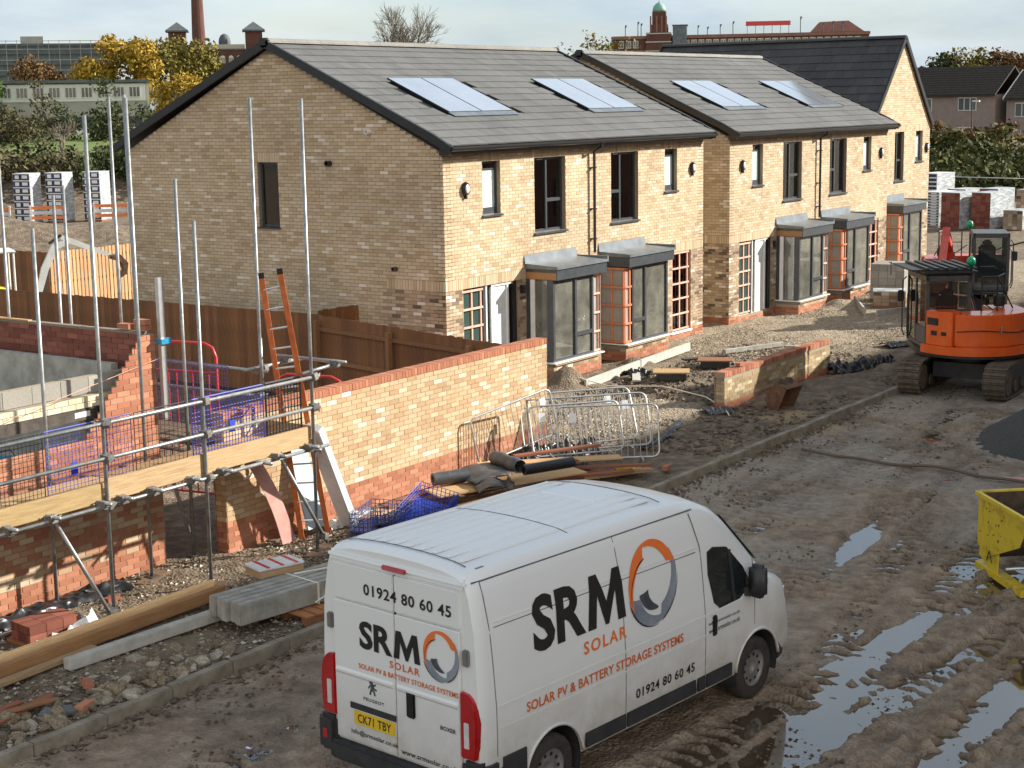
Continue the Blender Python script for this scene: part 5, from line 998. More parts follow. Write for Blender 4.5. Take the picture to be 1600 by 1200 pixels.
# ------------------------------------------------------------------ machines
mat('exc_orange', (.74, .105, .014), (.82, .14, .022), .32, scale=2, coat=.3); mat('exc_red', (.50, .045, .025), (.60, .075, .04), .35, coat=.3); mat('exc_black', (.014, .014, .015), (.03, .029, .028), .5, scale=6)
mat('track', (.075, .055, .04), (.16, .12, .085), .85, scale=9, bump=.5); mat('cab_grey', (.055, .056, .057), (.085, .085, .085), .45); mat('beacon_green', (.0, .30, .12), (.01, .38, .16), .2); mat('beacon_orange', (.75, .20, .02), (.8, .25, .03), .2); mat('seat', (.02, .025, .03), (.035, .04, .045), .7)
mat('digger_white', (.62, .62, .60), (.74, .74, .72), .4, scale=3); mat('chrome', (.6, .6, .6), (.7, .7, .7), .2, .9)
def track(parent, x, y0, y1, ln, h, mt='track'):
    b = MB(); r = h / 2; P = []
    for a in np.linspace(math.pi / 2, 3 * math.pi / 2, 9): P.append((-ln / 2 + r + r * math.cos(a), r + r * math.sin(a)))
    for a in np.linspace(-math.pi / 2, math.pi / 2, 9): P.append((ln / 2 - r + r * math.cos(a), r + r * math.sin(a)))
    b.prism(P, lambda a, c, d: (x + a, d, c), y0 + .03, y1 - .03); T = b.build('track', 'exc_black', parent, fix=True)
    per = []; n = len(P)
    for i in range(n):
        p, q = Vector((*P[i], 0)), Vector((*P[(i + 1) % n], 0)); k = max(1, round((q - p).length / .13))
        for j in range(k): per.append((p.lerp(q, (j + .5) / k), (q - p).normalized()))
    me = None
    for p, d in per:
        if me is None: s = MB(); s.box(-.058, y0, -.025, .058, y1, .012); s.box(-.02, y0, .012, .02, y1, .04); me = s.mesh('track_shoe'); me.materials.append(M[mt])
        o = link('track_shoe', me, None, T); o.location = (x + p.x, 0, p.y); o.rotation_euler = (0, -math.atan2(-d.y, -d.x), 0)
    for k in range(5):
        s = MB(); xx = x - ln / 2 + r + (ln - 2 * r) * k / 4; s.lathe([(r * .78 if k in (0, 4) else .12, y0 + .0), (r * .78 if k in (0, 4) else .12, y1)], (xx, 0, r if k in (0, 4) else .2), 16, 'Y'); s.build('roller', 'track', T, fix=True)
def excavator(name, label, loc, track_az, az, paint, boom, rack=True, cabpaint='cab_grey'):
    E = thing(name, label, 'excavator', loc, R(az)); tr_ = bpy.data.objects.new('undercarriage', None)
    b = MB(); b.box(-.7, -.6, .3, .7, .6, .62); b.lathe([(.55, .62), (.55, .80)], (0, 0, 0), 20); U = b.build('undercarriage', 'exc_black', E); U.rotation_euler = (0, 0, R(track_az - az))
    track(U, 0, .66, 1.12, 2.95, .68); track(U, 0, -1.12, -.66, 2.95, .68)
    b = MB(); b.prism([(1.55, -.95), (1.85, -.95), (1.85, .95), (1.55, .95)], lambda a, c, d: (a, c, d), .08, .38); b.build('blade', 'track', U)
    # slewing deck, counterweight (rounded tail), side covers
    def arc(r_, a0, a1, n): return [(r_ * math.cos(R(a)), r_ * math.sin(R(a))) for a in np.linspace(a0, a1, n)]
    b = MB(); b.prism([(1.05, -1.0), (1.05, 1.08)] + arc(1.2, 78, 282, 26), lambda a, c, d: (a, c, d), .78, .90); b.build('deck', 'exc_black', E)
    b = MB(); P = [(-.30, 1.17)] + arc(1.22, 104, 262, 28) + [(-.30, -1.17)]; b.prism(P, lambda a, c, d: (a, c, d), .84, 1.02); b.build('counterweight', paint, E, bevel=.03)
    b = MB(); P = [(-.34, 1.08)] + arc(1.18, 108, 126, 6) + [(-.55, .55), (-.34, .55)]; P = [(-.38, 1.09)] + arc(1.17, 110, 143, 7) + [(-.80, .50), (-.38, .50)]; b.prism(P, lambda a, c, d: (a, c, d), 1.025, 1.74); SCV = b.build('side_cover', paint, E, bevel=.025)
    b = MB(); P = arc(1.17, 145, 262, 20) + [(-.16, -1.10), (.55, -1.10), (.55, -.35), (-.38, -.35), (-.38, .48), (-.80, .48)]; b.prism(P, lambda a, c, d: (a, c, d), 1.025, 1.70); EC = b.build('engine_cover', paint, E, bevel=.03)
    for (a, z, w_, h_) in ((120, 1.52, .30, .15), (122, 1.28, .16, .10), (134, 1.28, .12, .08)): q = MB(); q.cbox((1.172 * math.cos(R(a)), 1.172 * math.sin(R(a)), z), (.02, w_, h_), (0, 0, R(a))); q.build('grille', 'exc_black', SCV, bevel=.008)
    q = MB(); q.tube([(1.19 * math.cos(R(a)), 1.19 * math.sin(R(a)), 1.35 + .03 * math.sin((a - 150) / 14)) for a in np.linspace(148, 258, 22)], .012, 6); q.build('cover_joint', 'exc_black', EC); q = MB(); q.tube([(-1.17, -.24, 1.47), (-1.23, -.24, 1.45), (-1.23, -.24, 1.33), (-1.17, -.24, 1.31)], .014, 6); q.build('latch', 'chrome', EC)
    for a in (160, 185, 215): q = MB(); q.cbox((1.21 * math.cos(R(a)), 1.21 * math.sin(R(a)), .95), (.05, .13, .06), (0, 0, R(a))); q.build('lashing_eye', paint, E, bevel=.012)
    # cab: posts, panels and glass
    x0, x1, y0, y1, z0, z1 = -.36, 1.12, .14, 1.10, .90, 2.45
    b = MB(); p = .075
    for (xx, yy) in ((x0, y0), (x0, y1 - p), (x1 - p, y0), (x1 - p, y1 - p), (.42, y1 - p)): b.box(xx, yy, z0, xx + p, yy + p, z1)
    b.box(x0, y0, z1 - .12, x1, y1, z1); b.box(x0, y0, z0, x1, y1, z0 + .10); b.box(x0 + .003, y0 + p, z0 + .1, x0 + .05, y1 - p, 1.74); b.box(x0 + p, y1 - .05, z0 + .1, .42, y1 - .003, 1.35); CB = b.build('cab', cabpaint, E, bevel=.012)
    for (P, nm) in (((x0 + .02, y0 + p, 1.76, x0 + .03, y1 - p, z1 - .12), 'rear_window'), ((x0 + p, y1 - .03, 1.36, .42, y1 - .02, z1 - .12), 'side_window'), ((.42 + p, y1 - .03, z0 + .1, x1 - p, y1 - .02, z1 - .12), 'door_glass'), ((x1 - .03, y0 + p, z0 + .1, x1 - .02, y1 - p, z1 - .12), 'windscreen'), ((x0 + p, y0 + .02, 1.36, x1 - p, y0 + .03, z1 - .12), 'side_window')):
        q = MB(); q.box(*P); q.build(nm, 'glass', CB)
    q = MB(); q.cbox((.05, .62, 1.38), (.5, .5, .16)); q.cbox((-.20, .62, 1.72), (.14, .46, .62), (0, -.15, 0)); q.cbox((-.24, .62, 2.08), (.10, .26, .18), (0, -.1, 0)); q.build('seat', 'seat', CB, bevel=.05)
    q = MB(); q.tube([(.75, 1.16, 1.0), (.75, 1.19, 1.1), (.75, 1.19, 1.95), (.75, 1.14, 2.02)], .016, 6); q.tube([(1.16, 1.14, .98), (1.2, 1.18, 1.1), (1.2, 1.18, 2.2), (1.14, 1.12, 2.28)], .016, 6); q.build('grab_rail', 'exc_black', E)
    q = MB(); q.cbox((1.2, 1.22, 1.85), (.05, .14, .26)); q.build('mirror', 'exc_black', E, bevel=.02)
    if rack:
        q = MB(); q.box(x0 - .05, y0 - .12, 2.50, x1 + .25, y1 + .06, 2.54); q.box(x0 + .1, y0 - .06, 2.455, x1 + .1, y1 - .05, 2.5); q.box(x0 + .05, y0 - .02, 2.54, x1 + .1, y1 + .3, 2.58); q.build('roof_guard', 'exc_black', E)
        q = MB()
        for k in range(6): q.box(x0 - .02, y0 - .1 + k * .2, 2.58, x1 + .2, y0 - .02 + k * .2, 2.62)
        q.tube([(x1 + .2, y1 + .32, 2.6), (x1 + .2, y1 + .32, 2.3)], .012, 5); q.tube([(x0, y1 + .36, 2.58), (x1 + .2, y1 + .36, 2.58)], .012, 5); q.build('guard_slats', 'exc_black', E)
    q = MB(); q.lathe([(.05, 0), (.05, .06), (.085, .06), (.095, .13), (.08, .20), (.03, .235)], (x0 + .1, y0 + .0, 2.6 if rack else 2.46), 14); q.build('beacon', 'beacon_green', E, smooth=True, fix=True)
    # rear handrail
    q = MB()
    for (xx, yy) in ((-.45, -.05), (-.45, -.38), (.1, -.7)): q.tube([(xx, yy, 1.70), (xx, yy, 2.42)], .018, 6)
    q.tube([(-.45, -.05, 2.42), (-.45, -.38, 2.42), (.1, -.7, 2.42)], .018, 6); q.tube([(-.45, -.05, 2.08), (-.45, -.38, 2.08)], .014, 6); q.tube([(-.45, -.38, 2.40), (-.2, -.8, 1.72)], .016, 6); q.tube([(-.45, .1, 2.0), (-.45, -.3, 1.72)], .014, 6); q.build('handrail', 'exc_black', E)
    q = MB(); q.lathe([(.10, 0), (.13, .04), (.13, .22), (.09, .28)], (.15, -.62, 1.72), 14); q.build('exhaust_box', 'exc_black', E, fix=True)
    # boom, dipper, bucket and rams
    B0, B1, B2, B3 = [Vector(p) for p in boom]
    def arm(P, w, hs, nm, mt):
        b = MB(); rings = []
        for i, p_ in enumerate(P):
            p_ = Vector(p_); d = (Vector(P[min(i + 1, len(P) - 1)]) - Vector(P[max(i - 1, 0)])).normalized(); u_ = Vector((-d.z, 0, d.x)); h = hs[i] / 2; rings.append(b.pts([tuple(p_ + u_ * h + Vector((0, s * w / 2, 0))) for s in (-1, 1)] + [tuple(p_ - u_ * h + Vector((0, s * w / 2, 0))) for s in (1, -1)]))
        for a, c in zip(rings, rings[1:]):
            for k in range(4): b.face((a + k, a + (k + 1) % 4, c + (k + 1) % 4, c + k))
        b.face(tuple(rings[0] + k for k in range(4))); b.face(tuple(rings[-1] + k for k in range(4))); return b.build(nm, mt, E, fix=True, bevel=.012)
    mid = B0.lerp(B1, .5) + Vector((-.12, 0, .28)); arm([B0, B0.lerp(mid, .6), mid, mid.lerp(B1, .55), B1], .24, [.22, .34, .38, .30, .20], 'boom', paint); arm([B1 + (B1 - B2).normalized() * .3, B1, B1.lerp(B2, .5), B2], .20, [.16, .30, .24, .15], 'dipper', paint)
    for (a, c) in ((Vector((.85, B0.y - .14, .95)), mid + Vector((0, -.14, -.1))), (Vector((.85, B0.y + .14, .95)), mid + Vector((0, .14, -.1))), (mid + Vector((0, 0, .2)), B1 + (B1 - B2).normalized() * .28)):
        q = MB(); q.tube([a, a.lerp(c, .58)], .055, 10); RM = q.build('ram', paint, E); q = MB(); q.tube([a.lerp(c, .56), c], .03, 8); q.build('ram_rod', 'chrome', RM)
    for k in range(4): q = MB(); q.tube([B0 + Vector((-.1, -.1 + .06 * k, .2)), mid + Vector((-.2, -.1 + .06 * k, .26)), mid.lerp(B1, .5) + Vector((0, -.1 + .06 * k, .26)), B1 + Vector((-.1, -.1 + .06 * k, .18))], .014, 6); q.build('hose', 'exc_black', E)
    d = (B3 - B2).normalized(); q = MB(); bw = .32; prof = [(0, 0), (.10, .12), (.42, .10), (.62, -.12), (.58, -.42), (.38, -.58), (.34, -.55), (.50, -.38), (.53, -.14), (.38, .03), (.10, .05)]
    sd = Vector((-d.z, 0, d.x)); q.prism(prof, lambda a, c, e: tuple(B2 + d * a + sd * c + Vector((0, e, 0))), -bw, bw); q.build('bucket', 'rusty', E, fix=True); q = MB()
    for s in (-bw, bw): q.prism([(0, 0), (.10, .1), (.42, .08), (.60, -.12), (.57, -.42), (.38, -.56)], lambda a, c, e: tuple(B2 + d * a + sd * c + Vector((0, e, 0))), s - .012, s + .012)
    q.build('bucket_cheek', 'rusty', E, fix=True)
    return E
excavator('tracked_excavator', 'orange tracked excavator with dark cab and roof guard standing by the kerb', (33.45, 11.22, -.10), 3, 36, 'exc_orange', [(.9, -.28, 1.15), (2.5, -.28, 1.75), (3.3, -.28, .75), (3.1, -.28, .2)])
excavator('tracked_excavator', 'red and orange excavator with folded arm beyond the orange one', (43.6, 14.9, -.05), 20, 203, 'exc_red', [(.9, -.38, 1.2), (1.5, -.62, 2.35), (2.0, -.75, 1.35), (1.7, -.75, .9)], rack=False)

# white mini digger with its operator behind the boundary fence
MD = thing('mini_digger', 'white mini digger with canopy and raised arm behind the brown boundary fence', 'digger', (28.3, 36.9, -.05), R(-30))
b = MB(); b.box(-.5, -.5, .2, .5, .5, .45); U = b.build('undercarriage', 'exc_black', MD); track(U, 0, .35, .65, 1.7, .45); track(U, 0, -.65, -.35, 1.7, .45)
b = MB(); b.prism([(.75, -.6), (.75, .6), (-.3, .7)] + [(.72 * math.cos(R(a)), .72 * math.sin(R(a))) for a in np.linspace(100, 260, 16)] + [(-.3, -.7)], lambda a, c, d: (a, c, d), .5, .95); b.build('body', 'digger_white', MD, bevel=.04)
b = MB(); b.cbox((-.15, 0, 2.32), (1.15, 1.15, .07)); b.build('canopy', 'digger_white', MD, bevel=.03)
for (xx, yy) in ((-.6, .5), (-.6, -.5), (.35, .5), (.35, -.5)): b = MB(); b.tube([(xx, yy, .9), (xx, yy, 2.3)], .03, 8); b.build('canopy_post', 'digger_white', MD)
b = MB(); b.cbox((-.25, 0, 1.02), (.45, .45, .14)); b.cbox((-.48, 0, 1.3), (.1, .42, .45)); b.build('seat', 'seat', MD, bevel=.03); b = MB(); b.cbox((.95, 0, .75), (.35, .22, .55)); b.build('swing_post', 'digger_white', MD, bevel=.03)
def limb(P, w, hs, nm, par, mt):
    b = MB(); rings = []
    for i, p_ in enumerate(P):
        p_ = Vector(p_); d = (Vector(P[min(i + 1, len(P) - 1)]) - Vector(P[max(i - 1, 0)])).normalized(); u_ = Vector((-d.z, 0, d.x)); h = hs[i] / 2; rings.append(b.pts([tuple(p_ + u_ * h + Vector((0, s * w / 2, 0))) for s in (-1, 1)] + [tuple(p_ - u_ * h + Vector((0, s * w / 2, 0))) for s in (1, -1)]))
    for a, c in zip(rings, rings[1:]):
        for k in range(4): b.face((a + k, a + (k + 1) % 4, c + (k + 1) % 4, c + k))
    b.face(tuple(rings[0] + k for k in range(4))); b.face(tuple(rings[-1] + k for k in range(4))); return b.build(nm, mt, par, fix=True)
limb([(1.0, 0, .95), (1.25, 0, 1.75), (1.55, 0, 2.35), (1.95, 0, 2.5)], .14, [.15, .2, .19, .14], 'boom', MD, 'digger_white'); limb([(1.75, 0, 2.62), (2.0, 0, 2.5), (2.7, 0, 2.2), (3.1, 0, 2.02)], .12, [.12, .15, .13, .1], 'dipper', MD, 'digger_white')
b = MB(); b.tube([(1.05, .0, .75), (1.35, 0, 1.75)], .045, 8); b.tube([(1.4, 0, 2.45), (1.75, 0, 2.68)], .04, 8); b.build('ram', 'exc_black', MD); b = MB(); b.prism([(3.05, 2.05), (3.35, 2.05), (3.55, 1.8), (3.5, 1.5), (3.3, 1.38), (3.42, 1.6), (3.35, 1.85), (3.1, 1.92)], lambda a, c, d: (a, d, c), -.2, .2); b.build('bucket', 'rusty', MD, fix=True)
# operator: one continuous skinned figure, seated
mat('hi_vis', (.55, .50, .02), (.70, .62, .04), .6, scale=5); mat('hi_vis_orange', (.75, .20, .03), (.8, .26, .05), .6); mat('dark_cloth', (.015, .016, .02), (.03, .03, .035), .85); mat('skin', (.45, .26, .18), (.52, .32, .23), .55)
def skinned(name, J, E_, rad, mt, parent, loc=None, sub=2):
    me = bpy.data.meshes.new(name); me.from_pydata(J, E_, []); o = bpy.data.objects.new(name, me); col.objects.link(o); sk = o.modifiers.new('s', 'SKIN'); 
    if not me.skin_vertices: me.skin_vertices.new() if hasattr(me.skin_vertices, 'new') else None
    for i, r_ in enumerate(rad): me.skin_vertices[0].data[i].radius = r_ if isinstance(r_, tuple) else (r_, r_)
    me.skin_vertices[0].data[0].use_root = True; sb = o.modifiers.new('u', 'SUBSURF'); sb.levels = sb.render_levels = sub
    dg = bpy.context.evaluated_depsgraph_get(); dg.update(); m2 = bpy.data.meshes.new_from_object(o.evaluated_get(dg)); bpy.data.objects.remove(o); m2.materials.clear(); m2.polygons.foreach_set('use_smooth', [True] * len(m2.polygons)); return link(name, m2, mt, parent)
PE = thing('person', 'seated person in yellow and orange hi-vis jacket and dark hood driving the mini digger', 'person', (28.3, 36.9, -.05), R(-30))
J = [(-.25, 0, 1.12), (-.27, 0, 1.35), (-.26, 0, 1.55), (-.24, 0, 1.66), (-.22, 0, 1.76), (-.26, .20, 1.56), (-.12, .27, 1.32), (.12, .22, 1.26), (.20, .20, 1.25), (-.26, -.20, 1.56), (-.12, -.27, 1.32), (.12, -.22, 1.26), (.20, -.20, 1.25), (-.22, .10, 1.10), (.20, .12, 1.12), (.26, .13, .68), (.38, .13, .62), (-.22, -.10, 1.10), (.20, -.12, 1.12), (.26, -.13, .68), (.38, -.13, .62)]
E_ = [(0, 1), (1, 2), (2, 3), (3, 4), (2, 5), (5, 6), (6, 7), (7, 8), (2, 9), (9, 10), (10, 11), (11, 12), (0, 13), (13, 14), (14, 15), (15, 16), (0, 17), (17, 18), (18, 19), (19, 20)]
rad = [.15, .16, .16, .065, .06, .075, .058, .045, .04, .075, .058, .045, .04, .10, .085, .06, .05, .10, .085, .06, .05]
skinned('body', J, E_, rad, 'hi_vis', PE)
b = MB(); b.lathe([(.0, 1.70), (.06, 1.71), (.088, 1.77), (.098, 1.84), (.095, 1.91), (.06, 1.96), (0, 1.975)], (-.2, 0, 0), 16, cap=False); b.build('head', 'skin', PE, smooth=True, fix=True); b = MB(); b.lathe([(.105, 1.72), (.112, 1.80), (.115, 1.88), (.105, 1.94), (.06, 1.985), (0, 1.995)], (-.225, 0, 0), 16, cap=False); b.build('hood', 'dark_cloth', PE, smooth=True, fix=True)
b = MB(); b.cbox((-.098, 0, 1.825), (.03, .024, .04)); b.build('nose', 'skin', PE, bevel=.008)
for s in (-1, 1): b = MB(); b.lathe([(.0, -.01), (.012, -.006), (.012, .006), (0, .01)], (-.108, s * .035, 1.855), 8, 'X', cap=False); b.build('eye', 'dark_cloth', PE); b = MB(); b.cbox((-.2, s * .17, 1.45), (.30, .06, .24), (0, 0, 0)); b.build('jacket_panel', 'hi_vis_orange', PE, bevel=.025)

# yellow tipping skip at the road side
SK = thing('tipping_skip', 'yellow steel tipping skip on the muddy road', 'skip', (20.45, 6.68, -.13), math.atan2(5.9 - 6.7, 19.6 - 20.5))
mat('skip_yellow', (.40, .27, .03), (.70, .51, .025), .5, scale=5, lo=.3, hi=.5, bump=.15, bscale=6); mat('skip_inside', (.05, .035, .025), (.10, .07, .05), .8, scale=6)
W_ = 1.25
prof = [(0, 1.02), (0, .34), (.28, .22), (1.25, .62), (1.5, 1.02)]
for yy in (0, W_): b = MB(); b.prism(prof, lambda a, c, d: (a, d, c), yy, yy + .012); b.build('end_plate', 'skip_yellow', SK, fix=True)
for (p, q_) in zip(prof[0:], prof[1:]):
    b = MB(); b.hexa([(p[0], .013, p[1]), (q_[0], .013, q_[1]), (q_[0], W_ - .001, q_[1]), (p[0], W_ - .001, p[1]), (p[0] + .012, .013, p[1] + .012), (q_[0] + .0, .013, q_[1] + .014), (q_[0], W_ - .001, q_[1] + .014), (p[0] + .012, W_ - .001, p[1] + .012)]); b.build('hopper_plate', 'skip_inside', SK, fix=True)
b = MB(); b.box(-.012, .0, .34, -.001, W_, 1.02); b.build('back_plate', 'skip_yellow', SK)
for (a, c) in (((-.03, -.02, 1.03), (1.54, -.02, 1.03)), ((-.03, W_ + .03, 1.03), (1.54, W_ + .03, 1.03)), ((-.02, -.02, 1.03), (-.02, W_ + .03, 1.03)), ((1.52, -.02, 1.03), (1.52, W_ + .03, 1.03))): b = MB(); b.beam(a, c, .05, .05); b.build('rim', 'skip_yellow', SK)
for yy in (-.0, W_): b = MB(); b.prism([(.02, .33), (.26, .21), (.62, .36), (.60, .06), (.45, .06), (.02, .20)], lambda a, c, d: (a, d, c), yy + .014, yy + .03); b.build('gusset', 'skip_yellow', SK, fix=True); b = MB(); b.box(-.06, yy, .0, 1.35, yy + .16, .085); b.build('fork_channel', 'skip_yellow', SK)
b = MB(); b.tube([(.95, -.03, .26), (.95, W_ + .05, .26)], .022, 8); b.build('axle_bar', 'alu', SK); b = MB(); b.cbox((.34, -.004, .26), (.014, .006, .15), (0, .45, 0)); b.cbox((.42, -.004, .27), (.014, .006, .17), (0, -.5, 0)); b.build('paint_mark', 'black_trim', SK)
for k in range(14): b = MB(); b.cbox((random.uniform(.05, .9), -.003, random.uniform(.4, .95)), (random.uniform(.01, .05), .005, random.uniform(.006, .03)), (0, random.uniform(-1, 1), 0)); b.build('rust_scrape', 'rusty', SK)

# ------------------------------------------------------------------ site clutter
def rock_mesh(seed, mt, flat=.7, n=2):
    bm = bmesh.new(); bmesh.ops.create_icosphere(bm, subdivisions=n, radius=1); rs = random.Random(seed); pl = [(Vector((rs.gauss(0, 1), rs.gauss(0, 1), rs.gauss(0, 1))).normalized(), rs.uniform(.45, .85)) for _ in range(9)]
    for v in bm.verts:
        for d, h in pl:
            k = v.co.dot(d) - h
            if k > 0: v.co -= d * k
        v.co.x *= rs.uniform(1.0, 1.02); v.co.z *= flat
    me = bpy.data.meshes.new('stone'); bm.to_mesh(me); bm.free(); me.materials.append(M[mt]); return me
rocks = [rock_mesh(s, 'stone', random.uniform(.5, .85)) for s in range(8)] + [rock_mesh(20 + s, 'stone_pale', random.uniform(.5, .8)) for s in range(3)]
slate_me = []
for k in range(2): b = MB(); b.cbox((0, 0, 0), (1.6, 1.2, .35)); me = b.mesh('stone'); me.materials.append(M['slate']); slate_me.append(me)
def clear(x, y): return not (10.2 < x < 13.7 and 13.35 < y < 14.6) and not (12.6 < x < 15.6 and 12.45 < y < 13.75)
cnt = 0
while cnt < 190:
    x = random.uniform(8.9, 13.3); y = KY + .18 + abs(random.gauss(0, .42)); 
    if y > 14 or not clear(x, y): continue
    s = random.choice((.035, .045, .055, .07, .09, .11)) * random.uniform(.8, 1.25); ri = random.randrange(len(rocks)); o = link('stone', rocks[ri], None); o.location = (x, y, -.01 + s * .22); o.rotation_euler = (random.uniform(-.5, .5), random.uniform(-.5, .5), random.uniform(0, 6.3)); o.scale = (s * random.uniform(.9, 1.5), s, s * random.uniform(.8, 1.1)); tag(o, ('large ' if s > .075 else 'small ') + ('brown' if ri < 8 else 'pale') + ' rough stone lying in the rubble along the kerb', 'stone', ('large ' if s > .075 else 'small ') + ('brown' if ri < 8 else 'pale') + ' rubble stones along the kerb'); cnt += 1
for i, (x, y, z, rz) in enumerate(((9.95, 12.72, .07, .4), (10.15, 12.62, .06, 1.2))):
    o = link('slate_slab', slate_me[i], None); o.location = (x, y, z); o.scale = (.1, .09, .1); o.rotation_euler = (.2, -.15, rz); tag(o, ['dark slate slab in the rubble beside a red half brick', 'smaller dark slate slab tilted among pale stones'][i], 'slab')
def loose_brick(x, y, z, rz, label, mt='brick_red', rx=0, group=None):
    b = MB(); b.cur = random.random(); b.box(-.1075, -.051, 0, .1075, .051, .065); me = b.mesh('brick', rnd=True); me.materials.append(M[mt]); o = link('loose_brick', me, None); o.location = (x, y, z); o.rotation_euler = (rx, 0, rz); return tag(o, label, 'brick', group)
loose_brick(10.32, 12.58, .02, .3, 'orange-red brick lying in the rubble by the kerb'); loose_brick(13.0, 15.2, .0, .1, 'dark brick lying on the soil by the black sheeting', 'brick_darkred'); loose_brick(22.85, 12.75, .02, .2, 'red brick lying on the mud near the metal barriers'); loose_brick(10.75, 13.05, .03, 1.0, 'broken red brick among the pale rubble stones', rx=.4)
for i in range(5): loose_brick(28.9 + i * .0 + .12 * (i % 3), 14.42 + .02 * (i // 3), .745 + .066 * (i // 3) + .02, .05 * i, 'red brick left on top of the low front wall') if i < 1 else None
# small pebbles and clods, uncountable
def scatter(name, mt, n, region, smin, smax, z0, seed, zfn=None):
    rs = np.random.default_rng(seed); V = []; F = []; k = 0
    base = np.array([(1, 0, 0), (-.5, .87, 0), (-.5, -.87, 0), (0, 0, .8), (0, 0, -.8)])
    fc = ((0, 1, 3), (1, 2, 3), (2, 0, 3), (1, 0, 4), (2, 1, 4), (0, 2, 4))
    while k < n:
        x, y = region(rs)
        if x is None: continue
        s = smin + (smax - smin) * rs.random() ** 3; a = rs.random() * 6.28; c, d = math.cos(a), math.sin(a); q = base * (s * np.array([1.2, .9, .7])) * (.7 + .6 * rs.random((5, 1))); i0 = len(V)
        for p in q: V.append((x + p[0] * c - p[1] * d, y + p[0] * d + p[1] * c, z0 + p[2] + s * .2))
        for f in fc: F.append(tuple(i0 + j for j in f))
        k += 1
    me = bpy.data.meshes.new(name); me.from_pydata(V, [], F); me.materials.append(M[mt]); o = bpy.data.objects.new(name, me); col.objects.link(o); o['kind'] = 'stuff'; return o
def mat_pos(name, stops, scale, rough=.9):
    m, t, b = newmat(name); ge = N(t, 'ShaderNodeNewGeometry'); n = N(t, 'ShaderNodeTexWhiteNoise', noise_dimensions='1D'); L(t, ge.outputs['Random Per Island'], n.inputs['W']); r = N(t, 'ShaderNodeValToRGB'); e = r.color_ramp.elements
    while len(e) < len(stops): e.new(.5)
    for k, (p, c) in enumerate(stops): e[k].position = p; e[k].color = (*c, 1)
    L(t, ge.outputs['Random Per Island'], r.inputs[0]); L(t, r.outputs[0], b.inputs['Base Color']); b.inputs['Roughness'].default_value = rough
mat_pos('pebbles', [(0, (.07, .05, .033)), (.4, (.17, .13, .09)), (.75, (.30, .245, .18)), (1, (.52, .47, .39))], 1); mat_pos('gravel_bits', [(0, (.14, .105, .07)), (.4, (.30, .24, .165)), (.8, (.42, .35, .26)), (1, (.62, .56, .46))], 1); mat_pos('clods', [(0, (.075, .055, .037)), (.6, (.135, .10, .07)), (1, (.21, .165, .12))], 1)
scatter('pebble_scatter', 'pebbles', 16000, lambda rs: (8.5 + 9.0 * rs.random(), 12.45 + 3.4 * rs.random()), .008, .042, .0, 1)
def greg(rs):
    x, y = 23.5 + 5 * rs.random(), 14.4 + 2.6 * rs.random(); 
    return (x, y) if ((x - 25.9) / 2.3) ** 2 + ((y - 15.8) / 1.1) ** 2 < 1 + .3 * math.sin(x * 7) else (None, None)
scatter('gravel_scatter', 'gravel_bits', 9000, greg, .012, .04, .03, 2); scatter('gravel_scatter', 'gravel_bits', 16000, lambda rs: (33.5 + 15 * rs.random(), 14.9 + 4.4 * rs.random()), .012, .035, .01, 3)
scatter('earth_clods', 'clods', 7000, lambda rs: (24 + 12 * rs.random(), 12.5 + 5.4 * rs.random()), .012, .075, -.005, 4); 
def rclod(rs):
    x, y = 9 + 25 * rs.random() ** 1.4, 2 + 10.2 * rs.random(); return (x, y) if mnoise.noise(Vector((x * .7, y * 1.6, 3))) > .12 else (None, None)
scatter('mud_clods', 'clods', 8000, rclod, .005, .04, -.125, 5)
def coldirt(rs): return (9 + 22 * rs.random(), KY - .02 - abs(rs.normal(0, .16)))
scatter('mud_clods', 'clods', 2500, coldirt, .008, .05, -.11, 6)
# long timbers and concrete gravel board by the kerb
def beam_obj(name, a, c, w, h, mt, label, cat, bevel=.005, group=None, up=(0, 0, 1)):
    a, c = Vector(a), Vector(c); d = c - a; b = MB(); b.box(0, -w / 2, -h / 2, d.length, w / 2, h / 2); o = b.build(name, mt, None, bevel=bevel); o.location = a; o.rotation_euler = d.to_track_quat('X', 'Z').to_euler(); tag(o, label, cat, group); return o
beam_obj('timber_beam', (9.9, 14.02, .11), (13.75, 14.0, .14), .12, .14, 'timber_orange', 'long orange timber beam lying beside the concrete post', 'timber'); beam_obj('timber_beam', (9.9, 14.2, .14), (13.75, 14.16, .17), .06, .17, 'board_yellow', 'yellow timber board standing on edge behind the orange beam', 'timber'); beam_obj('timber_beam', (9.7, 13.82, .06), (11.6, 13.90, .06), .12, .05, 'board_yellow', 'thin yellow timber lying under the end of the orange beam', 'timber')
beam_obj('concrete_post', (11.0, 13.66, .08), (13.4, 13.42, .11), .13, .13, 'concrete_light', 'single grey concrete post lying in front of the orange timber beam', 'post', .008)
for i, (a, c, mt) in enumerate((((9.5, 12.95, .06), (10.35, 13.12, .06), 'wood_red'), ((9.5, 13.1, .09), (10.2, 12.9, .10), 'wood_brown'), ((9.4, 13.25, .05), (10.05, 13.25, .05), 'wood_red'))): beam_obj('wood_offcut', a, c, .11, .022, mt, ['red-brown board offcut pointing at the kerb rubble', 'brown board offcut lying across the others by the rubble', 'short red-brown board offcut lying flat behind the others'][i], 'board')
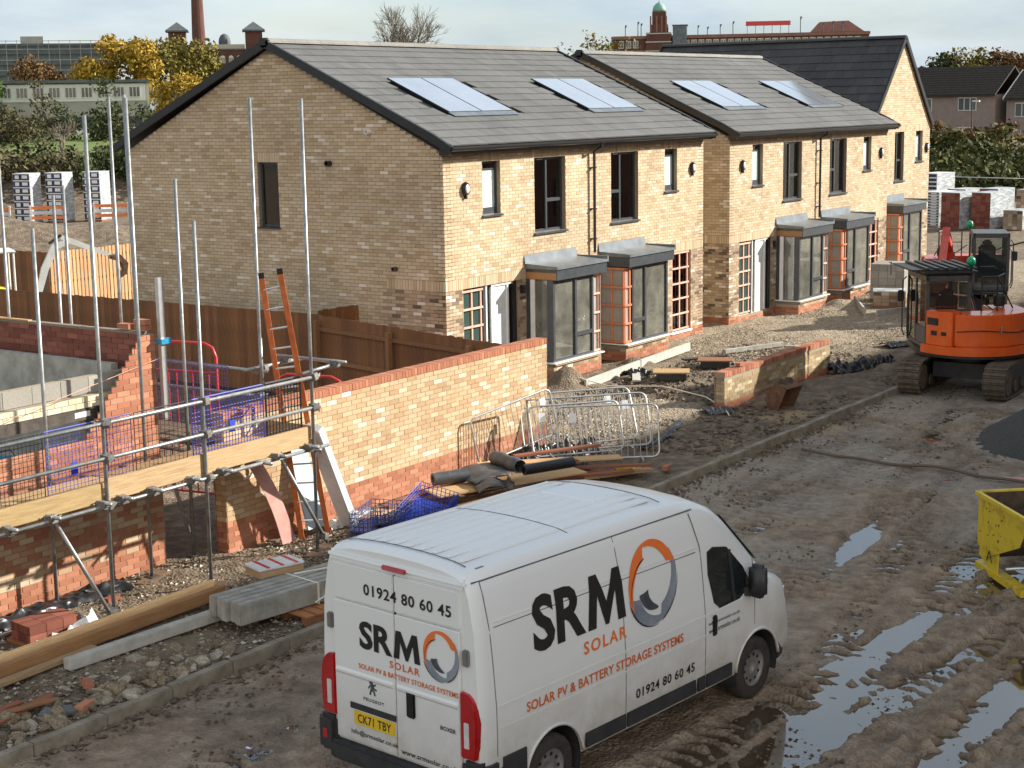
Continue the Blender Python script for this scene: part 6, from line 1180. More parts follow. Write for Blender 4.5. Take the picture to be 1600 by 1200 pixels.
# brick pack with torn wrap
BP = thing('brick_pack', 'small pack of dark red bricks in torn white plastic under the scaffold', 'brick pack', (11.62, 14.78, 0), R(-8))
for r_ in range(3):
    for c_ in range(6):
        for k in range(2):
            b = MB(); b.cur = random.random(); b.box(.0, .0, 0, .213, .063, .10); me = b.mesh('brick', rnd=True); me.materials.append(M['brick_darkred']); o = link('brick', me, None, BP); o.location = (-.32 + .22 * r_ - .0, -.22 + .069 * c_, .05 + .105 * k)
b = MB(); b.box(-.36, -.26, 0, .38, .24, .045); b.build('pallet_base', 'pallet', BP)
b = MB(); n = 14; top = [(-.45 + .95 * k / n, -.27 - .05 * math.sin(k * 1.7), .06 + .22 * (k / n) ** 2 + .03 * math.sin(k * 2.3)) for k in range(n + 1)]; bot = [(-.50 + 1.05 * k / n, -.40 - .06 * math.sin(k * 1.1), .015 + .015 * math.sin(k * 3.1)) for k in range(n + 1)]
for k in range(n): b.quad(bot[k], bot[k + 1], top[k + 1], top[k])
for k in range(6): b.quad((.38 + .02 * k, -.27 + .08 * k, .0), (.40 + .02 * k, -.19 + .08 * k, .0), (.37, -.19 + .08 * k, .30 - .04 * k), (.37, -.27 + .08 * k, .28 - .02 * k))
b.build('torn_wrap', 'white_wrap', BP)
# black sheeting along the foot of the shell
def sheet(name, label, path, w, hgt, mt, seed, cat='sheet', smooth=False):
    rs = np.random.default_rng(seed); b = MB(); n = 54; m_ = 11; P = np.array(path); t_ = np.linspace(0, len(P) - 1, n); ctr = np.stack([np.interp(t_, range(len(P)), P[:, k]) for k in range(2)], -1); rows = []
    for i in range(n):
        d = ctr[min(i + 1, n - 1)] - ctr[max(i - 1, 0)]; d /= np.linalg.norm(d); nn = np.array([-d[1], d[0]]); row = []
        for j in range(m_):
            s = j / (m_ - 1) - .5; nz = lambda q: mnoise.noise(Vector((i * .33 + q, j * .8, seed * 7.3 + q))); p = ctr[i] + nn * s * w * (1 + .35 * nz(3)); row.append((p[0] + nz(11) * .05, p[1] + nz(17) * .05, .012 + hgt * (max(0, math.cos(s * 3.1)) ** .6) * max(.1, .62 + .75 * nz(0) + .35 * mnoise.noise(Vector((i * 1.1, j * 1.7, seed))))))
        rows.append(b.pts(row))
    for i in range(n - 1):
        for j in range(m_ - 1): b.face((rows[i] + j, rows[i + 1] + j, rows[i + 1] + j + 1, rows[i] + j + 1))
    o = b.build(name, mt, None, smooth=True); sf = o.modifiers.new('s', 'SUBSURF'); sf.levels = sf.render_levels = 2; return tag(o, label, cat)
sheet('plastic_sheeting', 'crumpled black plastic sheeting along the foot of the shell wall', [(10.5, 15.45), (11.6, 15.55), (12.6, 15.6), (13.5, 15.55)], .42, .16, 'black_plastic', 3); sheet('plastic_sheeting', 'crumpled grey plastic sheet at the foot of the garden wall by the ladder', [(16.9, 15.1), (17.5, 15.2), (18.1, 15.25)], .3, .12, 'white_wrap', 5)
beam_obj('metal_strip', (9.9, 15.15, .05), (12.0, 15.2, .05), .05, .03, 'alu', 'metal strip lying in front of the black sheeting', 'strip')
# stacked concrete posts on a pallet
CS = thing('concrete_post_stack', 'stack of concrete posts strapped together beside the kerb', 'posts', (12.86, 12.82, .0), R(-9))
for k in range(5):
    off = (.0, .03, -.02, .02, .0)[k]; b = MB(); b.box(off, .125 * k + .004, .13, 2.75 + off, .125 * k + .121, .385); b.build('concrete_post', 'concrete', CS, bevel=.012)
for xx in (1.15, 1.95): b = MB(); b.box(xx, -.008, .125, xx + .03, .635, .13); b.box(xx, -.008, .128, xx + .03, -.003, .39); b.box(xx, -.006, .387, xx + .03, .634, .391); b.box(xx, .628, .128, xx + .03, .633, .388); b.build('strap', 'strap', CS)
b = MB(); b.tube([(1.1, -.015, .16), (1.6, -.012, .30), (1.9, .02, .395), (1.95, .3, .397), (1.2, .5, .397)], .012, 5); b.build('strap', 'strap', CS)
b = MB()
for k in range(7): b.quad((2.2 + .07 * k, -.01, .12 + .02 * (k % 2)), (2.27 + .07 * k, -.01, .12 + .02 * ((k + 1) % 2)), (2.27 + .07 * k, -.008 - .01 * (k % 2), .395), (2.2 + .07 * k, -.008, .395)); b.quad((2.2 + .07 * k, -.008, .395), (2.27 + .07 * k, -.008, .395), (2.27 + .07 * k, .62, .397), (2.2 + .07 * k, .62, .396))
b.build('plastic_wrap', 'white_wrap', CS)
PT = thing('pallet', 'orange-brown timber pallet under the concrete posts beside the kerb', 'pallet', (13.55, 12.42, .0), R(-9))
for k in range(6): b = MB(); b.box(.0 + .17 * k, 0, .095, .14 + .17 * k, .85, .117); b.build('deck_board', 'pallet', PT, bevel=.003)
for k in range(3): b = MB(); b.box(0, .0 + .375 * k, .017, 1.0, .1 + .375 * k, .094); b.build('bearer', 'wood_brown', PT); b = MB(); b.box(0, .0 + .375 * k, 0, 1.0, .1 + .375 * k, .016); b.build('bottom_board', 'wood_brown', PT)
def packet(loc, rz, label):
    T = thing('cement_packet', label, 'packet', loc, rz); b = MB(); b.box(0, 0, 0, .62, .36, .085); b.build('timber_base', 'board_yellow', T, bevel=.004); b = MB(); b.box(-.012, -.012, .086, .632, .372, .12); b.build('wrapper', 'white_panel', T, bevel=.01)
    for xx in (.1, .3, .5): b = MB(); b.box(xx, -.014, .1205, xx + .05, .374, .1215); b.build('stripe', 'red_plastic', T)
packet((13.75, 13.35, .39), R(-18), 'white packet with red stripes on the stack of concrete posts'); beam_obj('wood_offcut', (13.6, 13.95, .06), (14.15, 13.9, .06), .2, .07, 'board_yellow', 'short yellow timber block lying by the scaffold pole and the post stack', 'timber')
# planks, membrane, crates between the garden wall and the van
WP = [((18.2, 15.0, .10), (20.1, 14.9, .16), .16, .05, 'wood_red', 'red-brown plank nearest the foot of the garden wall'), ((18.9, 14.65, .20), (21.3, 13.5, .24), .55, .025, 'wood_tan', 'wide pale plywood sheet on the timber pile'), ((19.9, 15.05, .26), (21.6, 13.7, .30), .13, .06, 'wood_brown', 'brown joist across the timber pile below the membrane'), ((20.6, 15.0, .28), (22.3, 13.3, .28), .30, .025, 'wood_tan', 'pale board lying on the barrier side of the timber pile'), ((20.9, 14.6, .18), (22.35, 12.75, .20), .12, .04, 'wood_red', 'long red-brown plank reaching from the pile towards the kerb'), ((20.4, 14.2, .12), (22.1, 12.95, .13), .14, .04, 'wood_red', 'red-brown plank with its end on the mud'), ((21.4, 13.5, .08), (22.5, 12.85, .08), .16, .05, 'board_yellow', 'fresh yellow board at the kerb end of the pile'), ((18.1, 14.1, .10), (19.6, 13.7, .14), .15, .09, 'timber_orange', 'orange timber joist beside the blue crates'), ((17.6, 14.9, .06), (18.5, 15.05, .06), .2, .04, 'wood_tan', 'short tan board by the wall end of the pile'), ((21.2, 14.7, .34), (22.6, 13.9, .36), .14, .04, 'wood_red', 'dark red plank lying at the foot of the barriers'), ((19.3, 14.3, .14), (21.2, 13.9, .15), .2, .03, 'wood_brown', 'brown board under the grey membrane')]
for (a, c, w, h, mt, lab) in WP: beam_obj('plank', a, c, w, h, mt, lab, 'plank')
def curl(name, label, a, c, w, mt, r0=.12, turns=1.2, lift=.1, seed=1):
    """sheet rolled at one end"""
    a, c = Vector(a), Vector(c); d = (c - a); ln = d.length; d.normalize(); s = Vector((-d.y, d.x, 0)); b = MB(); n = 40; rows = []
    for i in range(n + 1):
        t_ = i / n
        if t_ < .55: p = a + d * ln * t_ + Vector((0, 0, lift * math.sin(t_ * 5))) 
        else: k = (t_ - .55) / .45 * turns * 2 * math.pi; rr = r0 * (1 - .3 * (t_ - .55) / .45); p0 = a + d * ln * .55 + Vector((0, 0, lift * math.sin(2.75))); p = p0 + d * rr * math.sin(k) + Vector((0, 0, rr * (1 - math.cos(k))))
        rows.append(b.pts([tuple(p + s * (w * (j / 6 - .5)) + Vector((0, 0, .012 * math.sin(j * 2 + i * .4)))) for j in range(7)]))
    for i in range(n):
        for j in range(6): b.face((rows[i] + j, rows[i + 1] + j, rows[i + 1] + j + 1, rows[i] + j + 1))
    o = b.build(name, mt, None, smooth=True); sd = o.modifiers.new('t', 'SOLIDIFY'); sd.thickness = .006; return tag(o, label, 'membrane')
curl('roofing_membrane', 'grey roofing membrane curling over the timber pile', (19.6, 14.55, .30), (20.9, 13.95, .36), .8, 'membrane', lift=.10); curl('roofing_membrane', 'stiff grey membrane offcut sloping off the timber pile towards the van', (19.3, 14.1, .26), (19.9, 13.5, .24), .6, 'membrane', r0=.1, turns=.4, lift=.12)
def roll(name, label, a, c, r_, mt):
    a, c = Vector(a), Vector(c); b = MB(); b.tube([a, c], r_, 18, caps=False); b.tube([a, c], r_ * .55, 14, caps=False); n = 18
    o = b.build(name, mt, None, smooth=True); q = MB()
    for e, sg in ((a, -1), (c, 1)):
        d = (c - a).normalized(); s = d.cross(Vector((0, 0, 1))).normalized(); u_ = s.cross(d)
        for k in range(n): k1 = 2 * math.pi * k / n; k2 = 2 * math.pi * (k + 1) / n; q.quad(*[tuple(e + (s * math.cos(x) + u_ * math.sin(x)) * rr) for x, rr in ((k1, r_ * .55), (k2, r_ * .55), (k2, r_), (k1, r_))])
    q.build('roll_end', mt, o); return tag(o, label, 'roll')
roll('membrane_roll', 'black membrane roll lying on the timber pile', (20.1, 13.75, .44), (20.9, 13.35, .46), .085, 'black_plastic'); roll('membrane_roll', 'second black roll beside the curled membrane, nearer the garden wall', (19.2, 14.85, .34), (19.7, 14.55, .36), .10, 'membrane')
for i, (x, y, z, rz, mt, lab) in enumerate(((17.3, 14.35, .0, .35, 'navy_plastic', 'dark blue mesh crate at the ladder end of the crates'), (17.95, 14.05, .05, .25, 'blue_plastic', 'bright blue mesh crate tipped beside the orange joist'), (17.5, 14.0, .0, -.3, 'navy_plastic', 'dark blue mesh crate half hidden by the van roof'))):
    T = thing('mesh_crate', lab, 'crate', (x, y, z), rz); T.rotation_euler = (.25 * (i == 1), -.2 * (i == 1), rz)
    b = MB()
    for u in np.linspace(-.45, .45, 16): 
        for yy in (-.3, .3): b.tube([(u, yy, .01), (u, yy, .38)], .006, 4)
    for z_ in np.linspace(.01, .38, 7):
        b.tube([(-.45, -.3, z_), (.45, -.3, z_), (.45, .3, z_), (-.45, .3, z_)], .006, 4, closed=True)
    for v in np.linspace(-.3, .3, 10): b.tube([(-.45, v, .38), (-.45, v, .01), (.45, v, .01), (.45, v, .38)], .006, 4)
    b.build('mesh', mt, T); b = MB(); b.box(-.44, -.29, .10, .44, .29, .12); b.box(-.44, -.29, .012, .44, -.285, .3 if i == 1 else .1); b.build('liner', mt, T)
# metal crowd barriers
def barrier(a, c, up, h, label, plate=None):
    a, c, up = Vector(a), Vector(c), Vector(up).normalized(); d = (c - a).normalized(); ln = (c - a).length; up = (up - d * up.dot(d)).normalized(); T = thing('crowd_barrier', label, 'barrier', tuple(a)); r = .12
    P = lambda u, v: tuple(d * u + up * v); path = []
    for (cx_, cy_, a0) in ((ln - r, r + .08, -90), (ln - r, h - r, 0), (r, h - r, 90), (r, r + .08, 180)):
        for k in range(5): an = R(a0 + 22.5 * k); path.append(P(cx_ + r * math.cos(an), cy_ + r * math.sin(an)))
    b = MB(); b.tube(path, .0175, 8, closed=True); b.build('frame', 'galv', T, smooth=True); n = int(ln / .105); me = None
    for k in range(1, n): b = MB(); u = ln * k / n; b.tube([P(u, .09), P(u, h - .01)], .0065, 6); b.build('bar', 'galv', T)
    nrm = d.cross(up)
    for u in (ln * .18, ln * .82): b = MB(); b.tube([tuple(Vector(P(u, .09)) + nrm * .0), tuple(Vector(P(u, .0)) + nrm * .22)], .014, 6); b.tube([tuple(Vector(P(u, .09))), tuple(Vector(P(u, .0)) - nrm * .22)], .014, 6); b.build('foot', 'galv', T)
    if plate: b = MB(); u = ln * plate; q = [Vector(P(u, h - .28)), Vector(P(u + .12, h - .28)), Vector(P(u + .12, h - .12)), Vector(P(u, h - .12))]; b.hexa([tuple(p - nrm * .012) for p in q] + [tuple(p + nrm * .012) for p in q]); b.build('name_plate', 'white_panel', T, fix=True)
barrier((20.95, 15.2, .1), (22.65, 14.75, .40), (-.1, .12, 1), .88, 'galvanised barrier tilted against the garden wall with its end raised', .85); barrier((22.35, 15.25, .02), (24.15, 13.75, .02), (.28, .28, 1), 1.02, 'galvanised barrier standing behind the other barriers', .8); barrier((22.25, 14.5, .02), (23.35, 13.15, .02), (.22, .16, 1), .98, 'galvanised barrier with a white plate standing in front of the others', .12); barrier((21.9, 14.75, .1), (23.2, 13.75, .1), (.32, .25, 1), .95, 'galvanised barrier leaning in the middle of the stacked barriers', .1); barrier((22.75, 15.35, .05), (24.35, 14.15, .05), (.4, .35, 1), 1.05, 'galvanised barrier leaning furthest back over the gravel', .75)
sheet('plastic_sheeting', 'black plastic heaped behind the metal barriers', [(21.8, 15.2), (22.6, 15.0), (23.4, 14.5)], .5, .38, 'black_plastic', 9, smooth=True); sheet('plastic_sheeting', 'grey rags and plastic among the barrier feet', [(21.9, 14.2), (22.25, 13.9)], .25, .16, 'membrane', 11); sheet('yellow_sack', 'yellow sack lying between barrier and kerb', [(22.1, 13.3), (22.55, 13.05)], .18, .14, 'plate_yellow', 12, cat='sack', smooth=True); sheet('orange_strap', 'orange strapping crumpled by the planks', [(21.75, 13.75), (22.15, 13.3)], .14, .10, 'exc_orange', 13, cat='strap')
# plot in front of the bays
for i, (a, c) in enumerate((((28.7, 18.0, .1), (31.5, 18.28, .11)), ((31.55, 18.29, .11), (34.4, 18.55, .12)), ((42.3, 16.9, .1), (46.6, 15.2, .06)), ((42.2, 17.2, .14), (44.8, 18.6, .14)))): beam_obj('edging', a, c, .06, .2, 'concrete_light', ['concrete edging set below the first bay of the end house', 'concrete edging carrying on past the second bay of the end house', 'concrete edging running out over the gravel towards the excavator', 'concrete edging running back from the gravel to the battened bay'][i], 'edging')
for i, (x, y, rz) in enumerate(((30.7, 17.0, .5), (32.6, 16.9, .45))): b = MB(); b.box(-.4, -.4, 0, .4, .4, .03); o = b.build('board_cover', 'wood_tan' if i == 0 else 'wood_brown', None); o.location = (x, y, .16); o.rotation_euler = (.0, .05, rz); tag(o, ['pale square board covering a manhole in the front plot', 'darker square board covering a manhole beside the low wall'][i], 'board'); b = MB(); b.box(-.33, -.33, -.16, .33, .33, -.002); b.build('manhole_ring', 'black_plastic', o)
beam_obj('plank', (29.6, 17.25, .10), (30.6, 17.85, .1), .18, .04, 'concrete_light', 'pale plank lying by the trench in the front plot', 'plank'); beam_obj('plank', (34.4, 17.6, .06), (36.2, 16.9, .06), .12, .1, 'concrete', 'grey post lying on the gravel behind the low wall', 'post'); beam_obj('plank', (35.7, 16.6, .06), (36.3, 15.6, .06), .14, .1, 'concrete', 'grey post sloping down behind the coping of the low wall', 'post'); beam_obj('plank', (32.9, 17.9, .05), (33.9, 17.3, .05), .2, .04, 'black_plastic', 'dark plank lying between the manhole boards and the edging', 'plank')
sheet('plastic_sheeting', 'tangle of black plastic and tools on the front plot', [(30.2, 17.9), (30.8, 17.75)], .4, .22, 'black_plastic', 21); sheet('plastic_sheeting', 'grey membrane flap at the gravel edge by the low wall', [(27.5, 14.5), (28.0, 14.2)], .4, .12, 'membrane', 22, smooth=True); sheet('plastic_sheeting', 'strip of grey membrane edging the gravel near the barriers', [(24.0, 13.9), (25.2, 14.05), (26.6, 14.5)], .14, .1, 'membrane', 23, smooth=True); sheet('plastic_sheeting', 'thin black sheet lying on the gravel beyond the low wall', [(37.3, 14.7), (38.2, 14.2)], .5, .12, 'black_plastic', 24)
sheet('plastic_sheeting', 'rolled black membrane lying behind the end of the low wall', [(33.0, 14.3), (33.9, 13.75), (34.5, 13.35)], .42, .34, 'black_plastic', 25, smooth=True)
b = MB(); b.tube([(28.6, 18.4, .3), (29.0, 17.6, .05), (29.6, 16.6, .04), (28.9, 15.2, .05), (28.0, 14.3, .04), (27.4, 13.9, .05)], .013, 6); o = b.build('cable', 'strap', None); tag(o, 'pale cable snaking from the trench past the low wall', 'cable')
# digger bucket lying on the verge
BK = thing('digger_bucket', 'rusty excavator bucket lying on the mud between low wall and kerb', 'bucket', (28.75, 13.15, .0), R(84))
prof = [(0, .45), (.05, .5), (.2, .52), (.42, .42), (.5, .2), (.42, .03), (.2, .0), (.2, .025), (.40, .05), (.465, .2), (.40, .39), (.19, .49), (.06, .47)]
b = MB(); b.prism(prof, lambda a, c, d: (a, d, c), -.3, .3); b.build('shell', 'rusty', BK, fix=True)
for s in (-.3, .3): b = MB(); b.prism([(0, .45), (.05, .5), (.2, .52), (.42, .42), (.5, .2), (.42, .03), (.2, 0)], lambda a, c, d: (a, d, c), s - .01, s + .01); b.build('cheek', 'rusty', BK, fix=True)
for s in (-.12, .12): b = MB(); b.prism([(.1, .5), (.3, .48), (.26, .62), (.14, .62)], lambda a, c, d: (a, d, c), s - .015, s + .015); b.build('lug', 'steel_dark', BK, fix=True)
# hose across the road, kerbside heap of dark stone
hp = [(25.7, 11.6, -.06), (25.6, 11.0, -.06), (25.5, 10.2, -.07), (25.55, 9.4, -.06), (25.5, 8.8, -.05), (25.3, 8.1, -.06), (25.25, 7.5, -.05), (25.0, 6.9, -.06)]
pts = []
for a, c in zip(hp, hp[1:]):
    for k in range(5): p = Vector(a).lerp(Vector(c), k / 5); pts.append((p.x + .03 * math.sin(p.y * 3), p.y, p.z + .015 * math.sin(p.y * 5)))
b = MB(); b.tube(pts, .026, 8); o = b.build('hose', 'clods', None, smooth=True); tag(o, 'mud-caked hose lying across the road', 'hose')
b = MB(); b.tube([(25.35, 8.0, -.07), (25.45, 7.5, -.05), (25.3, 6.6, -.06)], .03, 8); o = b.build('hose', 'pink_board', None, smooth=True); tag(o, 'short red hose lying beside the mud-caked one', 'hose')
mat_pos('dark_stone', [(0, (.025, .026, .025)), (.6, (.06, .06, .056)), (1, (.11, .108, .10))], 1)
xs = np.arange(26.6, 32.2, .05); ys = np.arange(6.3, 10.2, .05); X, Y = np.meshgrid(xs, ys, indexing='ij'); Zh = -.30 + 1.05 * np.clip(1 - np.hypot((X - 29.6) / 2.6, (Y - 7.9) / 1.75), 0, 1) + .05 * (fbm(X, Y, 3, 4, 71) - .5) + .12
mat('stone_heap', (.035, .036, .033), (.075, .074, .068), .95, scale=25, bump=1.0, bscale=60); o = gridobj('stone_heap', xs, ys, Zh, 'stone_heap', {}, 'stuff'); o['label'] = 'heap of dark crushed stone on the road'; o['category'] = 'heap'
# blocks and packs
def pack(loc, rz, w, d, h, kind, label, group=None, rows=6):
    T = thing('block_pack' if kind != 'brick' else 'brick_pack', label, 'pack', loc, rz, group); b = MB(); b.box(0, 0, 0, w, d, .1); b.build('pallet_base', 'wood_brown', T)
    if kind == 'blue':
        b = MB(); b.box(0, .006, .1, w, d, h); b.build('blocks', 'plaster', T, bevel=.01)
        for k in range(rows): z0_ = .1 + (h - .1) * k / rows; z1_ = .1 + (h - .1) * (k + 1) / rows; b = MB(); b.box(-.008, .02, z0_ + .04, -.001, d - .02, z1_ - .03); P_ = b.build('printed_band', 'pack_blue', T); b = MB(); b.box(-.012, d * .12, z0_ + .12, -.0085, d * .45, z1_ - .08); b.box(-.012, d * .62, z0_ + .10, -.0085, d * .86, z1_ - .08); b.build('print', 'white_panel', P_, kind='stuff')
        b = MB(); b.box(.02, -.002, .1, w, .005, h); b.build('wrapper_side', 'pack_wrap', T); b = MB(); b.box(-.01, -.01, h + .001, w + .01, d + .01, h + .02); b.build('wrapper_top', 'white_wrap', T)
    else:
        mt = {'brick': 'brick_darkred', 'buff': 'brick_multi', 'concrete': 'block_grey'}[kind]; b = MB()
        for k in range(rows):
            for j in range(4): b.cur = random.random(); z0_ = .1 + (h - .1) * k / rows; b.box(0, d * j / 4 + .004, z0_ + .004, w, d * (j + 1) / 4 - .004, .1 + (h - .1) * (k + 1) / rows - .002)
        b.build('brick_courses', mt, T, rnd=True, kind='stuff')
        if kind != 'concrete': b = MB(); b.box(.03, -.012, .1, w, -.004, h); b.box(.0, -.01, h + .001, w + .01, d + .01, h + .03); b.build('wrapper', 'pack_wrap', T)
    return T
mat('pack_wrap', (.26, .30, .34), (.60, .61, .60), .4, scale=2.2, stretch=(1, 1, 5), lo=.4, hi=.6, bump=.4); mat('pack_blue', (.012, .022, .07), (.02, .035, .10), .4)
for i, (x, y, lab) in enumerate(((57.6, 71.9, 'tall stack of blue-wrapped blocks beside the rusty fence'), (59.0, 70.9, 'tall stack of blue-wrapped blocks in the middle of the three'), (60.6, 69.7, 'tall stack of blue-wrapped blocks partly behind the gable'))): pack((x, y, -.1), R(15), 1.0, 1.1, 2.75, 'blue', lab, 'tall block stacks on the soil', 7)
pack((55.9, 73.2, -.1), R(15), 1.5, 1.5, .75, 'blue', 'low wrapped pack of blocks lying left of the tall stacks', None, 2)
for (x, y, h, kind, lab) in ((75.6, 27.3, 2.5, 'blue', 'tall blue-wrapped pack behind the gable-fronted house'), (74.0, 26.6, 1.7, 'blue', 'lower blue-wrapped pack in front of the tall blue one'), (72.8, 25.2, 1.75, 'brick', 'red brick pack in white wrap next to the blue packs'), (75.6, 25.9, 1.75, 'brick', 'red brick pack standing behind another in the first row'), (73.2, 23.9, 1.75, 'brick', 'red brick pack in white wrap standing alone in the second row'), (76.4, 24.6, 1.75, 'brick', 'red brick pack at the back of the second row'), (76.0, 22.7, 1.75, 'buff', 'tall buff brick pack at the end of the rows'), (73.5, 22.5, .95, 'buff', 'low buff brick pack in front of the tall buff one')): pack((x, y, -.15), R(-12), 1.6, .95, h, kind, lab, None, 12 if h > 1 else 6)
pack((45.4, 17.3, .02), R(12), 1.1, 1.0, 1.15, 'concrete', 'pallet of grey concrete blocks in front of the battened bay', None, 5); pack((44.2, 16.8, .0), R(22), .8, .9, .5, 'buff', 'part-used pallet of buff bricks beside the grey blocks', None, 4)

# ------------------------------------------------------------------ surroundings
def leafmat(name, c1, c2, c3):
    m, t, b = newmat(name); ge = N(t, 'ShaderNodeNewGeometry'); r = N(t, 'ShaderNodeValToRGB'); e = r.color_ramp.elements; e.new(.5)
    for k, (p, c) in enumerate(((0, c1), (.55, c2), (1, c3))): e[k].position = p; e[k].color = (*c, 1)
    L(t, ge.outputs['Random Per Island'], r.inputs[0]); L(t, r.outputs[0], b.inputs['Base Color']); b.inputs['Roughness'].default_value = .75; b.inputs['Specular IOR Level'].default_value = .2
leafmat('leaf_yellow', (.20, .12, .015), (.36, .23, .03), (.46, .32, .05)); leafmat('leaf_olive', (.09, .075, .015), (.17, .14, .03), (.26, .21, .045)); leafmat('leaf_brown', (.085, .045, .018), (.14, .075, .03), (.20, .12, .05)); leafmat('leaf_green', (.035, .075, .012), (.07, .13, .022), (.11, .18, .035)); leafmat('leaf_dark', (.018, .028, .008), (.04, .055, .015), (.08, .09, .028)); leafmat('leaf_hedge', (.025, .035, .009), (.075, .085, .022), (.16, .15, .045))
leafmat('leaf_thicket', (.045, .04, .018), (.085, .075, .035), (.14, .12, .06)); mat('bark', (.055, .042, .03), (.10, .08, .06), .95, scale=3); mat('bark_pale', (.13, .11, .085), (.22, .19, .15), .95, scale=3)
def leaves(name, mt, clumps, n, size, parent, flat=.75, seed=0):
    rs = np.random.default_rng(seed); C_ = np.array([c[:3] for c in clumps]); r_ = np.array([c[3] for c in clumps]); w = r_ ** 2; idx = rs.choice(len(clumps), n, p=w / w.sum())
    d = rs.normal(size=(n, 3)); d /= np.linalg.norm(d, axis=1)[:, None]; p = C_[idx] + d * (r_[idx] * rs.random(n) ** .45)[:, None] * np.array([1, 1, flat]); nn = d * .7 + rs.normal(size=(n, 3)) * .6; nn /= np.linalg.norm(nn, axis=1)[:, None]
    a = np.cross(nn, rs.normal(size=(n, 3))); a /= np.linalg.norm(a, axis=1)[:, None]; b_ = np.cross(nn, a); s = size * (.3 + 1.0 * rs.random(n) ** 1.5)[:, None]; V = np.stack([p - a * s, p - b_ * s * .55, p + a * s, p + b_ * s * .55], 1).reshape(-1, 3); F = np.arange(4 * n).reshape(-1, 4)
    me = bpy.data.meshes.new(name); me.from_pydata(V.tolist(), [], F.tolist()); me.materials.append(M[mt]); o = bpy.data.objects.new(name, me); col.objects.link(o); o.parent = parent; return o
def branches(parent, h, spread, levels, seed, mt, base_r, name='trunk', up=.55, splits=(3, 4), trunk=.3, taper=.62):
    rs = random.Random(seed); b = MB(); tips = []
    def grow(p, d, ln, r, lv):
        q = p; P = [p]; dd = d.copy()
        for k in range(3): dd = (dd + Vector((rs.gauss(0, .10), rs.gauss(0, .10), rs.gauss(0, .05) + .03))).normalized(); q = q + dd * ln / 3; P.append(q)
        b.tube(P, [r, r * .9, r * .8, r * .68], 6 if lv < 2 else (4 if lv < 4 else 3), caps=False)
        if lv >= levels: tips.append(q); return
        for k in range(rs.randint(*splits)):
            an = rs.uniform(0, 6.28); tilt = rs.uniform(.25, .75) * spread; s = dd.cross(Vector((math.cos(an), math.sin(an), .1))).normalized(); nd = (dd * math.cos(tilt) + s * math.sin(tilt) + Vector((0, 0, up * .2))).normalized(); grow(P[rs.choice((2, 3, 3))], nd, ln * rs.uniform(.62, .85), r * taper, lv + 1)
    grow(Vector((0, 0, 0)), Vector((0, 0, 1)), h * trunk, base_r, 0); o = b.build(name, mt, parent, smooth=True); return o, tips
def leafy_tree(label, loc, h, rad, mt, n, size, seed, group=None, cz=.62, name='tree', cl=26, flat=.9, bark='bark'):
    T = thing(name, label, 'tree', loc, 0, group); rs = random.Random(seed); branches(T, h * .8, .9, 3, seed, bark, h * .022)
    cl_ = []
    for k in range(cl):
        a = rs.uniform(0, 6.28); e = math.asin(rs.uniform(-.55, 1)); rr = rad * rs.uniform(.55, .85); cl_.append((rr * math.cos(e) * math.cos(a), rr * math.cos(e) * math.sin(a), h * cz + rr * math.sin(e) * (h * (1 - cz)) / rad * .95, rad * rs.uniform(.24, .42)))
    leaves('crown', mt, cl_, n, size, T, flat, seed); return T
leafy_tree('broad golden-yellow tree beyond the pale flats', (157, 175, -.2), 17, 6.6, 'leaf_yellow', 9000, .38, 1); leafy_tree('olive-yellow tree growing against the golden one', (170, 177, -.2), 17.2, 6.8, 'leaf_olive', 9000, .38, 2); leafy_tree('small bright yellow tree by the end wall of the flats', (149.5, 155, -.2), 10.6, 4.6, 'leaf_yellow', 5000, .32, 3); leafy_tree('dense green tree at the near end of the flats', (114.6, 152.5, -.2), 12.0, 3.6, 'leaf_green', 5000, .3, 4); leafy_tree('round russet-brown tree in front of the dark scaffolded block', (164, 202, -.2), 14.6, 5.8, 'leaf_brown', 5500, .34, 5)
def thicket(label, loc, w, h, mt, n, seed):
    T = thing('bush', label, 'bush', loc); rs = random.Random(seed); branches(T, h * .75, 1.1, 3, seed, 'bark', .12, 'stems', trunk=.2); leaves('crown', mt, [(rs.gauss(0, w * .32), rs.gauss(0, w * .32), abs(rs.gauss(0, .42)) * h * .9 + .4, rs.uniform(.7, 1.5)) for k in range(40)], n, .2, T, .8, seed)
for i, (x, y, w, hh, mt, lab) in enumerate(((97, 124, 10, 4.6, 'leaf_thicket', 'brownish bush in front of the middle of the pale flats'), (104, 119, 11, 5.2, 'leaf_dark', 'taller dark bush hiding the middle of the flats'), (110, 114, 9, 4.2, 'leaf_thicket', 'dull thicket near the end wall of the flats'), (89, 127, 9, 3.8, 'leaf_dark', 'dark bush at the far edge of the grass bank'), (93, 121, 8, 3.4, 'leaf_thicket', 'low brown thicket beside the pale leafless shrub'), (63.5, 80.5, 7, 1.5, 'leaf_thicket', 'low scrub on the bank edge above the tall block stacks'), (69, 75.5, 7, 1.7, 'leaf_dark', 'low dark scrub on the bank edge next to the gable'), (58, 84, 7, 1.4, 'leaf_brown', 'low rusty scrub on the bank edge above the hoarding'))): thicket(lab, (x, y, 2.6 if y > 100 else 1.9), w, hh, mt, 5200, 30 + i)
for i, (x, y, hh, rr, mt, lab) in enumerate(((244, 88, 13, 4.5, 'leaf_dark', 'dark green tree behind the terrace roof near the new gable'), (246, 84.5, 13.5, 5.0, 'leaf_olive', 'olive-green tree behind the middle of the terrace roof'), (248, 80.0, 13.4, 4.2, 'leaf_brown', 'thin brown-leaved tree behind the white terrace verge'), (249, 76, 13.2, 4.6, 'leaf_brown', 'rust-coloured tree beyond the terrace roof'))): leafy_tree(lab, (x, y, -.2), hh, rr, mt, 3600, .36, 50 + i)
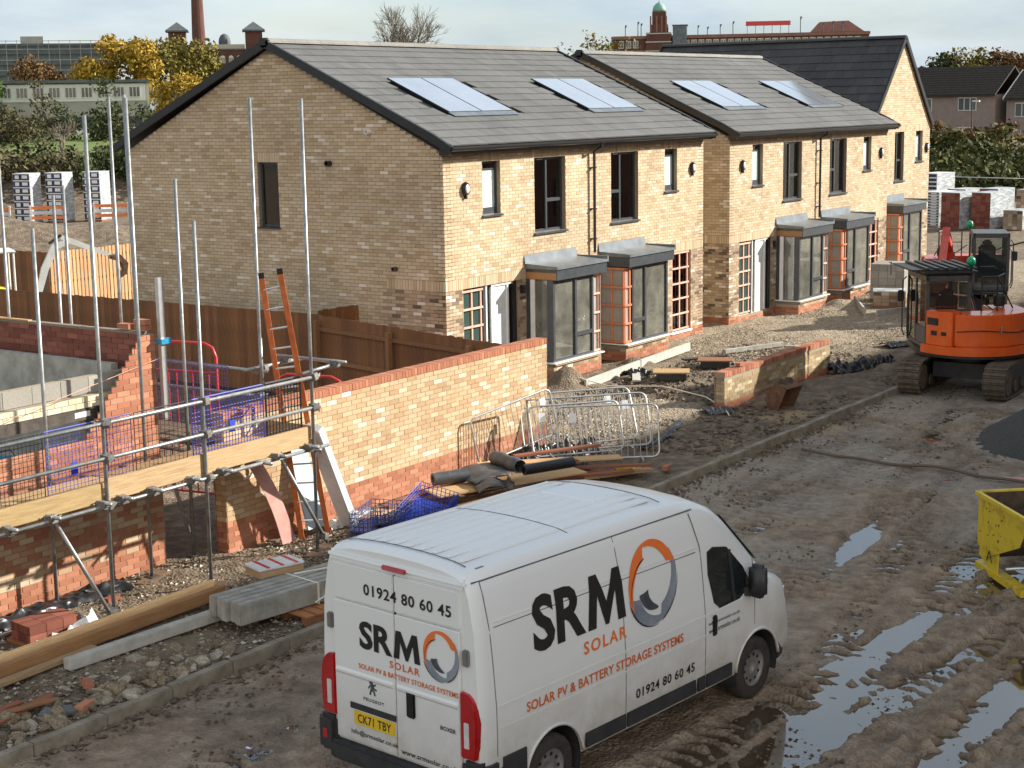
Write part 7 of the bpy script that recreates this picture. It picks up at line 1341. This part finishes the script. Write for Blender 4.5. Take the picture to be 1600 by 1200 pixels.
T = thing('conifer', 'narrow dark conifer rising behind the terrace roof', 'tree', (247, 83.2, -.2)); b = MB(); b.tube([(0, 0, 0), (0, 0, 13.5)], [.25, .03], 6); b.build('trunk', 'bark', T); leaves('crown', 'leaf_dark', [(0, 0, 4 + k * 1.0, 2.0 * (1 - k / 10.5)) for k in range(10)], 2500, .3, T, .5, 9)
T = thing('bare_tree', 'leafless tree with fine branches behind the ridge of the end house', 'tree', (171.8, 137.5, -.2)); branches(T, 17.6, .98, 7, 6, 'bark_pale', .32, 'trunk', trunk=.30, splits=(2, 4), taper=.68)
T = thing('bare_shrub', 'pale leafless shrub at the edge of the grass field', 'shrub', (70.5, 84.5, 2.4)); branches(T, 4.6, 1.25, 4, 8, 'bark_pale', .10, 'stems', trunk=.24, splits=(3, 5))
T = thing('sparse_tree', 'thin tree keeping a few yellow leaves before the brick mill', 'tree', (128.8, 77, -.2)); o, tips = branches(T, 13.2, .9, 4, 12, 'bark', .16, 'trunk', trunk=.32, splits=(2, 4)); leaves('crown', 'leaf_olive', [(p.x, p.y, p.z, .9) for p in random.sample(tips, min(len(tips), 60))], 700, .2, T, 1, 12)
leafy_tree('small dark tree showing just above the tiled ridge', (126.8, 80.4, -.2), 10.6, 2.0, 'leaf_dark', 1200, .22, 77)
# grass bank rising behind the spoil on the left
fa = R(50); fx_, fy_ = math.cos(fa), math.sin(fa); ss = np.concatenate([np.arange(94, 106, .5), np.arange(106, 250, 4.0)]); tt = np.arange(-60, 70, .8); S_, T_ = np.meshgrid(ss, tt, indexing='ij')
Zb = np.interp(S_, [94, 96, 101, 115, 140, 250], [-.3, 0, 2.3, 2.9, 3.1, 3.1]) + .5 * (fbm(S_, T_, .12, 4, 61) - .5) + .25 * (fbm(S_, T_, .5, 3, 62) - .5); gm = sstep(104, 109, S_ + 3 * (fbm(S_, T_, .3, 3, 63) - .5))
o = gridobj('grass_bank', ss, tt, Zb, 'soil', dict(wet=S_ * 0, sand=S_ * 0, gravel=S_ * 0, grass=gm)); o.rotation_euler = (0, 0, fa)
# overgrown bank behind the packs
BH = thing('overgrown_bank', 'green and brown overgrown bank behind the brick packs', 'bank', (96, 32, -.2)); rs = random.Random(4); cl_ = []
for k in range(210): u = rs.uniform(-17, 14); dpt = rs.uniform(0, 1); cl_.append((dpt * 14 + .27 * u, u, .5 + dpt * 2.6 + rs.uniform(-.3, .5), rs.uniform(.9, 1.7)))
leaves('foliage', 'leaf_hedge', cl_, 26000, .26, BH, .8, 14); b = MB(); b.hexa([(-1.5 - 5, -20, 0), (15 - 5, -20, 0), (15 + 5, 17, 0), (-1.5 + 5, 17, 0), (2 - 5, -20, .8), (15 - 5, -20, 3.0), (15 + 5, 17, 3.0), (2 + 5, 17, .8)]); b.build('earth_bank', 'soil', BH)
cl2 = [(c[0] + 1.5, c[1], c[2] + .5, c[3] * .8) for c in cl_ if c[0] - .27 * c[1] > 9]; leaves('brown_growth', 'leaf_brown', cl2, 6000, .24, BH, .6, 15)
# far buildings
mat('brick_far_red', (.095, .036, .030), (.13, .052, .042), .9, scale=.6); mat('brick_far_band', (.22, .10, .075), (.27, .13, .10), .9, scale=.6); mat('far_stone', (.42, .38, .32), (.5, .46, .40), .9); mat('slate_roof', (.075, .085, .09), (.11, .12, .125), .7, scale=1); mat('far_glass', (.05, .06, .07), (.09, .10, .11), .1, spec=.8); mat('far_white', (.55, .55, .53), (.65, .65, .63), .6); mat('render_pink', (.23, .175, .15), (.28, .215, .19), .9, scale=1.5); mat('flats_grey', (.30, .29, .26), (.38, .36, .33), .9, scale=.5); mat('flats_pale', (.46, .42, .34), (.55, .50, .42), .9, scale=.8); mat('tile_old', (.022, .018, .014), (.045, .036, .026), .9, scale=4); mat('copper_green', (.16, .33, .26), (.22, .40, .32), .6); mat('steel_blue', (.08, .095, .115), (.13, .15, .17), .6, scale=1)
def far_block(name, label, cat, loc, rz, W, D, H, mt, wins, fw='far_white', gl='far_glass', roofmt=None, parapet=0):
    T = thing(name, label, cat, loc, rz); b = MB(); b.box(0, 0, 0, W, D, H); b.build('wall', mt, T)
    if roofmt: b = MB(); b.box(-.3, -.3, H, W + .3, D + .3, H + .35); b.build('roof', roofmt, T)
    for (x, z, w, h, arch) in wins:
        b = MB(); b.box(x, -.08, z, x + w, -.005, z + h)
        if arch: b.prism([(x + w / 2 + w / 2 * math.cos(a), z + h + w * .4 * math.sin(a)) for a in np.linspace(0, math.pi, 7)], lambda p, q, d: (p, d, q), -.08, -.005)
        o = b.build('window', fw, T, fix=True); b = MB()
        for k in range(2): b.box(x + w * (.08 + .46 * k), -.11, z + h * .08, x + w * (.46 + .46 * k), -.082, z + h * .92)
        b.build('pane', gl, o, kind='stuff')
    return T
def heading(a, c): return math.atan2(c[1] - a[1], c[0] - a[0])
# left mill with corner towers, chimney and dome
a, c = (296.3, 311.6), (325.5, 281.0); W = math.hypot(c[0] - a[0], c[1] - a[1]); rz = heading(a, c)
ML = far_block('brick_mill', 'dark red brick mill with pyramid-roofed corner towers', 'building', (a[0], a[1], 0), rz, W, 22, 20.5, 'brick_far_red', [(9.0 + 2.1 * k, z, 1.15, 1.5, True) for k in range(15) for z in (17.2, 14.0, 10.8)], roofmt='slate_roof')
for x in (.2, 19.7): b = MB(); b.box(x, -.6, 18, x + 4.4, 4.4, 25.2); TW = b.build('tower', 'brick_far_red', ML); q = MB(); q.prism([(0, 0), (1, 0), (1, 1), (0, 1)], lambda p, s, d: (x - .7 + 5.8 * p, -1.3 + 6.4 * s, d), 25.2, 25.6); n = q.pts([(x - .7, -1.3, 25.6), (x + 5.1, -1.3, 25.6), (x + 5.1, 5.1, 25.6), (x - .7, 5.1, 25.6), (x + 2.2, 1.9, 27.8)]); [q.face((n + i, n + (i + 1) % 4, n + 4)) for i in range(4)]; q.build('tower_roof', 'slate_roof', TW, fix=True)
b = MB(); b.box(4.8, .5, 20.9, 19.5, 3, 22.0); b.build('parapet', 'far_stone', ML); b = MB(); b.lathe([(1.5, 21.9), (1.6, 22.8), (1.4, 23.8), (.9, 24.6), (0, 25.0)], (14.3, 6, 0), 16, cap=False); b.build('dome', 'slate_roof', ML, smooth=True, fix=True)
b = MB(); b.lathe([(2.15, 0), (1.75, 17), (1.3, 36), (1.28, 52), (1.5, 52.2), (1.5, 54)], (288, 292, 0), 16); o = b.build('mill_chimney', 'brick_far_red', None, fix=True); tag(o, 'tall tapering red brick mill chimney', 'chimney'); b = MB(); b.lathe([(1.95, 12), (1.95, 12.5)], (288, 292, 0), 16); b.build('iron_band', 'slate_roof', o, fix=True)
a, c = (256, 333), (279, 313.5); W = math.hypot(c[0] - a[0], c[1] - a[1]); SB = far_block('scaffolded_block', 'long dark block wrapped in scaffolding beside the golden tree', 'building', (a[0], a[1], 0), heading(a, c), W, 14, 22.2, 'steel_blue', [], roofmt=None)
for z in (12, 14.5, 17, 19.6, 21.6): b = MB(); b.box(0, -1.0, z, W, -.4, z + .25); b.build('scaffold_lift', 'slate_roof', SB); b = MB(); b.box(0, -1.1, z + 1.1, W, -1.04, z + 1.25); b.build('guard_rail', 'flats_grey', SB)
for k in range(13): b = MB(); b.box(k * W / 12, -1.15, 0, k * W / 12 + .12, -1.02, 23); b.build('standard', 'flats_grey', SB)
b = MB(); b.box(W * .28, 2, 22.2, W * .46, 6, 24.0); b.build('plant_room', 'flats_grey', SB)
# three-storey flats
a, c = (121.5, 159.1), (136, 147); W = math.hypot(c[0] - a[0], c[1] - a[1]) 
FL = thing('block_of_flats', 'pale three-storey flats with white top-floor windows behind bushes', 'building', (a[0] - 8, a[1] + 6.68, 0), heading(a, c)); W += 10.4
b = MB(); b.box(0, 0, 0, W, 9, 9.1); b.build('wall', 'flats_grey', FL); b = MB(); b.box(W - .01, -.02, 0, W + .25, 9.02, 9.15); b.build('end_wall', 'flats_pale', FL); b = MB(); b.box(-.3, -.5, 9.15, W + .3, 9.3, 9.5); b.build('roof', 'slate_roof', FL)
b = MB(); b.box(0, -.12, 7.0, W - .2, -.01, 9.0); b.build('top_band', 'far_white', FL)
for k in range(16):
    x = W - 2.1 - k * 1.85; b = MB(); b.box(x, -.2, 7.4, x + 1.3, -.121, 8.7); o = b.build('window', 'far_white', FL)
    for j in range(3): b = MB(); b.box(x + .06 + .42 * j, -.23, 7.5, x + .38 + .42 * j, -.201, 8.6); b.build('pane', 'far_glass', o)
for k in range(6):
    x = W - 4.6 - k * 4.8; b = MB(); b.box(x, -.04, 2.9, x + 3.9, -.012, 5.2); o = b.build('balcony_recess', 'far_glass', FL); b = MB(); b.box(x, -.9, 2.75, x + 3.9, -.05, 2.9); b.box(x, -.9, 2.9, x + 3.9, -.85, 3.9); b.build('balcony', 'far_white', FL)
    b = MB(); b.box(x + .2, -.1, .4, x + 1.6, -.012, 2.0); b.build('window', 'far_white', FL)
# right-hand mill with clock-tower and rooftop sign
a, c = (445.9, 267.6), (512, 226.5); W = math.hypot(c[0] - a[0], c[1] - a[1]); RM_ = far_block('mill_with_tower', 'long red brick mill with stepped tower and green copper dome', 'building', (446, 268.5, 0), heading((446, 268.5), (474, 213)), 80, 26, 26.0, 'brick_far_red', [(2.0 + 2.3 * k, z, 1.7, 2.3, False) for k in range(33) for z in (22.2, 17.6) if not 7.5 < 2.0 + 2.3 * k < 20], gl='far_glass')
b = MB(); b.box(-.3, -.4, 25.0, 80.3, -.0, 25.9); b.box(-.3, -.45, 21.0, 80.3, -.0, 21.6); b.build('brick_band', 'brick_far_band', RM_)
b = MB(); b.box(10.9, -2.0, 0, 18.6, 6.0, 26.9); b.box(12.0, -1.2, 26.9, 17.6, 5.0, 29.4); b.box(12.7, -.5, 29.4, 17.0, 4.2, 33.4); TW = b.build('tower', 'brick_far_red', RM_)
for xx in (12.0, 13.9, 15.5, 16.9): q = MB(); q.box(xx, -1.3, 27, xx + .5, -1.22, 32.0); q.build('stone_pier', 'brick_far_band', TW)
for z in (21, 23.8, 26.4): q = MB(); q.box(10.7, -2.2, z, 18.8, -2.02, z + .35); q.build('stone_string', 'far_stone', TW)
q = MB(); q.lathe([(2.1, 33.4), (2.15, 34.1), (1.85, 35.1), (1.15, 35.9), (.25, 36.4), (.12, 37.0)], (14.85, 1.8, 0), 16); q.build('dome', 'copper_green', TW, smooth=True, fix=True)
b = MB(); b.box(19.2, -1.5, 0, 23.6, 5, 28.9); b.build('glass_lift_shaft', 'steel_blue', RM_); b = MB(); b.box(19.0, -1.7, 28.9, 23.9, 5.2, 29.2); b.build('shaft_roof', 'slate_roof', RM_)
b = MB(); b.box(42, 6, 28.6, 56, 6.3, 30.0); b.build('rooftop_sign', 'red_plastic', RM_)
for k in range(6): b = MB(); b.tube([(42.5 + 2.6 * k, 6.2, 26), (42.5 + 2.6 * k, 6.2, 28.6)], .12, 5); b.build('sign_leg', 'flats_grey', RM_)
for (x, h) in ((4, 3.5), (8.0, 4.5), (9, 4.0), (27, 3), (30, 2.5), (34, 3.2), (38, 4), (59, 5), (66, 3), (69, 3.4), (72, 3.2)): b = MB(); b.tube([(x, 3, 26), (x, 3, 26 + h)], .14, 5); b.tube([(x, 3, 25.6 + h * .9), (x + .4, 3, 26 + h)], .2, 5); b.build('mast', 'slate_roof', RM_)
b = MB(); b.hexa([(62, 4, 26), (79, 4, 26), (79, 16, 26), (62, 16, 26), (65, 6, 29.3), (74, 6, 29.6), (74, 14, 29.6), (65, 14, 29.3)]); b.build('hipped_roof', 'brick_far_band', RM_)
# old terrace on the right
def terrace(label, loc, rz, W, ez, rzt, wins, lowwins, z0):
    T = thing('terraced_house', label, 'house', loc, rz); b = MB(); b.box(0, 0, z0, W, 8, ez); b.build('wall', 'render_pink', T); b = MB(); b.prism([(-.45, ez - .12), (4, rzt), (8.45, ez - .12), (8.45, ez + .05), (4, rzt + .2), (-.45, ez + .05)], lambda a, c, d: (d, a, c), -.15, W + .15); RF = b.build('roof', 'tile_old', T, fix=True)
    for k in range(12): y0_ = -.45 + 4.45 * k / 12; zz = ez + .05 + (rzt + .15 - ez) * k / 12; q = MB(); q.box(-.15, y0_ - .02, zz - .02, W + .15, y0_ + .04, zz + .05); q.build('tile_course', 'tile_old', RF)
    q = MB(); q.beam((-.18, -.45, ez - .05), (-.18, 4, rzt + .08), .12, .25); q.build('verge_board', 'far_white', RF)
    for (x, z, w, h, n) in wins:
        b = MB(); b.box(x, -.06, z, x + w, -.004, z + h); o = b.build('window', 'far_white', T)
        for j in range(n): b = MB(); b.box(x + .09 + (w - .06) / n * j, -.09, z + .1, x + (w - .06) / n * (j + 1) - .03, -.062, z + h - .1); b.build('pane', 'far_glass', o)
    return T
a, c = (162.3, 62.2), (161.6, 52.7)
terrace('old pinkish terrace house with black tiled roof beyond the hedge bank', (163.6, 66.2, 0), heading((163.6, 66.2), (161.9, 52.0)), 13.6, 6.05, 8.75, [(5.2, 4.4, 1.5, 1.35, 2), (9.6, 4.45, 2.0, 1.35, 3), (5.8, 1.6, 1.4, 1.2, 2), (9.6, 1.2, 2.0, 1.6, 3)], [], -.2)
terrace('neighbouring terrace house with white verge board and lower roof', (161.8, 51.5, 0), heading((161.8, 51.5), (160.2, 38.0)), 14, 5.6, 8.3, [(.9, 3.8, 2.2, 1.4, 3), (.7, 1.0, .9, 1.5, 1), (2.1, 1.2, .8, 1.3, 1), (4.9, 1.2, 1.2, 1.2, 1)], [], -.2)
b = MB(); b.tube([(113.6, 38.6, 0), (113.6, 38.6, 5.6)], [.09, .05], 8); o = b.build('lamp_post', 'steel_dark', None); tag(o, 'slim dark lamp post in front of the old terrace', 'lamp post'); b = MB(); b.cbox((113.5, 38.3, 5.62), (.25, .5, .1)); b.build('lamp_head', 'far_white', o)
b = MB(); b.prism([(0, 0), (5, 0), (5, 1.5), (2.5, 2.4), (0, 1.5)], lambda a, c, d: (150 + d, 57 + a * .62, 1.0 + c), 0, 3); o = b.build('garden_shed', 'far_white', None, fix=True); tag(o, 'small pale greenhouse roof in front of the old terrace', 'shed')
b = MB(); b.box(150, 41, 1.0, 150.1, 48.5, 2.4); o = b.build('orange_fence', 'timber_orange', None); tag(o, 'orange timber garden fence in front of the neighbouring terrace house', 'fence')
b = MB(); b.tube([(80, 20, 1.9), (82, 34, 1.95)], .02, 5); o = b.build('fence_wire', 'alu', None); tag(o, 'single wire stretched behind the brick packs', 'wire')
# land behind the fence on the left: spoil heaps, rusty hoarding, plastic barriers
xs = np.arange(30, 66, .35); ys = np.arange(46, 82, .35); X, Y = np.meshgrid(xs, ys, indexing='ij'); dd = (X + Y * .0)
Zm = -.35 + 1.55 * np.exp(-(((X - 46) * .72 + (Y - 56) * .69) / 3.5) ** 2 - (((X - 46) * .69 - (Y - 56) * .72) / 12) ** 2) * (.6 + .8 * fbm(X, Y, .35, 4, 91)) + 1.3 * np.exp(-((X - 43) / 4) ** 2 - ((Y - 62) / 6) ** 2) + .5 * (fbm(X, Y, .5, 5, 92) - .4)
gg = sstep(.5, .6, fbm(X, Y, .25, 3, 93)) * sstep(48, 50, X) * sstep(58, 54, Y)
gridobj('spoil_heap', xs, ys, Zm, 'soil', dict(wet=X * 0, sand=X * 0, gravel=X * 0, grass=gg))
b = MB(); a, c = Vector((53, 78.5)), Vector((57.6, 74.6))
for k in range(34): p = Vector((44, 86.1)).lerp(c, k / 34); q = Vector((44, 86.1)).lerp(c, (k + 1) / 34); b.quad((p.x, p.y + .06 * (k % 2), -.1), (q.x, q.y + .06 * ((k + 1) % 2), -.1), (q.x, q.y + .06 * ((k + 1) % 2), 3.75), (p.x, p.y + .06 * (k % 2), 3.75))
o = b.build('rusty_hoarding', 'rusty', None); sd = o.modifiers.new('t', 'SOLIDIFY'); sd.thickness = .02; tag(o, 'rust-brown sheet hoarding beside the tall block stacks', 'hoarding')
mat('barrier_orange', (.70, .18, .05), (.78, .25, .08), .5)
for i, (x, y, lab) in enumerate(((53.5, 71.5, 'orange and white plastic barrier before the rusty hoarding'), (55.6, 69.6, 'orange and white plastic barrier left of the tall stacks'), (58.2, 67.6, 'orange and white plastic barrier between two tall stacks'), (61.0, 65.4, 'orange and white plastic barrier next to the last tall stack'))):
    T = thing('plastic_barrier', lab, 'barrier', (x, y, 0.1), R(-42))
    for k in range(3): b = MB(); b.box(0, 0, .25 + .26 * k, 1.9, .05, .42 + .26 * k); b.build('barrier_rail', 'barrier_orange' if k != 1 else 'far_white', T)
    for xx in (.0, 1.8): b = MB(); b.box(xx, -.15, 0, xx + .08, .2, 1.0); b.build('barrier_leg', 'far_white', T)
# red plastic barriers behind the scaffold
for i, (x, y, lab) in enumerate(((17.0, 18.6, 'red tube barrier standing behind the purple mesh guard'), (18.3, 17.2, 'red tube barrier partly behind the blue mesh guard'))):
    T = thing('red_barrier', lab, 'barrier', (x, y, 0), R(-80)); h = (2.55, 1.95)[i]; b = MB(); b.tube([(0, 0, 0), (0, 0, h - .2), (.06, 0, h - .06), (.2, 0, h), (1.0, 0, h), (1.14, 0, h - .06), (1.2, 0, h - .2), (1.2, 0, 0)], .025, 8); b.build('frame', 'red_plastic', T, smooth=True)
    for k in range(1, 8): b = MB(); b.tube([(.15 * k, 0, .2), (.15 * k, 0, h - .45)], .012, 6); b.build('bar', 'red_plastic', T)
    b = MB(); b.tube([(0, 0, h - .45), (1.2, 0, h - .45)], .018, 6); b.tube([(0, 0, .2), (1.2, 0, .2)], .018, 6); b.build('cross_rail', 'red_plastic', T)
# unseen block added across the road, sized so its shadow covers the road
OP = thing('added_shade_block', 'unseen brick block added across the road to shade it', 'building', (19, -13.0, 0)); b = MB(); b.box(0, 0, -.3, 54, 13.0, 10.5); b.build('wall', 'brick_far_band', OP); b = MB(); b.box(-.3, -.3, 10.5, 54.3, 13.3, 10.8); b.build('roof', 'slate_roof', OP)
for k in range(14):
    for z in (1.0, 4.5, 8.0): b = MB(); b.box(1.2 + 3.4 * k, 13.005, z, 2.8 + 3.4 * k, 13.06, z + 1.6); o = b.build('window', 'anthracite', OP); b = MB(); b.box(1.28 + 3.4 * k, 13.061, z + .08, 2.72 + 3.4 * k, 13.07, z + 1.52); b.build('pane', 'far_glass', o)
